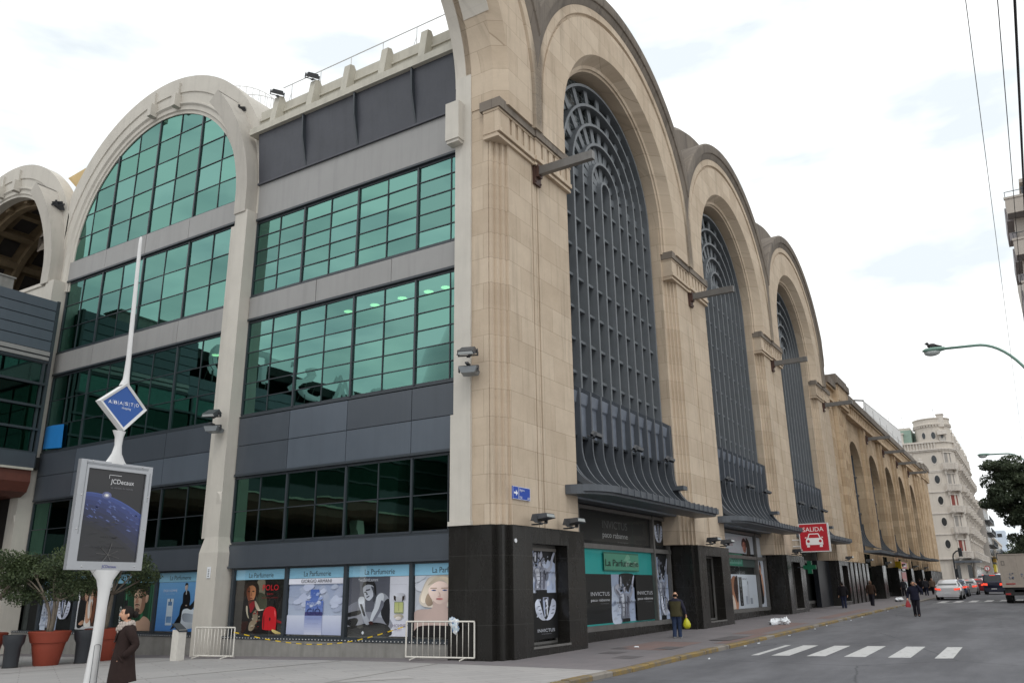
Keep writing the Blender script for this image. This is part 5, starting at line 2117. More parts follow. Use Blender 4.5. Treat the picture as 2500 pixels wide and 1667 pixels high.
def hair_shell(body, S, test, th, mat):
    """hair grown off the head: the scalp faces of the body pushed outwards"""
    me = body.data
    r = random.Random(3)
    keep = [p for p in me.polygons if p.center.z > .80 * S and test(tuple(c / S for c in p.center))]
    idx = {}
    vs, fs = [], []
    for p in keep:
        f = []
        for v in p.vertices:
            if v not in idx:
                idx[v] = len(vs)
                q = me.vertices[v]
                vs.append(tuple(q.co + q.normal * th * r.uniform(.75, 1.25)))
            f.append(idx[v])
        fs.append(f)
    mb = MB()
    if vs:
        mb.add(vs, fs)
    return mb.build('hair', mat, body, smooth=True, fix=False)


def face(body, S, eye_z=.922, mouth_z=.884):
    from mathutils.bvhtree import BVHTree
    me = body.data
    t = BVHTree.FromPolygons([v.co for v in me.vertices], [p.vertices for p in me.polygons])
    def at(y, z):
        h = t.ray_cast(Vector((S * .5, y * S, z * S)), Vector((-1, 0, 0)))[0]
        return h.x if h else .05 * S
    mb = MB()
    for s_ in (-.019, .019):
        X = at(s_, eye_z)
        mb.ell((X - .001 * S, s_ * S, eye_z * S), (.003 * S, .0085 * S, .0035 * S), 10, 6)
        a, b = (at(s_ - .012, eye_z + .014), (s_ - .012)), (at(s_ + .012, eye_z + .014), (s_ + .012))
        mb.bar((a[0], a[1] * S, (eye_z + .013) * S), (b[0], b[1] * S, (eye_z + .015) * S), .006 * S, .004 * S)
    mb.build('eyes', 'hair_dark', body, smooth=True)
    mb = MB(); mb.ell((at(0, mouth_z) - .001 * S, 0, mouth_z * S), (.004 * S, .017 * S, .0045 * S), 10, 6)
    mb.build('mouth', 'lips', body, smooth=True)


def person(x, y, z, H, rz, lab, pose, top, legs, hair='hair_dark', hairstyle='short', shoe='rubber', group=None, bald=False, fat=1.0, vest=None, stride=.12, hood=False, sleeve=None):
    """pose: {'R': (elbow, wrist), 'L': ...} in body space (x forward, y left, z up, unit = height)"""
    S = H
    def P_(a, b, c, r, r2=None):
        return (a * S, b * S, c * S, r * S * (fat if c < .8 and abs(b) < .09 else 1)) + ((r2 * S,) if r2 else ())
    N = {}
    E = []
    N['pel'] = P_(0, 0, .53, .075, .062)
    N['wai'] = P_(.0, 0, .62, .068, .058)
    N['che'] = P_(.005, 0, .73, .085, .065)
    N['nek'] = P_(.0, 0, .825, .036)
    N['hd0'] = P_(.004, 0, .875, .034)
    N['hd1'] = P_(.006, 0, .915, .030)
    E += [('pel', 'wai'), ('wai', 'che'), ('che', 'nek'), ('nek', 'hd0'), ('hd0', 'hd1')]
    for s_, t in ((1, 'L'), (-1, 'R')):
        el, wr = pose[t]
        N['sh' + t] = P_(0, s_ * .105, .772, .032)
        N['el' + t] = P_(*el, .027)
        N['wr' + t] = P_(*wr, .018)
        E += [('che', 'sh' + t), ('sh' + t, 'el' + t), ('el' + t, 'wr' + t)]
        st = stride * s_ * pose.get('lead', 1)
        N['hip' + t] = P_(0, s_ * .052, .49, .055)
        N['kn' + t] = P_(st * .55 + .015, s_ * .05, .28, .037)
        N['an' + t] = P_(st * 1.05 - .01, s_ * .048, .045, .024)
        N['to' + t] = P_(st * 1.05 + .075, s_ * .052, .016, .020)
        E += [('pel', 'hip' + t), ('hip' + t, 'kn' + t), ('kn' + t, 'an' + t), ('an' + t, 'to' + t)]
        dr = Vector((wr[0] - el[0], wr[1] - el[1], wr[2] - el[2]))
        hn, he = {}, []
        w_ = N['wr' + t]
        hand_nodes(N, E, w_, s_, dr, (1, 0, .3) if abs(dr.z) > .05 else (0, 0, 1), t)
    body = skin_obj('person', N, E, 'pel', 'skin', None, 2)
    add_head(body, S)
    body.location = (x, y, z)
    body.rotation_euler = (0, 0, rz)
    tag(body, lab, 'person', group)
    # garments: lofted shells with soft folds
    r = random.Random(int(x * 13))
    def loft(mb, rings, n=22, amp=.02):
        vs, fs = [], []
        ph = r.uniform(0, 6)
        for z_, a, b_, ox in rings:
            for k in range(n):
                t = 2 * PI * k / n
                f = 1 + amp * math.sin(3 * t + z_ * 22 + ph) + amp * .6 * math.sin(7 * t - z_ * 31)
                ex = 2.6
                ct, st_ = math.cos(t), math.sin(t)
                q_ = (abs(ct) ** ex + abs(st_) ** ex) ** (-1 / ex)
                vs.append(((ox + a * ct * q_ * f) * S, b_ * st_ * q_ * f * S, z_ * S))
        for i_ in range(len(rings) - 1):
            for k in range(n):
                fs.append((i_ * n + k, i_ * n + (k + 1) % n, (i_ + 1) * n + (k + 1) % n, (i_ + 1) * n + k))
        fs += [list(range(n))[::-1], [(len(rings) - 1) * n + k for k in range(n)]]
        mb.add(vs, fs)
    def curve(pts, rs, m=5):
        """smooth a 3-point limb and its radii"""
        out, ro = [], []
        P0 = [Vector(p) for p in pts]
        for i_ in range(len(P0) - 1):
            for k in range(m):
                t = k / m
                a, b = P0[i_], P0[i_ + 1]
                q = a.lerp(b, t)
                if len(P0) > 2 and i_ == 0 and t > .6:
                    q = q.lerp(P0[1].lerp(P0[2], (t - .6) * .5), (t - .6))
                out.append(q); ro.append((rs[i_] + (rs[i_ + 1] - rs[i_]) * t) * (1 + .05 * math.sin(7 * (i_ + t) * 2.2)))
        out.append(P0[-1]); ro.append(rs[-1])
        return [tuple(p) for p in out], ro
    F = fat
    def jacket_rings(g, top_z=.852, hem=.455):
        R_ = [(hem, .092, .118, 0), (hem + .005, .094, .120, 0), (.53, .088, .115, 0), (.60, .082, .108, .0), (.68, .084, .120, .0), (.745, .082, .130, .0), (.785, .072, .126, -.004), (.810, .062, .116, -.006), (.828, .054, .084, -.004), (top_z, .046, .052, .0)]
        return [(z_, a * F + g, b_ * (F * .5 + .5) + g, ox) for z_, a, b_, ox in R_]
    mb = MB()
    loft(mb, jacket_rings(0))
    for s_, t in ((1, 'L'), (-1, 'R')):
        sh_ = (-.004 * S, s_ * .112 * S * (F * .4 + .6), .782 * S)
        el_, wr_ = N['el' + t][:3], N['wr' + t][:3]
        cu = tuple(Vector(el_).lerp(Vector(wr_), .95))
        pts, ro = curve([sh_, el_, cu], [.050 * S, .040 * S, .029 * S])
        mb.tube(pts, ro, 12)
        mb.ell(sh_, (.046 * S, .044 * S, .044 * S), 12, 8)
    jk = mb.build('jacket', top, body, smooth=50)
    if vest:
        mb = MB()
        loft(mb, [q for q in jacket_rings(.010, .84, .46) if q[0] < .80])
        mb.build('vest', vest, body, smooth=50)
    mb = MB()
    loft(mb, [(.44, .070 * F, .098 * F, 0), (.49, .080 * F, .104 * F, 0), (.55, .078 * F, .100 * F, 0)], amp=.01)
    for t in 'LR':
        hp, kn, an = N['hip' + t], N['kn' + t], N['an' + t]
        pts, ro = curve([hp[:3], kn[:3], (an[0], an[1], .022 * S)], [.064 * S * F, .048 * S, .042 * S])
        mb.tube(pts, ro, 12)
    mb.build('trousers', legs, body, smooth=50)
    for t in 'LR':
        mb = MB()
        a_, o_ = N['an' + t], N['to' + t]
        mb.ell(((a_[0] + o_[0]) / 2, o_[1], .022 * S), (.075 * S, .030 * S, .026 * S), 14, 8)
        mb.build('shoe', shoe, body, smooth=True)
    for s_ in (1, -1):
        mb = MB()
        mb.ell((.005 * S, s_ * .053 * S, .915 * S), (.013 * S, .007 * S, .02 * S), 8, 6)
        mb.build('ear', 'skin', body, smooth=True)
    if bald:
        test = lambda p: .885 < p[2] < .935 and p[0] < .02
    elif hairstyle == 'bob':
        test = lambda p: p[2] > (.955 if p[0] > .035 else (.86 if p[0] < .012 else .93))
    else:
        test = lambda p: p[2] > (.957 if p[0] > .03 else (.925 if p[0] > .0 else (.90 if p[0] > -.02 else .868)))
    hair_shell(body, S, test, (.004 if bald else (.014 if hairstyle == 'bob' else .008)) * S, hair)
    if hood:
        mb = MB(); mb.ell((-.06 * S, 0, .80 * S), (.04 * S, .075 * S, .05 * S), 12, 8)
        mb.build('hood', top, body, smooth=True)
    face(body, S)
    return body, N


simple('lips', L(150, 84, 76), .5, amt=.05)
DOWN = {'R': ((-.02, -.165, .64), (.03, -.165, .49)), 'L': ((-.02, .165, .64), (.03, .165, .49))}
cloth('navy_jacket', L(30, 31, 46)); cloth('dark_trousers', L(34, 33, 40)); cloth('jeans', L(50, 62, 88)); cloth('olive_vest', L(72, 68, 48))
cloth('dark_sleeve', L(44, 44, 58)); cloth('black_jacket', L(24, 22, 26)); cloth('brown_jacket', L(52, 38, 30)); cloth('grey_jacket', L(58, 58, 64)); cloth('tan_jacket', L(122, 104, 90))
cloth('dark_jeans', L(36, 40, 60)); simple('shoe_white', L(205, 205, 205), .6); simple('hair_brown', L(86, 60, 42), .6, amt=.2, scale=20)
simple('hair_grey', L(70, 68, 68), .6, amt=.2, scale=20)

b, N = person(9.55, -.87, gx(9.5), 1.50, .10, 'balding man in an olive vest walking away past the shop window with a yellow bag',
              {'R': ((-.03, -.185, .64), (.01, -.215, .50)), 'L': ((.02, .155, .64), (.08, .12, .52)), 'lead': -1}, 'dark_sleeve', 'jeans', bald=True, vest='olive_vest', shoe='shoe_white', fat=1.16, stride=.05)
mb = MB()
mb.lathe([(.015, .0), (.03, -.04), (.09, -.12), (.135, -.22), (.13, -.30), (.08, -.36), (.01, -.375)], n=16, cap=False, sx=.85)
r = random.Random(8)
mb.v = [(p[0] + r.gauss(0, .006), p[1] + r.gauss(0, .006), p[2]) for p in mb.v]
ob = mb.build('shopping_bag', [simple('yellow_plastic', L(186, 184, 40), .35, amt=.12)], smooth=True)
w_ = Matrix.Rotation(.10, 3, 'Z') @ Vector(N['palmR'][:3])
ob.location = (9.55 + w_.x, -.87 + w_.y, gx(9.5) + w_.z - .03)
tag(ob, 'full yellow plastic bag carried by the man in the olive vest', 'bag')

px, py, pz = 29.0, -6.05, gx(29) - .1
b, N = person(px, py, pz, 1.73, PI + .12, 'man in a dark jacket crossing the street with a phone at his ear',
              {'R': ((-.02, -.17, .64), (.06, -.20, .50)), 'L': ((.05, .20, .70), (.075, .085, .885)), 'lead': 1}, 'navy_jacket', 'dark_trousers', hair='hair_grey', fat=1.15, stride=.07)
rm = Matrix.Rotation(PI + .12, 3, 'Z')
w_ = rm @ Vector(N['palmR'][:3])
mb = MB()
mb.add([(-.02, -.03, 0), (.02, -.03, 0), (.02, .03, 0), (-.02, .03, 0), (-.05, -.12, -.26), (.05, -.12, -.26), (.05, .12, -.26), (-.05, .12, -.26), (-.04, -.10, -.36), (.04, -.10, -.36), (.04, .12, -.34), (-.04, .12, -.34)],
       [(0, 1, 2, 3), (8, 11, 10, 9)] + [(4 * j + i, 4 * j + (i + 1) % 4, 4 * j + 4 + (i + 1) % 4, 4 * j + 4 + i) for j in (0, 1) for i in range(4)])
ob = mb.build('hand_bag', [simple('red_bag', L(150, 36, 44), .5, amt=.1)], smooth=40)
ob.location = (px + w_.x, py + w_.y, pz + w_.z - .02)
ob.rotation_euler = (0, 0, .4)
tag(ob, 'red bag dangling from the hand of the man crossing the street', 'bag')
mb = MB(); mb.box(-.012, .012, -.025, .025, -.06, .06)
ob = mb.build('phone', 'frame_dark')
w_ = rm @ Vector((.03 * 1.73, .070 * 1.73, .91 * 1.73))
ob.location = (px + w_.x, py + w_.y, pz + w_.z)
tag(ob, 'dark phone held to the ear by the man crossing the street', 'phone')

person(37.9, -.95, gx(37.9), 1.57, .3, 'person in a black hooded jacket and jeans standing at the cash machine', DOWN, 'black_jacket', 'dark_jeans', fat=1.15, hood=True, stride=.02)
person(42.6, -1.85, gx(42.6), 1.60, .0, 'brown haired person in a brown jacket walking away beside the dark granite', DOWN, 'brown_jacket', 'dark_trousers', hair='hair_brown', hairstyle='bob', stride=.10, fat=1.1)
person(72.5, -2.05, gx(72.5), 1.62, .2, 'dark dressed walker nearest the kerb in the far group by the white car', DOWN, 'grey_jacket', 'dark_jeans', group='walkers under the arcade')
person(76.0, -1.2, gx(76), 1.6, .1, 'walker in black against the granite in the far group', DOWN, 'black_jacket', 'dark_jeans', group='walkers under the arcade')
person(77.8, -2.1, gx(77.8), 1.62, 3.0, 'walker in a tan jacket at the right of the far group', DOWN, 'tan_jacket', 'dark_trousers', group='walkers under the arcade')
person(70.0, -.4, gx(70), 1.6, .4, 'walker half hidden behind the man with the phone, by the ENTRADA panel', DOWN, 'grey_jacket', 'dark_trousers', group='walkers under the arcade')

# the woman in the brown coat: larger in the picture, so her coat, scarf and hair are shaped one by one
WX, WY, WZ, WH, WR = -9.86, .71, 0.0, 1.545, rad(156)
def wn(a, b, c, r_, r2=None):
    return (a * WH, b * WH, c * WH, r_ * WH) + ((r2 * WH,) if r2 else ())
N = {'pel': wn(0, 0, .53, .07, .06), 'wai': wn(0, 0, .62, .06, .052), 'che': wn(.005, 0, .73, .075, .06), 'nek': wn(.0, 0, .82, .033), 'hd0': wn(.004, 0, .875, .032), 'hd1': wn(.006, 0, .915, .03)}
E = [('pel', 'wai'), ('wai', 'che'), ('che', 'nek'), ('nek', 'hd0'), ('hd0', 'hd1')]
for s_, t, st in ((1, 'L', .09), (-1, 'R', -.07)):
    N['sh' + t] = wn(0, s_ * .10, .79, .034); N['el' + t] = wn(-.075, s_ * .145, .63, .022); N['wr' + t] = wn(.02, s_ * .095, .535, .016)
    N['hip' + t] = wn(0, s_ * .05, .49, .054); N['kn' + t] = wn(st * .6 + .01, s_ * .045, .28, .036); N['an' + t] = wn(st * 1.1, s_ * .045, .045, .024); N['to' + t] = wn(st * 1.1 + .08, s_ * .05, .016, .018)
    E += [('che', 'sh' + t), ('sh' + t, 'el' + t), ('el' + t, 'wr' + t), ('pel', 'hip' + t), ('hip' + t, 'kn' + t), ('kn' + t, 'an' + t), ('an' + t, 'to' + t)]
    hand_nodes(N, E, N['wr' + t], s_, (.45, -s_ * .3, -.8), (.5, 0, .6), t)
wo_ = skin_obj('person', N, E, 'pel', 'skin', None, 2)
add_head(wo_, WH, .014, .922, 1.04)
wo_.location = (WX, WY, WZ); wo_.rotation_euler = (0, 0, WR)
tag(wo_, 'woman in a dark brown coat and pale scarf walking left, hands in pockets', 'person')
cloth('brown_coat', L(47, 36, 34)); cloth('blue_jeans', L(44, 54, 82))
# coat body: rings from collar to hem
mb = MB()
rings = [(.835, .040, .044, .0), (.82, .060, .075, -.004), (.80, .072, .118, -.006), (.77, .085, .128, -.004), (.72, .092, .122, 0), (.64, .084, .108, .0), (.57, .094, .116, .0), (.48, .108, .128, .0), (.38, .118, .138, -.004), (.31, .126, .146, -.008), (.275, .128, .150, -.010)]
n = 40
vs, fs = [], []
for i, (z, a, b_, ox) in enumerate(rings):
    for k in range(n):
        t = 2 * PI * k / n
        f = 1 + (.035 * math.sin(5 * t + 1) + .02 * math.sin(9 * t + z * 9)) * max(0, (.62 - z) * 3)
        ex = 1 + (.05 if -.25 < math.sin(t) < .05 and math.cos(t) > 0 else 0)       # overlapping front edge
        vs.append(((ox + a * math.cos(t) * f * ex) * WH, b_ * math.sin(t) * f * WH, (z - (.012 * math.cos(t) if z < .3 else 0)) * WH))
for i in range(len(rings) - 1):
    for k in range(n):
        fs.append((i * n + k, i * n + (k + 1) % n, (i + 1) * n + (k + 1) % n, (i + 1) * n + k))
mb.add(vs, fs)
ct = mb.build('coat', 'brown_coat', wo_, smooth=True)
for s_, t in ((1, 'L'), (-1, 'R')):
    skin_obj('sleeve', {'a': wn(0, s_ * .088, .785, .048), 'b': wn(-.02, s_ * .135, .74, .047), 'c': wn(-.078, s_ * .155, .63, .042), 'd': wn(-.02, s_ * .150, .56, .040), 'e': wn(.030, s_ * .120, .515, .036)},
             [('a', 'b'), ('b', 'c'), ('c', 'd'), ('d', 'e')], 'a', 'brown_coat', ct, 2, jitter=.002, seed=4)
    mb = MB()       # pocket welt
    mb.bar((.075 * WH, s_ * .112 * WH, .535 * WH), (.03 * WH, s_ * .135 * WH, .475 * WH), .02, .035, (0, s_, 0))
    mb.build('pocket', 'brown_coat', ct)
    mb = MB()       # lapel / collar
    mb.add([(.045 * WH, s_ * .03 * WH, .80 * WH), (.075 * WH, s_ * .07 * WH, .775 * WH), (.098 * WH, s_ * .04 * WH, .70 * WH), (.10 * WH, s_ * .008 * WH, .64 * WH), (.02 * WH, s_ * .075 * WH, .825 * WH)],
           [(0, 1, 2, 3), (0, 4, 1)])
    mb.build('lapel', 'brown_coat', ct, fix=False)
mb = MB()
for i, z in enumerate((.66, .58, .50)):
    mb.ell((.104 * WH, -.022 * WH, z * WH), (.006, .011, .011), 8, 6)
mb.build('button', 'frame_dark', ct, smooth=True)
# scarf: loose wound loops
def scarf_mat():
    m, nt_, out = newmat('scarf')
    v = coords(nt_)
    wv = nd(nt_, 'ShaderNodeTexWave', i_Scale=16.0, i_Distortion=2.5)
    nt_.links.new(v, wv.inputs['Vector'])
    nz_ = noise(nt_, v, 40, 3)
    c = mixc(nt_, ramp(nt_, wv.outputs['Fac'], [(.35, 0.0), (.65, 1.0)]), L(196, 186, 178), L(128, 112, 104))
    principled(nt_, out, mixc(nt_, .2, c, mixc(nt_, nz_, L(120, 110, 104), L(226, 220, 214))), .95, 0, .1, nz_, .4)
    MATS['scarf'] = m
scarf_mat()
mb = MB()
r = random.Random(6)
for z, a, b_, rr, ph in ((.832, .050, .054, .024, 0), (.815, .062, .064, .028, .5), (.792, .070, .062, .028, 1.0), (.768, .062, .045, .024, .3)):
    pts = []
    for k in range(25):
        t = 2 * PI * k / 24
        drop = -.018 * math.cos(t) if z < .83 else -.006 * math.cos(t)
        pts.append(((.012 + a * math.cos(t)) * WH, b_ * math.sin(t) * WH, (z + drop + .004 * math.sin(3 * t + ph)) * WH))
    mb.tube(pts, [rr * WH * (.8 + .2 * math.sin(2 * k + ph)) for k in range(25)], 10)
mb.build('scarf', 'scarf', wo_, smooth=True)
# hair drawn back into a low bun
hs = hair_shell(wo_, WH, lambda p: p[2] > (.966 if p[0] > .042 else (.925 if p[0] > .014 else .872)), .006 * WH, 'hair_dark')
mb = MB()
mb.ell((-.062 * WH, 0, .912 * WH), (.032 * WH, .036 * WH, .036 * WH), 14, 10)
mb.build('hair_bun', 'hair_dark', hs, smooth=True)
for s_ in (1, -1):
    mb = MB(); mb.ell((.012 * WH, s_ * .053 * WH, .910 * WH), (.011 * WH, .006 * WH, .018 * WH), 10, 8)
    mb.build('ear', 'skin', wo_, smooth=True)
face(wo_, WH, .929, .888)
T = {'pel': wn(0, 0, .5, .07)}
te = []
for t in 'LR':
    a_ = N['hip' + t]; k_ = N['kn' + t]; q = N['an' + t]
    T['h' + t] = (*a_[:3], a_[3] + .01); T['k' + t] = (*k_[:3], k_[3] + .016); T['a' + t] = (q[0], q[1], q[2] + .02, .05)
    te += [('pel', 'h' + t), ('h' + t, 'k' + t), ('k' + t, 'a' + t)]
    mb = MB(); o_ = N['to' + t]
    mb.ell(((q[0] + o_[0]) / 2, o_[1], .035), (.12, .045, .04), 14, 8)
    mb.build('shoe', 'rubber', wo_, smooth=True)
skin_obj('trousers', T, te, 'pel', 'blue_jeans', wo_, 1)
# ------------------------------------------------------------------ printed posters in the shop windows
class Art:
    """flat printed sheet; u runs left to right, v bottom to top, as seen from the street"""
    def __init__(s, lab, loc, w, h, axis, name='perfume_poster', group='perfume posters in the shop windows', step=.0008):
        s.o = thing(name, lab, 'poster', loc, group=group)
        s.w, s.h, s.axis, s.n, s.step = w, h, axis, 0, step
        s.pic, s.lets = MB(), []
        s.rnd = random.Random(len(lab))

    def p(s, u, v, l):
        return (-l, -u * s.w, v * s.h) if s.axis == 'x' else (u * s.w, -l, v * s.h)

    def poly(s, c, pts, k=None):
        s.n += 1
        base = L(*c)
        r = s.rnd
        cu, cv = sum(p[0] for p in pts) / len(pts), sum(p[1] for p in pts) / len(pts)
        ext = max(max(abs(p[0] - cu) for p in pts), max(abs(p[1] - cv) for p in pts)) + 1e-4
        a, k = r.uniform(0, 6.28), k if k is not None else (.30 if len(pts) > 4 else .10)
        cols = []
        for u, v in pts:        # tonal roll-off of the photographed shape
            f = 1 + k * ((u - cu) * math.cos(a) + (v - cv) * math.sin(a)) / ext + (r.uniform(-.05, .05) if k > .06 else 0)
            cols.append(tuple(max(0, min(1, q * f)) for q in base))
        s.pic.col = cols
        s.pic.flat([s.p(min(1, max(0, u)), min(1, max(0, v)), s.n * s.step) for u, v in pts])
        s.pic.col = None

    def rect(s, c, u0, v0, u1, v1):
        s.poly(c, [(u0, v0), (u1, v0), (u1, v1), (u0, v1)])

    def grad(s, c0, c1, u0, v0, u1, v1, n=12):
        s.n += 1
        for i in range(n):
            t = (i + .5) / n
            s.pic.col = L(*[a + (b - a) * t for a, b in zip(c0, c1)])
            a, b = v0 + (v1 - v0) * i / n, v0 + (v1 - v0) * (i + 1) / n
            s.pic.flat([s.p(u, v, s.n * s.step) for u, v in ((u0, a), (u1, a), (u1, b), (u0, b))])

    def ell(s, c, u, v, a, b, rot=0, n=20):
        k = s.h / s.w
        cs, sn = math.cos(rad(rot)), math.sin(rad(rot))
        pts = []
        for i in range(n):
            t = 2 * PI * i / n
            x, y = a * math.cos(t), b * math.sin(t) * k
            pts.append((u + x * cs - y * sn, v + (x * sn + y * cs) / k))
        s.poly(c, pts)

    def blob(s, c, pts, sub=5, k=None):
        n = len(pts)
        out = []
        for i in range(n):
            p0, p1, p2, p3 = pts[i - 1], pts[i], pts[(i + 1) % n], pts[(i + 2) % n]
            for j in range(sub):
                t = j / sub
                out.append(tuple(.5 * (2 * b + (c_ - a) * t + (2 * a - 5 * b + 4 * c_ - d) * t * t + (3 * b - a - 3 * c_ + d) * t ** 3) for a, b, c_, d in zip(p0, p1, p2, p3)))
        s.poly(c, out, k)

    def speck(s, cols, u0, v0, u1, v1, n, size, seed):
        r = random.Random(seed)
        for _ in range(n):
            a, b = r.uniform(u0, u1), r.uniform(v0, v1)
            q = size * r.uniform(.4, 1.4)
            e = q * r.uniform(.4, 1.6)
            s.blob(r.choice(cols), [(a - q, b), (a - q * .2, b - e * .5), (a + q, b + q * .2), (a + q * .1, b + e)], 3, .05)

    def text(s, c, body, u, v, h, w=None, up=False):
        s.let = MB()
        s.lets.append(s.let)
        s.let.col = L(*c)
        k = (s.n + 3) * s.step
        if s.axis == 'x':
            U, V = ((0, -1, 0), (0, 0, 1)) if not up else ((0, 0, 1), (0, 1, 0))
        else:
            U, V = ((1, 0, 0), (0, 0, 1)) if not up else ((0, 0, 1), (-1, 0, 0))
        s.let.text(body, s.p(u, v, k), U, V, h * s.h, None if w is None else w * s.w)

    def done(s):
        s.pic.build('picture', 'print', s.o, fix=False)
        for m_ in s.lets:
            if m_.v:
                m_.build('lettering', 'print', s.o, fix=False)


def head(A, u, v, a, b, skin, shade, hair, rot=0):
    A.blob(hair, [(u - a * 1.25, v), (u - a * 1.2, v + b), (u, v + b * 1.5), (u + a * 1.25, v + b), (u + a * 1.2, v)])
    A.ell(skin, u, v, a, b, rot)
    A.blob(shade, [(u + a * .2, v + b * .8), (u + a * .95, v + b * .4), (u + a * .8, v - b * .6), (u + a * .25, v - b * .9), (u + a * .4, v)])
    for s_ in (-.42, .38):
        A.ell(hair, u + a * s_, v + b * .18, a * .2, b * .07)
        A.rect(hair, u + a * (s_ - .26), v + b * .32, u + a * (s_ + .26), v + b * .40)
    A.poly(shade, [(u - a * .1, v + b * .1), (u + a * .2, v - b * .25), (u - a * .15, v - b * .25)])
    A.ell(tuple(x * .6 for x in shade), u, v - b * .5, a * .33, b * .09)
    A.blob(hair, [(u - a * 1.1, v + b * .5), (u - a * .5, v + b * .85), (u + a * .4, v + b * .8), (u + a * 1.1, v + b * .45), (u + a * 1.0, v + b * 1.1), (u, v + b * 1.4), (u - a, v + b * 1.1)])


def athlete(A, u0, v0, u1, v1, seed, word=True):
    """grey photo of an athlete lifting a trophy, other arm raised"""
    W, Hh = u1 - u0, v1 - v0
    q = lambda a, b: (u0 + a * W, v0 + b * Hh)
    B = lambda c, pts: A.blob(c, [q(*p) for p in pts])
    A.rect((176, 188, 214), u0, v0, u1, v1)
    B((206, 214, 232), [(0, 0), (.4, 0), (.5, .5), (.1, .75), (0, .6)])
    B((20, 20, 24), [(.35, 1), (.52, .78), (.72, .62), (.86, .8), (1, .72), (1, 1)])
    A.speck([(192, 201, 222), (168, 180, 206), (205, 212, 228), (182, 192, 214)], u0 + .02 * W, v0 + .02 * Hh, u1 - .05 * W, v0 + .6 * Hh, 26, .07 * W, seed)
    B((148, 152, 168), [(.28, .52), (.40, .60), (.66, .60), (.78, .50), (.70, .28), (.68, .06), (.36, .06), (.38, .30)])         # torso
    B((206, 210, 222), [(.36, .54), (.48, .57), (.50, .36), (.46, .14), (.40, .14), (.41, .32)])
    B((96, 98, 112), [(.62, .54), (.72, .48), (.66, .28), (.64, .10), (.58, .12), (.60, .34)])
    B((70, 72, 84), [(.51, .54), (.54, .54), (.53, .12), (.51, .12)])
    for k in range(3):
        B((110, 112, 126), [(.42, .20 + .09 * k), (.62, .21 + .09 * k), (.62, .222 + .09 * k), (.42, .212 + .09 * k)])
    B((182, 186, 200), [(.30, .54), (.16, .60), (.10, .72), (.22, .80), (.36, .76), (.30, .70), (.22, .70), (.36, .60)])         # arm with trophy
    B((110, 112, 126), [(.30, .54), (.18, .60), (.13, .70), (.18, .68), (.30, .60)])
    B((172, 176, 192), [(.70, .56), (.82, .66), (.86, .84), (.94, .98), (.98, .96), (.92, .80), (.88, .62), (.78, .50)])
    B((60, 62, 72), [(.34, .96), (.44, .94), (.44, .74), (.38, .70), (.30, .76)])      # trophy
    B((214, 218, 228), [(.36, .94), (.39, .94), (.38, .76), (.35, .76)])
    A.ell((16, 16, 18), *q(.38, .66), .05 * W, .028 * Hh)
    A.ell((190, 192, 204), *q(.52, .685), .055 * W, .065 * Hh)
    B((52, 52, 60), [(.46, .70), (.47, .75), (.52, .765), (.58, .75), (.585, .69), (.56, .73), (.49, .73)])
    B((90, 90, 100), [(.54, .72), (.575, .70), (.56, .64), (.53, .63)])
    A.rect((60, 60, 66), *q(.485, .69), *q(.555, .697))
    A.rect((18, 18, 22), *q(.38, 0), *q(.70, .07))
    A.speck([(170, 174, 190), (126, 130, 144), (152, 156, 172), (112, 116, 130)], u0 + .2 * W, v0 + .12 * Hh, u0 + .85 * W, v0 + .9 * Hh, 34, .035 * W, seed + 1)


def bottle_hands(A, u0, v0, u1, v1, seed):
    W, Hh = u1 - u0, v1 - v0
    q = lambda a, b: (u0 + a * W, v0 + b * Hh)
    B = lambda c, pts: A.blob(c, [q(*p) for p in pts])
    B((206, 212, 228), [(.05, .75), (.2, .9), (.3, .6), (.42, .2), (.5, .08), (.3, .1), (.1, .35)])
    B((196, 202, 220), [(.95, .75), (.8, .9), (.7, .6), (.58, .2), (.5, .08), (.7, .1), (.9, .35)])
    B((40, 42, 52), [(.32, .9), (.68, .9), (.62, .5), (.56, .2), (.44, .2), (.38, .5)])
    B((170, 180, 206), [(.38, .84), (.46, .84), (.47, .3), (.42, .34)])
    B((226, 230, 240), [(.55, .84), (.60, .84), (.57, .32), (.54, .3)])
    A.rect((150, 156, 176), *q(.38, .84), *q(.62, .97))
    A.rect((20, 20, 26), *q(.44, .87), *q(.56, .94))
    for a, b in ((.14, .62), (.2, .48), (.24, .34), (.8, .62), (.77, .48), (.73, .34)):
        B((104, 108, 124), [(a, b), (a + .1, b + .02), (a + .1, b - .01), (a, b - .025)])
    A.speck([(216, 221, 234), (186, 192, 210)], *q(.1, .2), *q(.9, .85), 14, .035 * W, seed)


XA, XB = .425, .545
def win(i, bay):
    ys, x = ((SY[0], XA), (SY[1], XB))[bay]
    return ys[i], ys[i + 1], x


def wp(lab, i, bay, z0=.52, z1=2.12, m0=.10, m1=.12):
    a, b, x = win(i, bay)
    return Art(lab, (x, b - m0, z0), (b - a) - m0 - m1, z1 - z0, 'x')

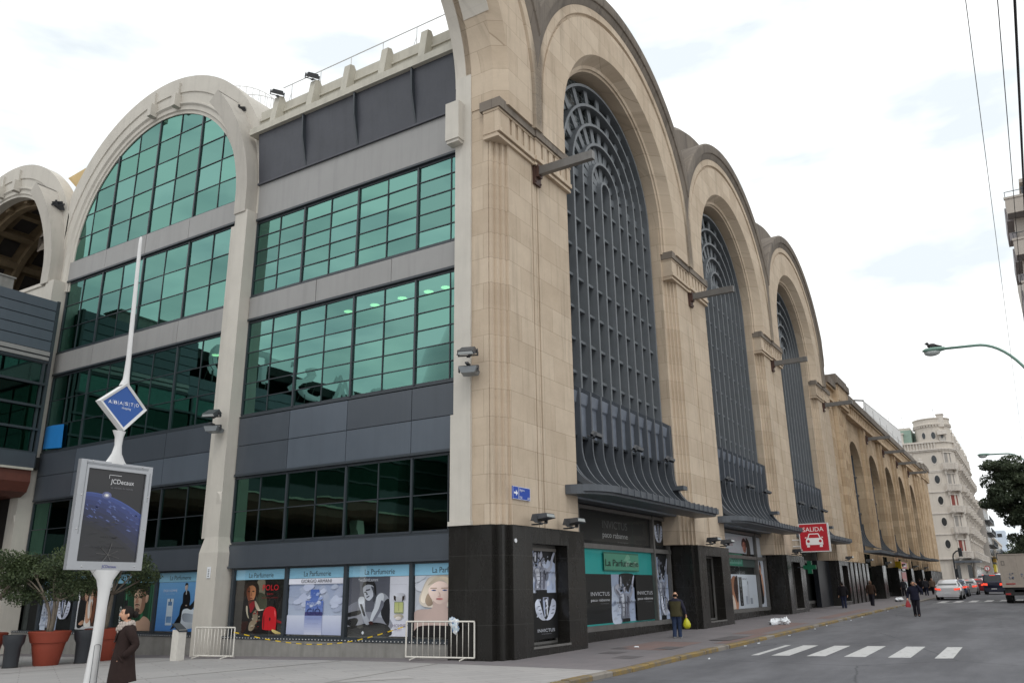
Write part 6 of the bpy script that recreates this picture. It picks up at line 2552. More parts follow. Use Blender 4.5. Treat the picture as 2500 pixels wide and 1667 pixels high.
# red bottle poster
A = wp('dark POLO poster with a curly haired man in a leather jacket and a red bottle', 3, 0)
A.rect((22, 17, 16), 0, 0, 1, 1)
A.blob((128, 122, 104), [(.46, 1), (.60, 1), (.60, .62), (.50, .60), (.44, .80)])
A.blob((70, 72, 54), [(.44, .75), (.64, .70), (.66, .46), (.50, .46)])
A.blob((48, 38, 32), [(0, 1), (.2, 1), (.24, .7), (.1, .55), (0, .6)])
A.blob((26, 20, 20), [(0, .55), (.14, .60), (.3, .55), (.42, .50), (.54, .42), (.62, .22), (.58, 0), (0, 0)])
A.blob((44, 30, 24), [(.20, .70), (.18, .86), (.28, .97), (.42, .96), (.49, .85), (.47, .66), (.42, .72), (.24, .74)])
A.blob((186, 126, 88), [(.25, .84), (.34, .90), (.42, .84), (.42, .70), (.38, .60), (.32, .58), (.26, .66)])
A.blob((120, 66, 44), [(.24, .84), (.30, .86), (.31, .72), (.33, .60), (.28, .62), (.24, .72)])
A.blob((92, 46, 32), [(.29, .60), (.40, .62), (.38, .46), (.32, .46)])
for u in (.285, .375):
    A.ell((40, 22, 18), u, .785, .026, .012)
A.ell((120, 50, 44), .34, .655, .03, .010)
A.poly((150, 92, 62), [(.335, .78), (.355, .70), (.32, .70)])
A.blob((44, 30, 24), [(.20, .80), (.24, .93), (.34, .96), (.44, .92), (.45, .84), (.36, .90), (.28, .88)])
A.blob((150, 24, 34), [(.32, .54), (.40, .60), (.44, .55), (.40, .44), (.35, .38), (.33, .46)])
A.blob((196, 182, 160), [(.42, .60), (.46, .58), (.54, .44), (.50, .42), (.45, .48)])
A.blob((200, 190, 168), [(.25, .50), (.28, .50), (.30, .36), (.33, .28), (.30, .30), (.26, .40)])
A.blob((156, 140, 118), [(.40, .36), (.46, .44), (.50, .38), (.50, .22), (.42, .06), (.34, .06), (.34, .18), (.40, .26)])
A.speck([(190, 178, 156), (110, 92, 74), (60, 48, 42), (170, 60, 54)], .36, .08, .54, .42, 18, .025, 3)
A.rect((30, 30, 28), .74, .50, .82, .62)
A.blob((196, 26, 36), [(.62, .34), (.66, .46), (.76, .50), (.86, .46), (.89, .34), (.89, .12), (.86, .07), (.66, .07), (.62, .12)], 5, .1)
A.blob((232, 96, 96), [(.845, .44), (.87, .38), (.868, .30), (.85, .36)])
A.blob((120, 14, 22), [(.63, .30), (.65, .32), (.66, .12), (.64, .10)])
A.blob((70, 14, 18), [(.75, .29), (.765, .30), (.78, .27), (.765, .23), (.75, .25)], 5, 0)
A.blob((206, 196, 180), [(.54, .44), (.62, .45), (.62, .43), (.54, .42)])
A.blob((140, 24, 32), [(.90, .26), (1, .22), (1, .19), (.90, .21)])
A.blob((206, 186, 120), [(.84, .08), (1, .02), (1, .0), (.9, .0), (.82, .05)])
A.text((198, 30, 40), 'POLO', .74, .80, .105, .32)
A.text((150, 30, 36), 'RED', .74, .715, .03, .12)
A.text((120, 26, 30), 'RALPH LAUREN', .74, .65, .025, .32)
A.done()
# pale blue bottle of sky
A = wp('pale poster of a bottle shape filled with sky, headed GIORGIO ARMANI', 2, 0)
A.rect((206, 212, 232), 0, 0, 1, 1)
A.grad((196, 206, 228), (168, 180, 212), 0, .32, 1, .9)
A.speck([(190, 199, 223), (186, 195, 221), (193, 202, 225)], 0, .42, 1, .84, 40, .08, 5)
A.grad((178, 186, 216), (210, 216, 234), 0, 0, 1, .34)
A.rect((226, 228, 240), 0, .90, 1, 1)
A.grad((120, 140, 200), (86, 112, 184), .34, .34, .66, .60, 8)
A.grad((96, 122, 190), (70, 100, 176), .42, .60, .58, .80, 8)
A.speck([(150, 168, 214), (196, 206, 230), (110, 132, 196)], .36, .48, .64, .78, 16, .03, 6)
A.rect((66, 62, 116), .34, .335, .66, .40)
A.grad((206, 210, 230), (136, 150, 200), .34, 0, .66, .335, 8)
A.text((60, 60, 70), 'GIORGIO ARMANI', .52, .925, .06, .56)
A.text((196, 206, 230), 'ACQUA DI', .50, .52, .05, .26)
A.text((40, 48, 96), 'GIÒ', .50, .345, .12, .25)
A.text((130, 138, 190), 'GIORGIO ARMANI', .50, .27, .022, .24)
A.text((140, 148, 190), 'pour homme', .50, .19, .018, .20)
A.done()
# black and white man leaning, bottle on a white strip
A = wp('black and white poster of a man leaning on a car beside a yellow-green bottle', 1, 0)
A.grad((110, 112, 124), (84, 86, 98), 0, 0, .69, 1)
A.rect((224, 224, 236), .69, 0, 1, 1)
A.blob((126, 128, 140), [(0, .5), (.25, .60), (.3, .4), (.2, .3), (0, .34)])
A.blob((150, 152, 164), [(0, .34), (.4, .4), (.69, .3), (.69, .1), (0, .05)])
A.blob((22, 22, 26), [(0, .38), (.14, .42), (.24, .43), (.20, .36), (.05, .32), (0, .32)])
A.blob((24, 24, 28), [(0, .26), (.12, .30), (.18, .26), (.12, .16), (0, .18)])
A.blob((16, 15, 18), [(.0, .14), (.2, .18), (.36, .22), (.54, .22), (.69, .16), (.69, 0), (0, 0)])
A.blob((168, 172, 184), [(.50, .70), (.58, .72), (.66, .66), (.69, .56), (.69, .24), (.60, .3), (.48, .34), (.44, .5)])
A.blob((30, 30, 36), [(.60, .56), (.69, .60), (.69, .18), (.56, .36)])
A.blob((214, 218, 228), [(.48, .66), (.56, .72), (.60, .66), (.56, .48), (.44, .24), (.38, .22), (.40, .36), (.46, .52)])
A.blob((120, 122, 136), [(.56, .60), (.60, .52), (.50, .32), (.42, .22), (.44, .30), (.52, .46)])
A.blob((200, 204, 216), [(.18, .60), (.25, .65), (.28, .58), (.30, .40), (.38, .22), (.30, .20), (.22, .42), (.18, .52)])
A.blob((54, 54, 62), [(.20, .54), (.24, .52), (.30, .34), (.26, .36)])
A.blob((214, 218, 228), [(.17, .60), (.20, .66), (.27, .65), (.27, .56), (.20, .54)])
A.blob((186, 190, 202), [(.25, .82), (.33, .88), (.42, .86), (.44, .72), (.37, .60), (.30, .62), (.26, .72)])
A.blob((70, 72, 82), [(.38, .84), (.46, .78), (.46, .62), (.42, .58), (.42, .72)])
A.blob((24, 23, 27), [(.23, .82), (.25, .90), (.33, .94), (.42, .92), (.46, .84), (.47, .68), (.44, .74), (.42, .84), (.34, .87), (.27, .85)])
A.poly((60, 60, 70), [(.29, .78), (.37, .80), (.36, .77), (.30, .76)])
A.ell((36, 36, 42), .285, .74, .02, .01)
A.ell((80, 80, 90), .335, .66, .03, .011, 25)
A.poly((40, 40, 46), [(.30, .75), (.335, .70), (.305, .69)])
A.blob((60, 26, 24), [(.36, .22), (.40, .25), (.44, .22), (.42, .18)])
A.blob((228, 230, 236), [(.25, .05), (.27, .08), (.29, .05), (.27, .02)])
A.text((206, 210, 220), 'YvesSaintLaurent', .33, .925, .055, .34)
A.blob((208, 208, 218), [(.76, .70), (.84, .72), (.94, .70), (.94, .60), (.76, .60)])
A.poly((44, 30, 30), [(.76, .68), (.80, .66), (.80, .58), (.765, .61)])
A.poly((44, 30, 30), [(.94, .68), (.90, .66), (.90, .58), (.935, .61)])
A.rect((196, 196, 204), .80, .57, .90, .66)
A.rect((150, 158, 120), .775, .38, .925, .57)
A.grad((206, 206, 150), (190, 196, 128), .785, .40, .915, .56, 5)
A.rect((120, 124, 90), .847, .42, .853, .56)
A.ell((196, 186, 170), .85, .33, .075, .04)
A.ell((218, 210, 206), .85, .30, .05, .03)
A.rect((160, 158, 172), .71, .86, .97, .863)
A.text((150, 140, 160), "L'HOMME", .845, .155, .05, .25)
A.text((176, 150, 160), 'SPORT', .845, .10, .03, .12)
A.done()
# fair haired woman
A = wp('pale portrait poster of a fair haired woman, partly behind the barrier', 0, 0, m1=-.3)
A.rect((206, 210, 220), 0, 0, 1, 1)
A.speck([(210, 213, 222), (202, 206, 217), (206, 210, 220)], 0, .3, 1, 1, 30, .1, 8)
A.blob((206, 196, 184), [(.10, .78), (.18, .96), (.34, 1), (.48, .97), (.56, .80), (.56, .58), (.48, .50), (.16, .48), (.06, .58)])
A.blob((226, 214, 198), [(.12, .80), (.20, .97), (.30, .97), (.20, .80), (.14, .56), (.08, .60)])
A.blob((210, 186, 178), [(0, .40), (.22, .46), (.25, .60), (.42, .60), (.44, .46), (.80, .40), (1, .30), (1, 0), (0, 0)])
A.blob((232, 208, 198), [(.19, .80), (.30, .90), (.42, .86), (.47, .74), (.42, .60), (.33, .53), (.25, .58), (.19, .68)])
A.blob((206, 192, 172), [(.17, .84), (.26, .95), (.40, .97), (.50, .86), (.50, .72), (.46, .80), (.36, .92), (.22, .86)])
A.blob((160, 140, 120), [(.44, .66), (.50, .74), (.52, .60), (.47, .52), (.43, .56)])
A.blob((170, 150, 130), [(.17, .70), (.20, .66), (.24, .54), (.18, .50), (.14, .58)])
for u in (.25, .39):
    A.ell((96, 116, 170), u, .755, .030, .011)
    A.ell((40, 44, 70), u, .755, .012, .010)
    A.rect((160, 132, 112), u - .045, .785, u + .04, .795)
A.blob((206, 172, 162), [(.31, .74), (.335, .68), (.30, .66), (.34, .655)])
A.ell((190, 120, 120), .325, .615, .045, .016)
A.blob((24, 20, 22), [(.02, .12), (.10, .18), (.3, .19), (.48, .18), (.60, .14), (.60, 0), (.02, 0)])
A.done()
# blue poster with seated man
A = wp('blue poster of a man in a dark suit sitting on a white block', 0, 1)
A.grad((76, 134, 206), (118, 176, 228), 0, 0, 1, 1)
A.blob((214, 222, 232), [(.66, .44), (.98, .40), (1, .12), (.72, .04), (.62, .02), (.60, .16)])
A.blob((176, 186, 200), [(.66, .36), (.98, .32), (1, .2), (.70, .2)])
A.blob((20, 20, 26), [(.62, .76), (.68, .82), (.76, .80), (.80, .66), (.80, .52), (.92, .64), (.96, .60), (.86, .44), (.74, .46), (.64, .42), (.62, .20), (.58, .06), (.52, .06), (.56, .30), (.58, .50), (.62, .58)])
A.poly((20, 20, 24), [(.38, .02), (.56, .12), (.58, .30), (.56, .32), (.40, .06)])
A.blob((196, 176, 164), [(.65, .92), (.68, .95), (.715, .92), (.71, .85), (.68, .82), (.65, .86)])
A.blob((22, 20, 22), [(.645, .92), (.66, .975), (.71, .97), (.72, .90), (.70, .94)])
A.rect((226, 230, 236), .685, .74, .70, .82)
A.ell((196, 176, 164), .72, .52, .02, .014)
A.grad((196, 214, 232), (214, 228, 240), .245, .12, .40, .66, 4)
A.rect((110, 150, 196), .26, .17, .385, .30)
A.rect((90, 130, 180), .275, .52, .37, .60)
A.rect((70, 80, 100), .31, .60, .335, .66)
A.text((224, 234, 246), 'DIOR HOMME', .30, .80, .05, .34)
A.text((150, 190, 226), 'COLOGNE', .30, .74, .035, .22)
A.done()
# green poster, bearded man
A = wp('green curtain poster of a bare shouldered man with a beard, behind the woman', 1, 1)
A.rect((28, 66, 44), 0, 0, 1, 1)
r = random.Random(12)
for i in range(22):
    u = r.uniform(.25, .98)
    A.rect(r.choice([(46, 120, 80), (34, 96, 62), (70, 148, 104), (24, 70, 46)]), u, 0, u + r.uniform(.012, .04), 1)
A.rect((14, 22, 18), 0, 0, .22, 1)
A.rect((18, 18, 20), .24, .5, .34, .64)
A.blob((196, 160, 138), [(.48, 0), (.60, .18), (.70, .22), (.80, .30), (.96, .2), (1, 0)])
A.blob((206, 172, 148), [(.50, .88), (.62, .93), (.78, .88), (.80, .62), (.76, .40), (.62, .34), (.54, .42), (.50, .62)])
A.blob((148, 112, 92), [(.66, .88), (.80, .84), (.80, .60), (.76, .40), (.68, .36), (.70, .62)])
A.blob((20, 18, 18), [(.48, .84), (.50, .98), (.64, 1), (.80, .98), (.88, .86), (.84, .64), (.80, .76), (.74, .86), (.56, .86)])
A.blob((196, 160, 138), [(.80, .72), (.86, .74), (.86, .62), (.81, .58)])
A.rect((24, 20, 20), .50, .715, .58, .735); A.rect((24, 20, 20), .62, .715, .74, .735)
A.ell((40, 30, 28), .545, .69, .03, .014); A.ell((40, 30, 28), .68, .69, .035, .015)
A.blob((170, 128, 106), [(.58, .70), (.62, .60), (.56, .57), (.54, .60)])
A.blob((70, 52, 44), [(.54, .545), (.60, .56), (.66, .54), (.66, .525), (.60, .535), (.55, .525)], 5, .1)
A.ell((164, 112, 98), .595, .515, .035, .010)
A.blob((84, 64, 54), [(.56, .45), (.60, .47), (.66, .45), (.68, .40), (.62, .36), (.57, .39)], 5, .2)
A.text((232, 236, 232), 'LIMBO', .19, .30, .06, .3, up=True)
A.done()
# couple in white frame
A = wp('white framed poster of a couple in evening dress and a black bottle panel', 2, 1)
A.rect((232, 232, 236), 0, 0, 1, 1)
A.rect((70, 44, 36), .05, .07, .55, .93)
A.blob((236, 230, 226), [(.36, .93), (.46, .93), (.44, .6), (.40, .3), (.44, .07), (.26, .07), (.24, .3), (.28, .6), (.30, .5)])
A.blob((20, 18, 20), [(.05, .62), (.16, .64), (.24, .60), (.26, .30), (.22, .07), (.05, .07)])
A.blob((206, 160, 132), [(.18, .82), (.24, .88), (.29, .82), (.28, .68), (.24, .62), (.19, .70)])
A.blob((24, 20, 20), [(.15, .74), (.16, .88), (.22, .93), (.30, .90), (.31, .76), (.28, .84), (.20, .84)])
A.blob((122, 70, 46), [(.40, .93), (.52, .93), (.54, .5), (.50, .16), (.44, .22), (.47, .5), (.42, .7)])
A.blob((214, 170, 142), [(.35, .80), (.40, .86), (.44, .76), (.41, .66), (.36, .68)])
A.blob((214, 166, 138), [(.26, .56), (.30, .62), (.32, .40), (.36, .24), (.40, .30), (.38, .56), (.42, .60), (.44, .30), (.36, .14), (.28, .2)])
A.blob((206, 160, 132), [(.10, .12), (.20, .20), (.26, .16), (.18, .09)])
A.rect((20, 20, 24), .60, .05, .97, .78)
A.blob((176, 182, 190), [(.68, .70), (.78, .74), (.80, .36), (.72, .30)])
A.blob((206, 210, 216), [(.60, .36), (.66, .40), (.62, .06), (.56, .06)])
A.text((60, 60, 66), '212', .74, .45, .08, .1, up=True)
A.text((150, 150, 156), 'CAROLINA', .78, .88, .03, .26)
A.done()
# grey athlete poster at the far left, deeper window
A = wp('tall grey poster of an athlete and a silver bottle behind the potted tree', 3, 1, z0=-.0 + .46, z1=2.1)
A.rect((16, 16, 18), 0, 0, 1, 1)
athlete(A, .02, .0, .52, .9, 21)
bottle_hands(A, .50, .22, .95, .70, 22)
A.text((70, 72, 84), 'paco rabanne', .27, .33, .045, .44)
A.done()

# --- street front: niche and shop display of the first bay
A = Art('narrow grey athlete poster in the granite niche, INVICTUS at its foot', (1.57, .385, .40), 1.85, 2.44, 'y', step=.0006)
A.rect((14, 14, 16), 0, 0, 1, 1)
athlete(A, .0, .5, 1, .965, 31)
A.rect((120, 116, 112), 0, .965, 1, 1)
A.rect((12, 12, 14), 0, 0, 1, .5)
bottle_hands(A, .28, .18, .98, .46, 32)
A.text((70, 72, 82), 'paco rabanne', .55, .715, .03, .86)
A.text((200, 204, 214), 'INVICTUS', .62, .075, .035, .52)
A.text((150, 150, 158), 'THE NEW FRAGRANCE', .62, .05, .008, .3)
A.done()
c0 = CX[0]
za = gx(c0) + .45
A = Art('wide turquoise window display reading INVICTUS with an athlete in the middle', (c0 - 2.62, 1.15, za), 6.04, 3.06 - za, 'y', name='window_display', step=.0009)
A.rect((44, 168, 164), 0, 0, 1, 1)
A.rect((17, 17, 19), .03, .02, .975, .655)
athlete(A, .385, .02, .705, .655, 41)
A.rect((28, 28, 28), .705, .02, .975, .655)
for u in (.21, .84):
    A.text((196, 198, 204), 'INVICTUS', u, .375, .05, .235)
    A.text((220, 222, 228), 'paco rabanne', u, .305, .035, .235)
    A.text((130, 132, 138), 'the new fragrance', u + .05, .27, .012, .1)
A.text((62, 66, 78), 'paco rabanne', .545, .265, .04, .31)
# open window in the vinyl, the shop sign standing inside
A.rect((84, 150, 126), .275, .70, .765, .95)
A.rect((58, 112, 94), .275, .93, .765, .95)
A.rect((58, 112, 94), .275, .70, .765, .715)
A.speck([(120, 176, 150), (70, 128, 108), (150, 190, 170), (96, 140, 120)], .55, .75, .75, .92, 12, .03, 9)
A.text((26, 34, 32), 'La Parfumerie', .52, .765, .09, .46)
A.done()
A = Art('dark glossy INVICTUS panel above the turquoise display', (c0 - 2.62, 1.15, 3.17), 6.2, 1.12, 'y', name='window_display', step=.0009)
A.rect((22, 21, 20), 0, 0, 1, 1)
A.grad((52, 50, 48), (22, 21, 20), 0, .1, 1, .75, 10)
A.text((92, 92, 92), 'INVICTUS', .46, .52, .24, .34)
A.text((190, 190, 190), 'paco rabanne', .46, .24, .17, .34)
A.text((120, 120, 120), 'the new fragrance', .56, .10, .05, .15)
A.done()
A = Art('small black panel with a silver bottle, right of the dark INVICTUS panel', (c0 + 3.57, 1.15, 3.17), 1.42, 1.12, 'y', name='window_display')
A.rect((14, 14, 15), 0, 0, 1, 1)
bottle_hands(A, .2, .2, .85, .92, 51)
A.text((90, 90, 94), 'INVICTUS', .52, .08, .05, .4)
A.done()
A = Art('narrow athlete poster in the side pane by the man with the yellow bag', (c0 + 3.57, 1.15, za), 1.42, 3.0 - za, 'y', step=.0006)
A.rect((14, 14, 16), 0, 0, 1, 1)
athlete(A, 0, .0, 1, .95, 61)
bottle_hands(A, .3, .04, .98, .36, 62)
A.text((62, 66, 78), 'paco rabanne', .5, .46, .03, .9)
A.done()
# second bay: white displays
c1 = CX[1]
za = gx(c1) + .46
A = Art('white poster with a tall bottle and a nude figure in the second shop window', (c1 - 2.80, 1.15, za), 6.2, 2.12 - gx(c1) * .6 - .36, 'y', step=.0009)
A.rect((214, 220, 230), 0, 0, 1, 1)
A.blob((186, 130, 100), [(.30, 0), (.28, .5), (.33, .9), (.44, .9), (.46, .4), (.44, 0)])
A.blob((232, 214, 200), [(.28, 0), (.30, .4), (.36, .3), (.38, 0)])
A.blob((60, 36, 28), [(.36, .6), (.42, .92), (.48, .9), (.46, .3), (.42, .2)])
A.rect((24, 24, 28), .50, .08, .585, .92)
A.text((190, 194, 200), 'BE DELICIOUS', .545, .12, .035, .7, up=True)
A.rect((196, 200, 208), .72, .12, .76, .7); A.rect((150, 156, 168), .73, .7, .75, .8)
A.rect((170, 176, 190), .66, .12, .71, .36); A.rect((150, 156, 168), .78, .12, .84, .3); A.rect((206, 210, 216), .86, .12, .9, .4)
A.text((70, 76, 88), 'DKNY', .66, .84, .05, .12)
A.done()
A = Art('narrow poster of a couple in black in the second shop window', (c1 + 3.57, 1.15, za), 1.42, 3.0 - gx(c1) * .6 - .36, 'y')
A.rect((206, 210, 220), 0, 0, 1, 1)
A.blob((24, 22, 24), [(.3, .1), (.28, .6), (.4, .76), (.6, .7), (.7, .4), (.66, .1)])
A.blob((190, 136, 108), [(.42, .78), (.5, .86), (.6, .8), (.58, .66), (.46, .66)])
A.blob((50, 32, 28), [(.4, .78), (.46, .92), (.62, .9), (.7, .7), (.62, .8), (.5, .86)])
A.blob((206, 156, 130), [(.55, .6), (.7, .66), (.8, .4), (.72, .2), (.64, .3)])
A.text((90, 94, 104), 'DKNY', .5, .93, .03, .4)
A.done()
A = Art('green lit shop sign panel over the white poster in the second window', (c1 - 2.80, 1.15, za + 2.0), 6.2, .66, 'y', name='window_display')
A.rect((70, 84, 82), 0, 0, 1, 1)
A.rect((56, 136, 112), .25, .05, .66, .95)
A.rect((110, 168, 150), .28, .2, .63, .8)
A.text((36, 56, 50), 'La Parfumerie', .455, .35, .3, .3)
A.done()
A = Art('white panel with a dark haired face above the second shop window', (c1 - 2.80, 1.15, 3.2), 6.2, 1.06, 'y', name='window_display')
A.rect((204, 208, 216), 0, 0, 1, 1)
head(A, .74, .45, .05, .28, (190, 130, 110), (140, 84, 70), (28, 20, 20))
A.blob((28, 20, 20), [(.80, .9), (.88, .7), (.90, .2), (.86, 0), (.79, 0), (.80, .4)])
A.text((176, 96, 100), '212', .38, .45, .28, .08)
A.done()
A = Art('small white panel at the right above the second shop window', (c1 + 3.57, 1.15, 3.2), 1.42, 1.06, 'y', name='window_display')
A.rect((206, 210, 218), 0, 0, 1, 1)
A.text((150, 130, 136), '212', .3, .45, .16, .22)
A.done()
# ------------------------------------------------------------------ ornate white corner building across the side street
simple('white_stucco', L(200, 192, 182), .85, amt=.06, scale=.6, streak=.22)
simple('white_trim', L(206, 199, 191), .8, amt=.10, scale=2, streak=.35)
simple('shutter_grey', L(148, 144, 140), .7, amt=.12)
ab = thing('corner_building', 'ornate white corner apartment block with balconies and oval windows across the side street', 'apartment building', (124, 0, 0))
FZ = [5.4, 9.0, 12.1, 15.35, 18.6, 21.9]        # floor lines
# plan: left face along y at x=124, chamfered corner, right face along the street at y=-3.3
plan = [(124, 26), (124, -1.2), (124.25, -1.9), (124.8, -2.6), (125.6, -3.1), (126.5, -3.3), (163, -3.3), (163, 26)]
def ab_part(name, m, mb, smooth=False):
    mb.v = [(a - 124, b, c) for a, b, c in mb.v]
    return mb.build(name, m, ab, smooth)
mb = MB(); mb.prism(plan, 5.3, 23.2); ab_part('wall', 'white_stucco', mb)
mb = MB(); mb.prism([(x + (.25 if x < 160 else 0), y + (.25 if y < 0 else 0)) for x, y in plan], .5, 5.3); ab_part('ground_floor', 'white_stucco', mb)
def offset_plan(d):
    return [(124 - d, 26), (124 - d, -1.2 - d * .3), (124.25 - d * .9, -1.9 - d * .5), (124.8 - d * .7, -2.6 - d * .75), (125.6 - d * .4, -3.1 - d * .95), (126.5, -3.3 - d), (163 + d, -3.3 - d), (163 + d, 26)]
for i, z in enumerate(FZ):
    mb = MB()
    d = .35 if i == 5 else .12
    mb.prism(offset_plan(d), z - .12, z + .06)
    if i in (4, 5):
        mb.prism(offset_plan(d * .6), z - .32, z - .12)
    ab_part('string_course', 'white_trim', mb)
mb = MB()       # balustrade over the main cornice
mb.prism(offset_plan(.25), 22.9, 23.1)
for i in range(60):
    mb.box(124 - .2, 124 - .08, -1.0 + i * .42, -.85 + i * .42, 21.98, 22.9)
for i in range(70):
    mb.box(126.6 + i * .5, 126.75 + i * .5, -3.55, -3.43, 21.98, 22.9)
for i in range(9):
    mb.box(126.4 + 4.2 * i, 126.9 + 4.2 * i, -3.6, -3.3, 21.98, 24.1 + .5 * (i % 2))
ab_part('balustrade', 'white_trim', mb)
mb = MB()
mb.add([(124.5, 2.2, 22.6), (124.5, 26, 22.6), (135, 26, 22.6), (135, 2.2, 22.6), (125.1, 2.2, 25.4), (125.1, 26, 25.4), (133, 26, 25.4), (133, 2.2, 25.4)], [(4, 5, 6, 7), (0, 1, 5, 4), (1, 2, 6, 5), (2, 3, 7, 6), (3, 0, 4, 7)])
mb.add([(127, -2.8, 22.6), (162, -2.8, 22.6), (162, 2.2, 22.6), (127, 2.2, 22.6), (128, -1.9, 25.3), (162, -1.9, 25.3), (162, 2.2, 25.3), (128, 2.2, 25.3)], [(4, 5, 6, 7), (0, 1, 5, 4), (1, 2, 6, 5), (2, 3, 7, 6), (3, 0, 4, 7)])
ab_part('mansard_roof', 'mansard_green', mb)
def dormer(y, z):
    mb = MB()
    mb.box(124.3, 126.2, y - .7, y + .7, z, z + 2.1); mb.box(124.15, 126.2, y - .85, y + .85, z + 2.1, z + 2.3)
    d = ab_part('dormer', 'white_trim', mb)
    mb = MB(); mb.box(124.26, 124.31, y - .4, y + .4, z + .4, z + 1.8)
    mb.v = [(a - 124, b, c) for a, b, c in mb.v]
    mb.build('window', 'window_dark', d)
dormer(4.1, 22.6); dormer(9, 22.6)
mb = MB()
mb.box(126.4, 140, 2.4, 14, 25.3, 26.0); mb.box(126, 128, 5.8, 7.6, 26, 27)
ab_part('roof_block', 'white_stucco', mb)
for k in range(8):
    mb = MB(); x = 129.5 + 4.2 * k
    mb.box(x - .7, x + .7, -3.25, -1.8, 23.0, 24.9); mb.prism([(x - .9, 24.9), (x + .9, 24.9), (x, 25.6)], -3.35, -1.7, 'y')
    d_ = ab_part('dormer', 'white_trim', mb)
    mb = MB(); mb.box(x - .35 - 124, x + .35 - 124, -3.29, -3.2, 23.3, 24.6)
    mb.build('window', 'window_dark', d_)
# round corner tower
mb = MB()
mb.lathe([(2.55, 22.0), (2.55, 25.6), (2.75, 25.7), (2.75, 25.9), (2.6, 26.0), (2.6, 26.6), (2.7, 26.65), (2.7, 26.8), (0, 26.8)], (126.5, -.75, 0), 28)
tw = ab_part('tower', 'white_stucco', mb, 35)
mb = MB()
mb.box(124.2, 125.6, -2.7, -1.8, 25.3, 27.2)
mb.box(124.1, 125.7, -2.8, -1.7, 27.2, 27.35)
mb.box(123.5, 124.4, -2.9, -1.6, 24.0, 24.6)
ab_part('turret', 'white_trim', mb)
mb = MB()
mb.lathe([(.38, 0), (.38, .06)], (0, 0, 0), 14)
for i in range(24):
    t = 2 * PI * i / 24
def oval(x, y, z, nx, ny, a, b, framed=True):
    m1 = MB(); m2 = MB()
    tx, ty = -ny, nx
    for m_, k, o in ((m1, 1.35, .05), (m2, 1.0, .09)):
        pts = [(x + nx * o + tx * a * k * math.cos(t), y + ny * o + ty * a * k * math.cos(t), z + b * k * math.sin(t)) for t in [2 * PI * i / 18 for i in range(18)]]
        bk = [(p[0] - nx * .1, p[1] - ny * .1, p[2]) for p in pts]
        m_.add(pts + bk, [list(range(18))] + [(i, (i + 1) % 18, 18 + (i + 1) % 18, 18 + i) for i in range(18)])
    f = ab_part('window', 'white_trim', m1)
    m2.v = [(q[0] - 124, q[1], q[2]) for q in m2.v]
    m2.build('pane', 'window_dark', f)
for z in (7.5, 10.8, 14.0, 17.2, 20.3):
    oval(124, -.55, z, -1, 0, .36, .62)
oval(124.0, -1.0, 24.0, -1, 0, .3, .55)
oval(124.25, .35, 24.1, -.9, .43, .26, .5)
oval(124.35, -2.1, 24.1, -.85, -.53, .3, .6)
mb = MB()
for i in range(40):
    t = 2 * PI * i / 40
    mb.box(126.5 + 2.68 * math.cos(t) - .1, 126.5 + 2.68 * math.cos(t) + .1, -.75 + 2.68 * math.sin(t) - .1, -.75 + 2.68 * math.sin(t) + .1, 25.42, 25.62)
ab_part('tower_frieze', 'white_trim', mb)

def ab_window(x, y, nx, ny, z, w_, h_, dark):
    """shuttered window with a raised surround, facing (nx, ny)"""
    tx, ty = -ny, nx
    def bx(m_, a0, a1, z0, z1, o0, o1):
        vs = [(x + nx * o + tx * a, y + ny * o + ty * a, zz) for zz in (z0, z1) for o in (o0, o1) for a in (a0, a1)]
        m_.add(vs, [(0, 2, 3, 1), (4, 5, 7, 6), (0, 1, 5, 4), (2, 6, 7, 3), (0, 4, 6, 2), (1, 3, 7, 5)])
    m1 = MB()
    bx(m1, -w_ / 2 - .14, -w_ / 2, z, z + h_ + .15, -.05, .08); bx(m1, w_ / 2, w_ / 2 + .14, z, z + h_ + .15, -.05, .08); bx(m1, -w_ / 2 - .25, w_ / 2 + .25, z + h_ + .15, z + h_ + .32, -.05, .18)
    f = ab_part('window', 'white_trim', m1)
    m2 = MB()
    bx(m2, -w_ / 2, w_ / 2, z, z + h_ + .149, -.04, .02)
    m2.v = [(q[0] - 124, q[1], q[2]) for q in m2.v]
    m2.build('shutter', dark, f)

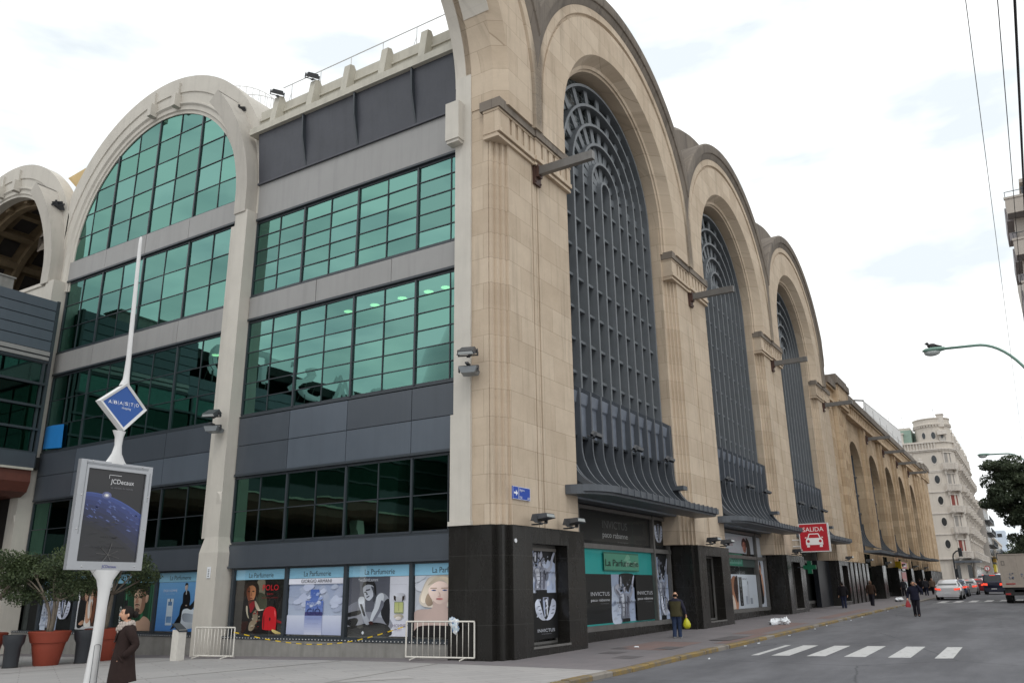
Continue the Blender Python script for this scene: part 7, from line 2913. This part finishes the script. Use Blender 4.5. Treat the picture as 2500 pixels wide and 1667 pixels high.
def ab_balcony(x, y, nx, ny, z, w_, d_):
    tx, ty = -ny, nx
    def pt_(a, o, zz):
        return (x + nx * o + tx * a, y + ny * o + ty * a, zz)
    def bx(a0, a1, z0, z1, o0, o1):
        vs = [pt_(a, o, zz) for zz in (z0, z1) for o in (o0, o1) for a in (a0, a1)]
        mb.add(vs, [(0, 2, 3, 1), (4, 5, 7, 6), (0, 1, 5, 4), (2, 6, 7, 3), (0, 4, 6, 2), (1, 3, 7, 5)])
    mb = MB()
    n = 8
    out = [pt_(-w_ / 2, 0, 0)] + [pt_(-w_ / 2 * math.cos(PI * i / n), d_ * (.55 + .45 * math.sin(PI * i / n)), 0) for i in range(n + 1)] + [pt_(w_ / 2, 0, 0)]
    for z0, z1, k in ((z, z + .14, 1.0), (z + .92, z + 1.04, 1.0)):
        vs = [(p[0], p[1], z0) for p in out] + [(p[0], p[1], z1) for p in out]
        m_ = len(out)
        mb.add(vs, [list(range(m_)), list(range(m_, 2 * m_))] + [(i, (i + 1) % m_, m_ + (i + 1) % m_, m_ + i) for i in range(m_)]) if z0 == z else [mb.bar((out[i][0], out[i][1], z0), (out[i + 1][0], out[i + 1][1], z0), .12, .14) for i in range(m_ - 1)]
    for i in range(1, len(out) - 1):
        for f in (0, .33, .66):
            a_, b_ = Vector(out[i]), Vector(out[min(i + 1, len(out) - 1)])
            p = a_.lerp(b_, f)
            mb.bar((p.x, p.y, z + .14), (p.x, p.y, z + .9), .09, .07, (nx, ny, 0))
    for s_ in (-.32, .32):
        mb.add([pt_(w_ * s_ + o, b, c) for o in (-.09, .09) for b, c in ((0, z - .75), (.14, z - .72), (.35, z - .35), (d_ * .8, z - .12), (d_ * .8, z - .001), (0, z - .001))], [(0, 1, 2, 3, 4, 5), (11, 10, 9, 8, 7, 6)] + [(i, (i + 1) % 6, 6 + (i + 1) % 6, 6 + i) for i in range(6)])
    ab_part('balcony', 'white_trim', mb)
cn = (-.72, -.69)
for i, z in enumerate(FZ[:5]):
    pass
simple('red_curtain', L(132, 66, 58), .8)
for i, z in enumerate(FZ[:5]):
    ab_window(124.62, -2.35, *cn, z + .25, 1.15, 2.25, 'red_curtain' if i in (0, 2) else 'shutter_grey')
    ab_balcony(124.62, -2.35, *cn, z + .02, 2.5, .85)
ab_window(124.4, -2.2, *cn, 22.9, .95, 1.6, 'shutter_white')
for k in range(11):
    x = 128.2 + 3.3 * k
    for i, z in enumerate(FZ[:5]):
        ab_window(x, -3.3, 0, -1, z + .2, 1.1, 2.3, ('window_dark', 'shutter_grey', 'shutter_white')[(k * 5 + i * 3) % 3])
        if k % 2 == 0 or i in (0, 4):
            ab_balcony(x, -3.3, 0, -1, z + .02, 2.5, .8)
for k in range(5):
    for i, z in enumerate(FZ[:5]):
        ab_window(124, 3.2 + 3.8 * k, -1, 0, z + .3, 1.1, 2.2, 'shutter_grey')
# crest on the plain wall
mb = MB(); mb.ell((124, 1.4, 19.9), (.14, .42, .5), 10, 7); mb.ell((124, 1.4, 20.45), (.1, .3, .2), 10, 7); mb.ell((124, 1.4, 19.3), (.1, .5, .14), 10, 7)
ab_part('crest', 'white_trim', mb, True)
# shop front, canopy, columns
mb = MB()
mb.add([(124.12, -1.25, 1.2), (125.9, -3.1, 1.2), (125.9, -3.1, 4.4), (124.12, -1.25, 4.4)], [(0, 1, 2, 3)])
ab_part('shop_front', 'window_dark', mb)
for k in range(10):
    mb = MB(); mb.box(127.6 + 3.3 * k, 129.4 + 3.3 * k, -3.58, -3.5, 1.3, 4.3)
    ab_part('shop_window', 'window_dark', mb)
mb = MB(); mb.prism([(123.2, -1.0), (123.4, -2.4), (124.3, -3.6), (125.6, -4.3), (127.5, -4.5), (127.5, -3.0), (124.2, -1.0)], 4.75, 5.05)
ab_part('canopy', 'canopy_grey', mb)
mb = MB()
for x, y in ((126.6, -3.4), (127.3, -3.4), (129.9, -3.4), (133.2, -3.4), (136.5, -3.4), (123.9, -.9)):
    mb.lathe([(.28, 1.0), (.24, 1.4), (.22, 4.6), (.3, 4.7)], (x, y, 0), 12)
ab_part('column', 'white_trim', mb, 40)['kind'] = 'stuff'
for ob_ in (o_ for o_ in []):
    pass
mb = MB()
for (y, z) in ((3.5, 26), (5.5, 26.2), (-1.2, 26.8)):
    mb.tube([(128, y, z), (128, y, z + 2.2)], .025, 5)
    for j in range(5):
        mb.tube([(128, y - .6, z + 1.9 - .0 * j), (128, y + .6, z + 1.9)], .015, 4)
ab_part('roof_aerial', 'steel_grey', mb)

# plainer blocks further along
def block(name, lab, x0, x1, y0, y1, h, m, floors, axis, cat='building', seed=1, rows=None):
    o = thing(name, lab, cat, (x0, y0, 1.0))
    mb = MB(); mb.box(0, x1 - x0, 0, y1 - y0, -1.5, h)
    mb.box(-.15, x1 - x0 + .15, -.15, y1 - y0, h, h + .4)
    mb.build('wall', m, o)
    r = random.Random(seed)
    for i in range(floors):
        z = 3.6 + i * (h - 4) / floors
        mb = MB()
        if 'x' in axis:
            k = 1.2
            while k < x1 - x0 - 1:
                mb.box(k, k + 1.1, -.04, .03, z, z + 1.6); k += 2.8
        if 'y' in axis:
            k = 1.0
            while k < y1 - y0 - 1:
                mb.box(-.04, .03, k, k + 1.0, z, z + 1.4); k += 2.4
        w1 = mb.build('window_row', 'window_dark', o)
        mb = MB()
        if 'x' in axis and i:
            mb.box(.5, x1 - x0 - .5, -.9, 0, z - .6, z - .45)
            k = .6
            while k < x1 - x0 - .6:
                mb.box(k, k + .05, -.88, -.84, z - .45, z + .4); k += .35
            mb.box(.5, x1 - x0 - .5, -.9, -.84, z + .38, z + .43)
            mb.build('balcony_row', 'frame_dark' if seed % 2 else m, o)
    return o
block('terrace_block', 'grey terrace with dark balconies right after the white corner block', 163.5, 184, -4.3, 20, 15.5, 'grey_wall', 5, 'xy', seed=3)
block('terrace_block', 'low pale building further down the left side of the street', 184.5, 225, -4.6, 20, 9.5, 'white_stucco', 3, 'xy', seed=5)
bt = block('tower_block', 'pale blue far tower block with small windows, between tree and terrace', 255, 275, -9.5, 3, 9.5, 'pale_blue_wall', 5, 'y', seed=7)
mb = MB(); mb.box(0, 12, 4.4, 7.0, 9.9, 15.0)
mb.build('stair_tower', 'pale_blue_wall', bt)
mb = MB(); mb.box(-.05, 0, 5.2, 6.4, 13.2, 14.2)
mb.build('tower_opening', 'window_dark', bt)

# ------------------------------------------------------------------ balconied building at the right
bb_ = thing('balcony_building', 'tall beige balconied block at the right edge of the sky', 'apartment building', (50, -14, 0))
mb = MB(); mb.box(0, 22, -18, -.35, -.5, 29.2)
mb.build('wall', 'balcony_wall', bb_)
mb = MB(); mb.box(4, 20, -16, -1.6, 29.2, 32.6)
mb.box(3.8, 20.2, -16.2, -1.4, 32.6, 32.9)
mb.build('penthouse', 'balcony_wall', bb_)
for i in range(8):
    z = 28.3 - 3.35 * i
    mb = MB()
    mb.mi = 1
    mb.box(-1.2, -.004, -17, 0, z - .18, z)
    mb.mi = 0
    mb.box(-1.3, -1.2, -17, 0, z - .16, z + 1.0); mb.box(-1.2, -.004, -.1, 0, z + .004, z + 1.0)
    mb.box(-1.36, -1.1, -17, .06, z + 1.0, z + 1.16)
    b = mb.build('balcony', ['balcony_wall', 'balcony_under'], bb_)
    mb = MB()
    for y in (-.05, -3, -6, -9, -12):
        mb.tube([(-1.22, y, z + 1.16), (-1.22, y, z + 1.62)], .025, 5)
    mb.tube([(-1.22, -17, z + 1.6), (-1.22, -.05, z + 1.6)], .03, 5)
    mb.build('railing', 'frame_dark', b)
    for j in range(4):
        mb = MB(); mb.box(-.05, -.004, -3.4 - 3.8 * j, -1.2 - 3.8 * j, z + .1, z + 2.3)
        mb.build('window', 'window_dark', bb_)
    mb = MB(); mb.box(.2, 6, -.36, .1, z - .2, z + .9)
    mb.build('side_balcony', 'balcony_under', bb_)
    mb = MB(); mb.box(-.2, .3, -.35, .12, z - 1.9, z - 1.3)
    mb.build('air_conditioner', 'balcony_under', bb_)

# ------------------------------------------------------------------ street trees on the right
def street_tree(x, y, h, blobs, n, size, leaf, lab, seed, tr=.16):
    z = gx(x)
    o = thing('street_tree', lab, 'tree', (x, y, z), group='street trees along the right pavement')
    r = random.Random(seed)
    mb = MB()
    tp = limb(mb, (0, 0, -.1), (.1, .1, h * .45), tr, tr * .7, .08, r)[-1]
    for b in blobs:
        e = limb(mb, tuple(tp), (b[0], b[1], b[2]), tr * .45, .03, .2, r)
        for _ in range(3):
            limb(mb, tuple(e[4]), (b[0] + r.uniform(-1, 1) * b[3] * .7, b[1] + r.uniform(-1, 1) * b[4] * .7, b[2] + r.uniform(-.5, .8) * b[5]), .03, .012, .1, r)
    mb.build('trunk', 'bark_dark', o, smooth=True)
    sub = []
    for b in blobs:
        for _ in range(16):
            d = Vector((r.gauss(0, 1), r.gauss(0, 1), r.gauss(0, .9))).normalized() * r.uniform(.45, .95)
            sub.append((b[0] + d.x * b[3], b[1] + d.y * b[4], b[2] + d.z * b[5], b[3] * r.uniform(.3, .5), b[4] * r.uniform(.3, .5), b[5] * r.uniform(.22, .4), b[6] * r.uniform(.5, 1)))
    mb = MB()
    leaf_cloud(mb, sub, n, size, seed)
    mb.build('crown', leaf, o, fix=False)
street_tree(30, -12.9, 8, [(0, 2.1, 5.75, 1.5, 1.15, 1.0, 1), (.3, 1.5, 6.55, 1.5, 1.15, .8, 1), (0, .7, 5.6, 1.7, 1.3, 1.3, 1.2), (0, -.4, 6.2, 1.9, 1.5, 1.3, 1.2), (.2, 2.55, 5.25, .9, .65, .6, .5), (.2, 1.5, 4.5, 1.3, 1.0, .8, .8), (0, 1.25, 3.5, 1.3, 1.0, .8, .8), (0, 1.9, 6.9, 1.3, 1.0, .6, .7), (0, 0, 4.6, 1.6, 1.2, 1.0, 1), (0, -1.6, 5.6, 1.8, 1.5, 1.5, 1)], 56000, .075, 'leaf_dark',
            'dark leafy street tree hanging over the truck at the right edge', 3)
street_tree(72, -12.8, 6, [(0, 2.6, 3.2, 1.8, 1.3, .9, 1), (0, 1.2, 3.4, 2, 1.5, 1.0, 1), (0, 0, 3.6, 2, 1.6, 1.2, 1)], 9000, .12, 'leaf_dark', 'low dark tree behind the truck, below the pale tower', 5)
street_tree(92, -13.2, 6, [(0, 2.8, 4.0, 2.4, 1.5, 1.0, 1), (0, 1.0, 4.2, 2.4, 1.8, 1.1, 1), (0, -.8, 4.4, 2.2, 1.8, 1.2, 1)], 9000, .13, 'leaf_yellow', 'yellow-green rounded tree behind the low dark one', 6)
street_tree(125, -13.5, 9, [(0, 3.0, 5.0, 3, 2, 1.6, 1), (0, 0, 6.0, 3, 2.2, 2.2, 1), (0, -2.5, 6.5, 3, 2.2, 2.4, 1)], 8000, .2, 'leaf_dark', 'far dark tree at the end of the right pavement', 8)
street_tree(190, -9.5, 9, [(0, 3.0, 4.6, 3, 2.6, 2.0, 1), (0, 0, 5.6, 3, 2.2, 2.2, 1), (0, -2.5, 6.5, 3, 2.2, 2.4, 1)], 6000, .28, 'leaf_dark', 'farthest dark tree closing the street in front of the pale tower', 9)

# ------------------------------------------------------------------ cars
def car_paint(name, c, metal=.3):
    m, nt_, out = newmat(name)
    n_ = noise(nt_, coords(nt_), 3, 4)
    cc_ = mixc(nt_, ramp(nt_, n_, [(.3, 0.0), (.8, .35)]), c, tuple(q * .75 + .02 for q in c))
    p = principled(nt_, out, cc_, .3, metal, .5)
    p.inputs['Coat Weight'].default_value = .8
    p.inputs['Coat Roughness'].default_value = .06
    MATS[name] = m
    return name


def car(x, y, s, paint, lab, kind='sedan', rz=0.0, lights=True, group='cars waiting in the left lanes'):
    """rear end at x, nose towards +X; local x forward, y left"""
    z = gx(x) - .1
    o = thing('parked_car' if not lights else 'car', lab, 'car', (x, y, z), rz, group)
    o.scale = (s, s, s)
    o.rotation_euler = (0, -math.atan(K), rz)
    if kind == 'sedan':
        st = [(0.0, .70, .46, .86), (.12, .80, .30, .96), (.5, .84, .24, 1.00), (1.2, .87, .22, .98), (2.4, .87, .22, .94), (3.3, .86, .22, .92), (4.1, .82, .26, .80), (4.45, .74, .32, .66)]
        cab = [(.42, .70, .995, 1.0), (1.05, .60, .97, 1.40), (1.9, .60, .95, 1.47), (2.6, .60, .93, 1.42), (3.35, .72, .92, .94)]
    elif kind == 'hatch':
        st = [(0.0, .72, .44, .90), (.1, .80, .30, 1.0), (.5, .83, .24, 1.0), (1.5, .85, .22, .97), (2.6, .85, .22, .93), (3.4, .82, .26, .82), (3.75, .74, .32, .68)]
        cab = [(.08, .70, .995, 1.0), (.40, .60, .98, 1.42), (1.3, .61, .96, 1.50), (2.0, .60, .94, 1.46), (2.8, .72, .92, .95)]
    else:   # tall estate / van
        st = [(0.0, .76, .46, 1.05), (.08, .84, .30, 1.08), (.5, .86, .26, 1.08), (1.6, .88, .24, 1.05), (3.0, .87, .24, 1.02), (3.8, .84, .28, .92), (4.2, .78, .34, .76)]
        cab = [(.04, .78, 1.07, 1.08), (.16, .70, 1.06, 1.74), (1.4, .72, 1.04, 1.82), (2.4, .70, 1.03, 1.76), (3.3, .78, 1.02, 1.04)]
    mb = MB()
    vs, fs = [], []
    ring = lambda X, w, zb, zt: [(X, -w * .86, zb), (X, -w * .98, zb + .12), (X, -w, (zb + zt) / 2), (X, -w * .96, zt - .08), (X, -w * .84, zt), (X, w * .84, zt), (X, w * .96, zt - .08), (X, w, (zb + zt) / 2), (X, w * .98, zb + .12), (X, w * .86, zb)]
    for q in st:
        vs += ring(*q)
    for i in range(len(st) - 1):
        for k in range(10):
            fs.append((i * 10 + k, i * 10 + (k + 1) % 10, (i + 1) * 10 + (k + 1) % 10, (i + 1) * 10 + k))
    fs += [tuple(range(9, -1, -1)), tuple(range((len(st) - 1) * 10, len(st) * 10))]
    mb.add(vs, fs)
    body = mb.build('body', paint, o, smooth=38)
    mb = MB(); vs, fs = [], []
    for X, w, zb, zt in cab:
        vs += [(X, -w * 1.12, zb - .02), (X, -w * (1.0 if zt - zb > .1 else 1.1), zt - .05), (X, -w * .86, zt), (X, w * .86, zt), (X, w * (1.0 if zt - zb > .1 else 1.1), zt - .05), (X, w * 1.12, zb - .02)]
    for i in range(len(cab) - 1):
        for k in range(6):
            fs.append((i * 6 + k, i * 6 + (k + 1) % 6, (i + 1) * 6 + (k + 1) % 6, (i + 1) * 6 + k))
    fs += [tuple(range(5, -1, -1)), tuple(range((len(cab) - 1) * 6, len(cab) * 6))]
    mb.add(vs, fs)
    mb.build('roof', paint, o, smooth=38)
    # windows just proud of the cabin
    a, b = cab[0], cab[1]
    mb = MB()
    def lerp(t, k):
        return a[k] + (b[k] - a[k]) * t
    e = .014
    q = []
    for t, sx in ((.14, -1), (.14, 1), (.86, 1), (.86, -1)):
        zz = a[3] + (b[3] - .05 - a[3]) * t
        ww = (a[1] * 1.06 * (1 - t) + b[1] * .95 * t) * .9
        q.append((lerp(t, 0) - e, sx * ww, zz + e))
    mb.add(q, [(0, 1, 2, 3)])
    mb.build('rear_window', 'window_dark', o, fix=False)
    for sd in (-1, 1):
        mb = MB()
        c1, c2, c3 = cab[1], cab[2], cab[3]
        mid = cab[4]
        def side(X, zz, w_):
            return (X, sd * w_, zz)
        mb.add([side(c1[0] - .28, c1[2] + .06, c1[1] * 1.12 + .012), side(c2[0] + .02, c2[2] + .05, c2[1] * 1.12 + .012), side(c2[0] + .02, c2[3] - .11, c2[1] * 1.015 + .012), side(c1[0] + .08, c1[3] - .11, c1[1] * 1.015 + .012)], [(0, 1, 2, 3)])
        mb.add([side(c2[0] + .09, c2[2] + .05, c2[1] * 1.12 + .012), side(c3[0] + .42, c3[2] + .05, c3[1] * 1.12 + .04), side(c3[0] + .0, c3[3] - .11, c3[1] * 1.015 + .014), side(c2[0] + .09, c2[3] - .11, c2[1] * 1.015 + .012)], [(0, 1, 2, 3)])
        mb.build('side_window', 'window_dark', o, fix=False)
    for X in (st[0][0] + .78, st[-1][0] - .85):
        for sd in (-1, 1):
            mb = MB(); mb.T = lambda p, q_, r_, X=X, sd=sd: (X + p, sd * .76 + r_, .32 + q_)
            mb.lathe([(.12, -.11), (.30, -.11), (.32, -.08), (.32, .08), (.30, .11), (.12, .11)], n=20)
            wh = mb.build('wheel', 'rubber', o, smooth=35)
            mb = MB(); mb.T = lambda p, q_, r_, X=X, sd=sd: (X + p, sd * .76 + r_, .32 + q_)
            mb.lathe([(.02, .118 * sd), (.19, .118 * sd), (.21, .09 * sd)], n=16)
            mb.build('rim', 'alu', wh)
    w0, w1, w2 = st[0][1], st[1][1], st[2][1]
    z0_, z1_ = (.69, .82) if kind == 'sedan' else ((.70, .86) if kind == 'hatch' else (.78, .98))
    for sd in (-1, 1):
        mb = MB()
        prof = [(-.022, w0 * .64), (-.022, w0 * .99), (st[1][0] * .6, w1 + .004), (.34, w2 + .012)]
        inn = [(.05, w0 * .64), (.05, w0 * .9), (st[1][0] + .05, w1 - .06), (.34, w2 - .06)]
        vs = []
        for q_, dz in ((prof, 0), (inn, 0)):
            for n_, (X, Y) in enumerate(q_):
                vs += [(X, sd * Y, z0_ + .03 * n_), (X, sd * Y, z1_ + .012 * n_)]
        fs = [(2 * k, 2 * k + 2, 2 * k + 3, 2 * k + 1) for k in range(3)] + [(2 * k + 1, 2 * k + 3, 2 * k + 11, 2 * k + 9) for k in range(3)] + [(2 * k + 2, 2 * k, 2 * k + 8, 2 * k + 10) for k in range(3)] + [(0, 1, 9, 8), (6, 14, 15, 7)]
        mb.add(vs, fs)
        mb.build('tail_light', 'brake_light' if lights else 'red_lens', o)
    mb = MB(); mb.box(-.05, .02, -.78, .78, .36, .56)
    mb.box(-.02, .3, -.72, .72, .24, .36)
    bp = mb.build('bumper', paint, o)
    mb = MB(); mb.box(-.062, -.052, -.22, .22, .44, .54)
    mb.build('number_plate', 'plastic_white', bp)
    mb = MB(); mb.box(-.015, .1, -.7, .7, .2, .34)
    mb.build('underside', 'rubber', o)
    if kind == 'hatch' or kind == 'van':
        mb = MB(); mb.box(cab[1][0] - .05, cab[1][0] + .02, -.22, .22, cab[1][3] - .08, cab[1][3] - .04)
        mb.build('high_brake_light', 'brake_light' if lights else 'red_lens', o)
    for sd in (-1, 1):
        mb = MB(); mb.ell((cab[3][0] + .35, sd * .98, 1.0), (.09, .1, .07), 8, 6)
        mb.build('mirror', paint, o, smooth=True)
    return o
simple('red_lens', L(150, 30, 30), .2)
car_paint('paint_white', L(222, 222, 226), 0); car_paint('paint_blue', L(66, 78, 104)); car_paint('paint_silver', L(186, 184, 184)); car_paint('paint_red', L(140, 30, 44)); car_paint('paint_dark', L(40, 44, 70)); car_paint('paint_van', L(206, 212, 220), 0)
car(59.3, -4.98, 1.10, 'paint_white', 'white sedan with its brake lights on, nearest in the left lane')
car(71.0, -4.75, 1.06, 'paint_blue', 'dark blue hatchback just ahead of the white sedan', 'hatch')
car(78.5, -5.15, 1.04, 'paint_silver', 'silver hatchback behind the dark blue one', 'hatch')
car(90.5, -5.3, 1.04, 'paint_red', 'dark red car further along the queue', 'hatch')
car(80.0, -7.45, 1.10, 'paint_dark', 'dark blue estate car in the second lane beside the truck', 'van')
car(101, -5.4, 1.05, 'paint_dark', 'dark car between the red car and the white van', 'hatch')
car(115, -5.0, 1.12, 'paint_van', 'white van at the head of the queue', 'van')
car(96, -7.6, 1.05, 'paint_silver', 'silver car beyond the dark estate in the second lane', 'hatch')
car(108, -5.5, 1.05, 'paint_red', 'second red car, just short of the white van', 'hatch')
car(118, -7.3, 1.1, 'paint_van', 'pale car far down the second lane', 'hatch')

# box truck at the right kerb
tr = thing('box_truck', 'grey box truck parked at the right kerb with a dusty rear', 'truck', (50.2, -10.35, gx(50.2) - .1))
mb = MB(); mb.box(0, 5.2, -1.12, 1.12, 1.06, 3.3)
mb.build('cargo_box', [simple('truck_grey', L(160, 150, 140), .6, amt=.08, streak=.25)], tr)
mb = MB()
for a in (-1.12, 1.06):
    mb.box(-.04, 0, a, a + .06, 1.06, 3.3)
mb.box(-.04, 0, -1.06, 1.06, 3.24, 3.3); mb.box(-.04, 0, -1.06, 1.06, 1.06, 1.14); mb.box(-.02, 0, -.02, .02, 1.14, 3.24)
mb.build('door_frame', 'truck_grey', tr)
mb = MB(); mb.col = L(110, 116, 130)
r = random.Random(5)
for i in range(16):     # faded marks on the tailgate
    y, z = r.choice([(.45, 1.75), (-.25, 1.75)]); y += r.uniform(-.16, .16); z += r.uniform(-.16, .24)
    q = r.uniform(.03, .08)
    mb.flat([(-.024, y - q, z - q * .6), (-.024, y + q, z - q * .4), (-.024, y + q * .7, z + q), (-.024, y - q * .6, z + q * .7)])
mb.col = L(96, 92, 92)
for (a, b, c, d) in ((.76, .96, 2.55, 2.58), (.76, .96, 2.80, 2.83), (.76, .79, 2.55, 2.83), (.93, .96, 2.55, 2.83)):
    mb.flat([(-.024, a, c), (-.024, b, c), (-.024, b, d), (-.024, a, d)])
mb.col = L(166, 50, 50)
mb.flat([(-.026, .30, 1.26), (-.026, .88, 1.26), (-.026, .88, 1.33), (-.026, .30, 1.33)])
mb.build('marking', 'print', tr, fix=False)
mb = MB(); mb.box(.1, 7.0, -.45, .45, .62, .9); mb.box(.05, .2, -1.05, 1.05, .52, .74); mb.box(.1, .3, -1, 1, .74, 1.06)
mb.box(.4, .5, -1.0, -.5, .3, .62)
mb.build('chassis', 'rubber', tr)
mb = MB(); mb.box(5.3, 7.0, -1.05, 1.05, .6, 2.7); mb.box(6.5, 7.3, -1.05, 1.05, .6, 1.5)
mb.build('cab', 'paint_van', tr)
for sd in (-1, 1):
    mb = MB(); mb.box(.03, .05, sd * .85 - .16, sd * .85 + .16, .56, .68)
    mb.build('tail_light', 'red_lens', tr)
for X in (1.5, 6.0):
    for sd in (-1, 1):
        mb = MB(); mb.T = lambda p, q_, r_, X=X, sd=sd: (X + p, sd * .86 + r_, .43 + q_)
        mb.lathe([(.15, -.2), (.41, -.2), (.43, -.17), (.43, .17), (.41, .2), (.15, .2)], n=20)
        mb.build('wheel', 'rubber', tr, smooth=35)
mb = MB(); mb.box(1.9, 2.0, .62, 1.1, .3, .75)
mb.build('mudguard', 'rubber', tr)
# round traffic sign and yellow shop sign in the distance
o = thing('road_sign', 'round white and red traffic sign on a pole beyond the cars', 'sign', (112, -5.7, gx(112)))
mb = MB(); mb.tube([(0, 0, 0), (0, 0, 2.9)], .04, 6)
mb.build('pole', 'steel_grey', o)
mb = MB(); mb.T = lambda a, b, c: (c, a, b + 2.6)
mb.col = L(190, 40, 50); mb.lathe([(.34, -.02), (.34, .0)], n=20); mb.col = L(235, 235, 238); mb.lathe([(.25, -.03), (.25, -.02)], n=20)
mb.col = L(30, 30, 34); mb.box(-.05, .02, -.14, .14, -.035, -.03); mb.box(-.05, .14, .08, .14, -.035, -.03)
mb.build('plate', 'paint', o)
o = thing('shop_sign', 'yellow and red shop fascia under the terrace beyond the cars', 'sign', (166, -4.45, 1.6))
mb = MB(); mb.col = L(206, 186, 60); mb.box(-.2, 6, -.3, .1, 2.2, 3.6); mb.col = L(150, 60, 44); mb.box(-.2, 6, -.32, .1, 1.4, 2.1); mb.col = L(190, 150, 60); mb.box(-.25, 3, -.5, .0, 4.0, 5.0)
mb.build('fascia', 'paint', o)
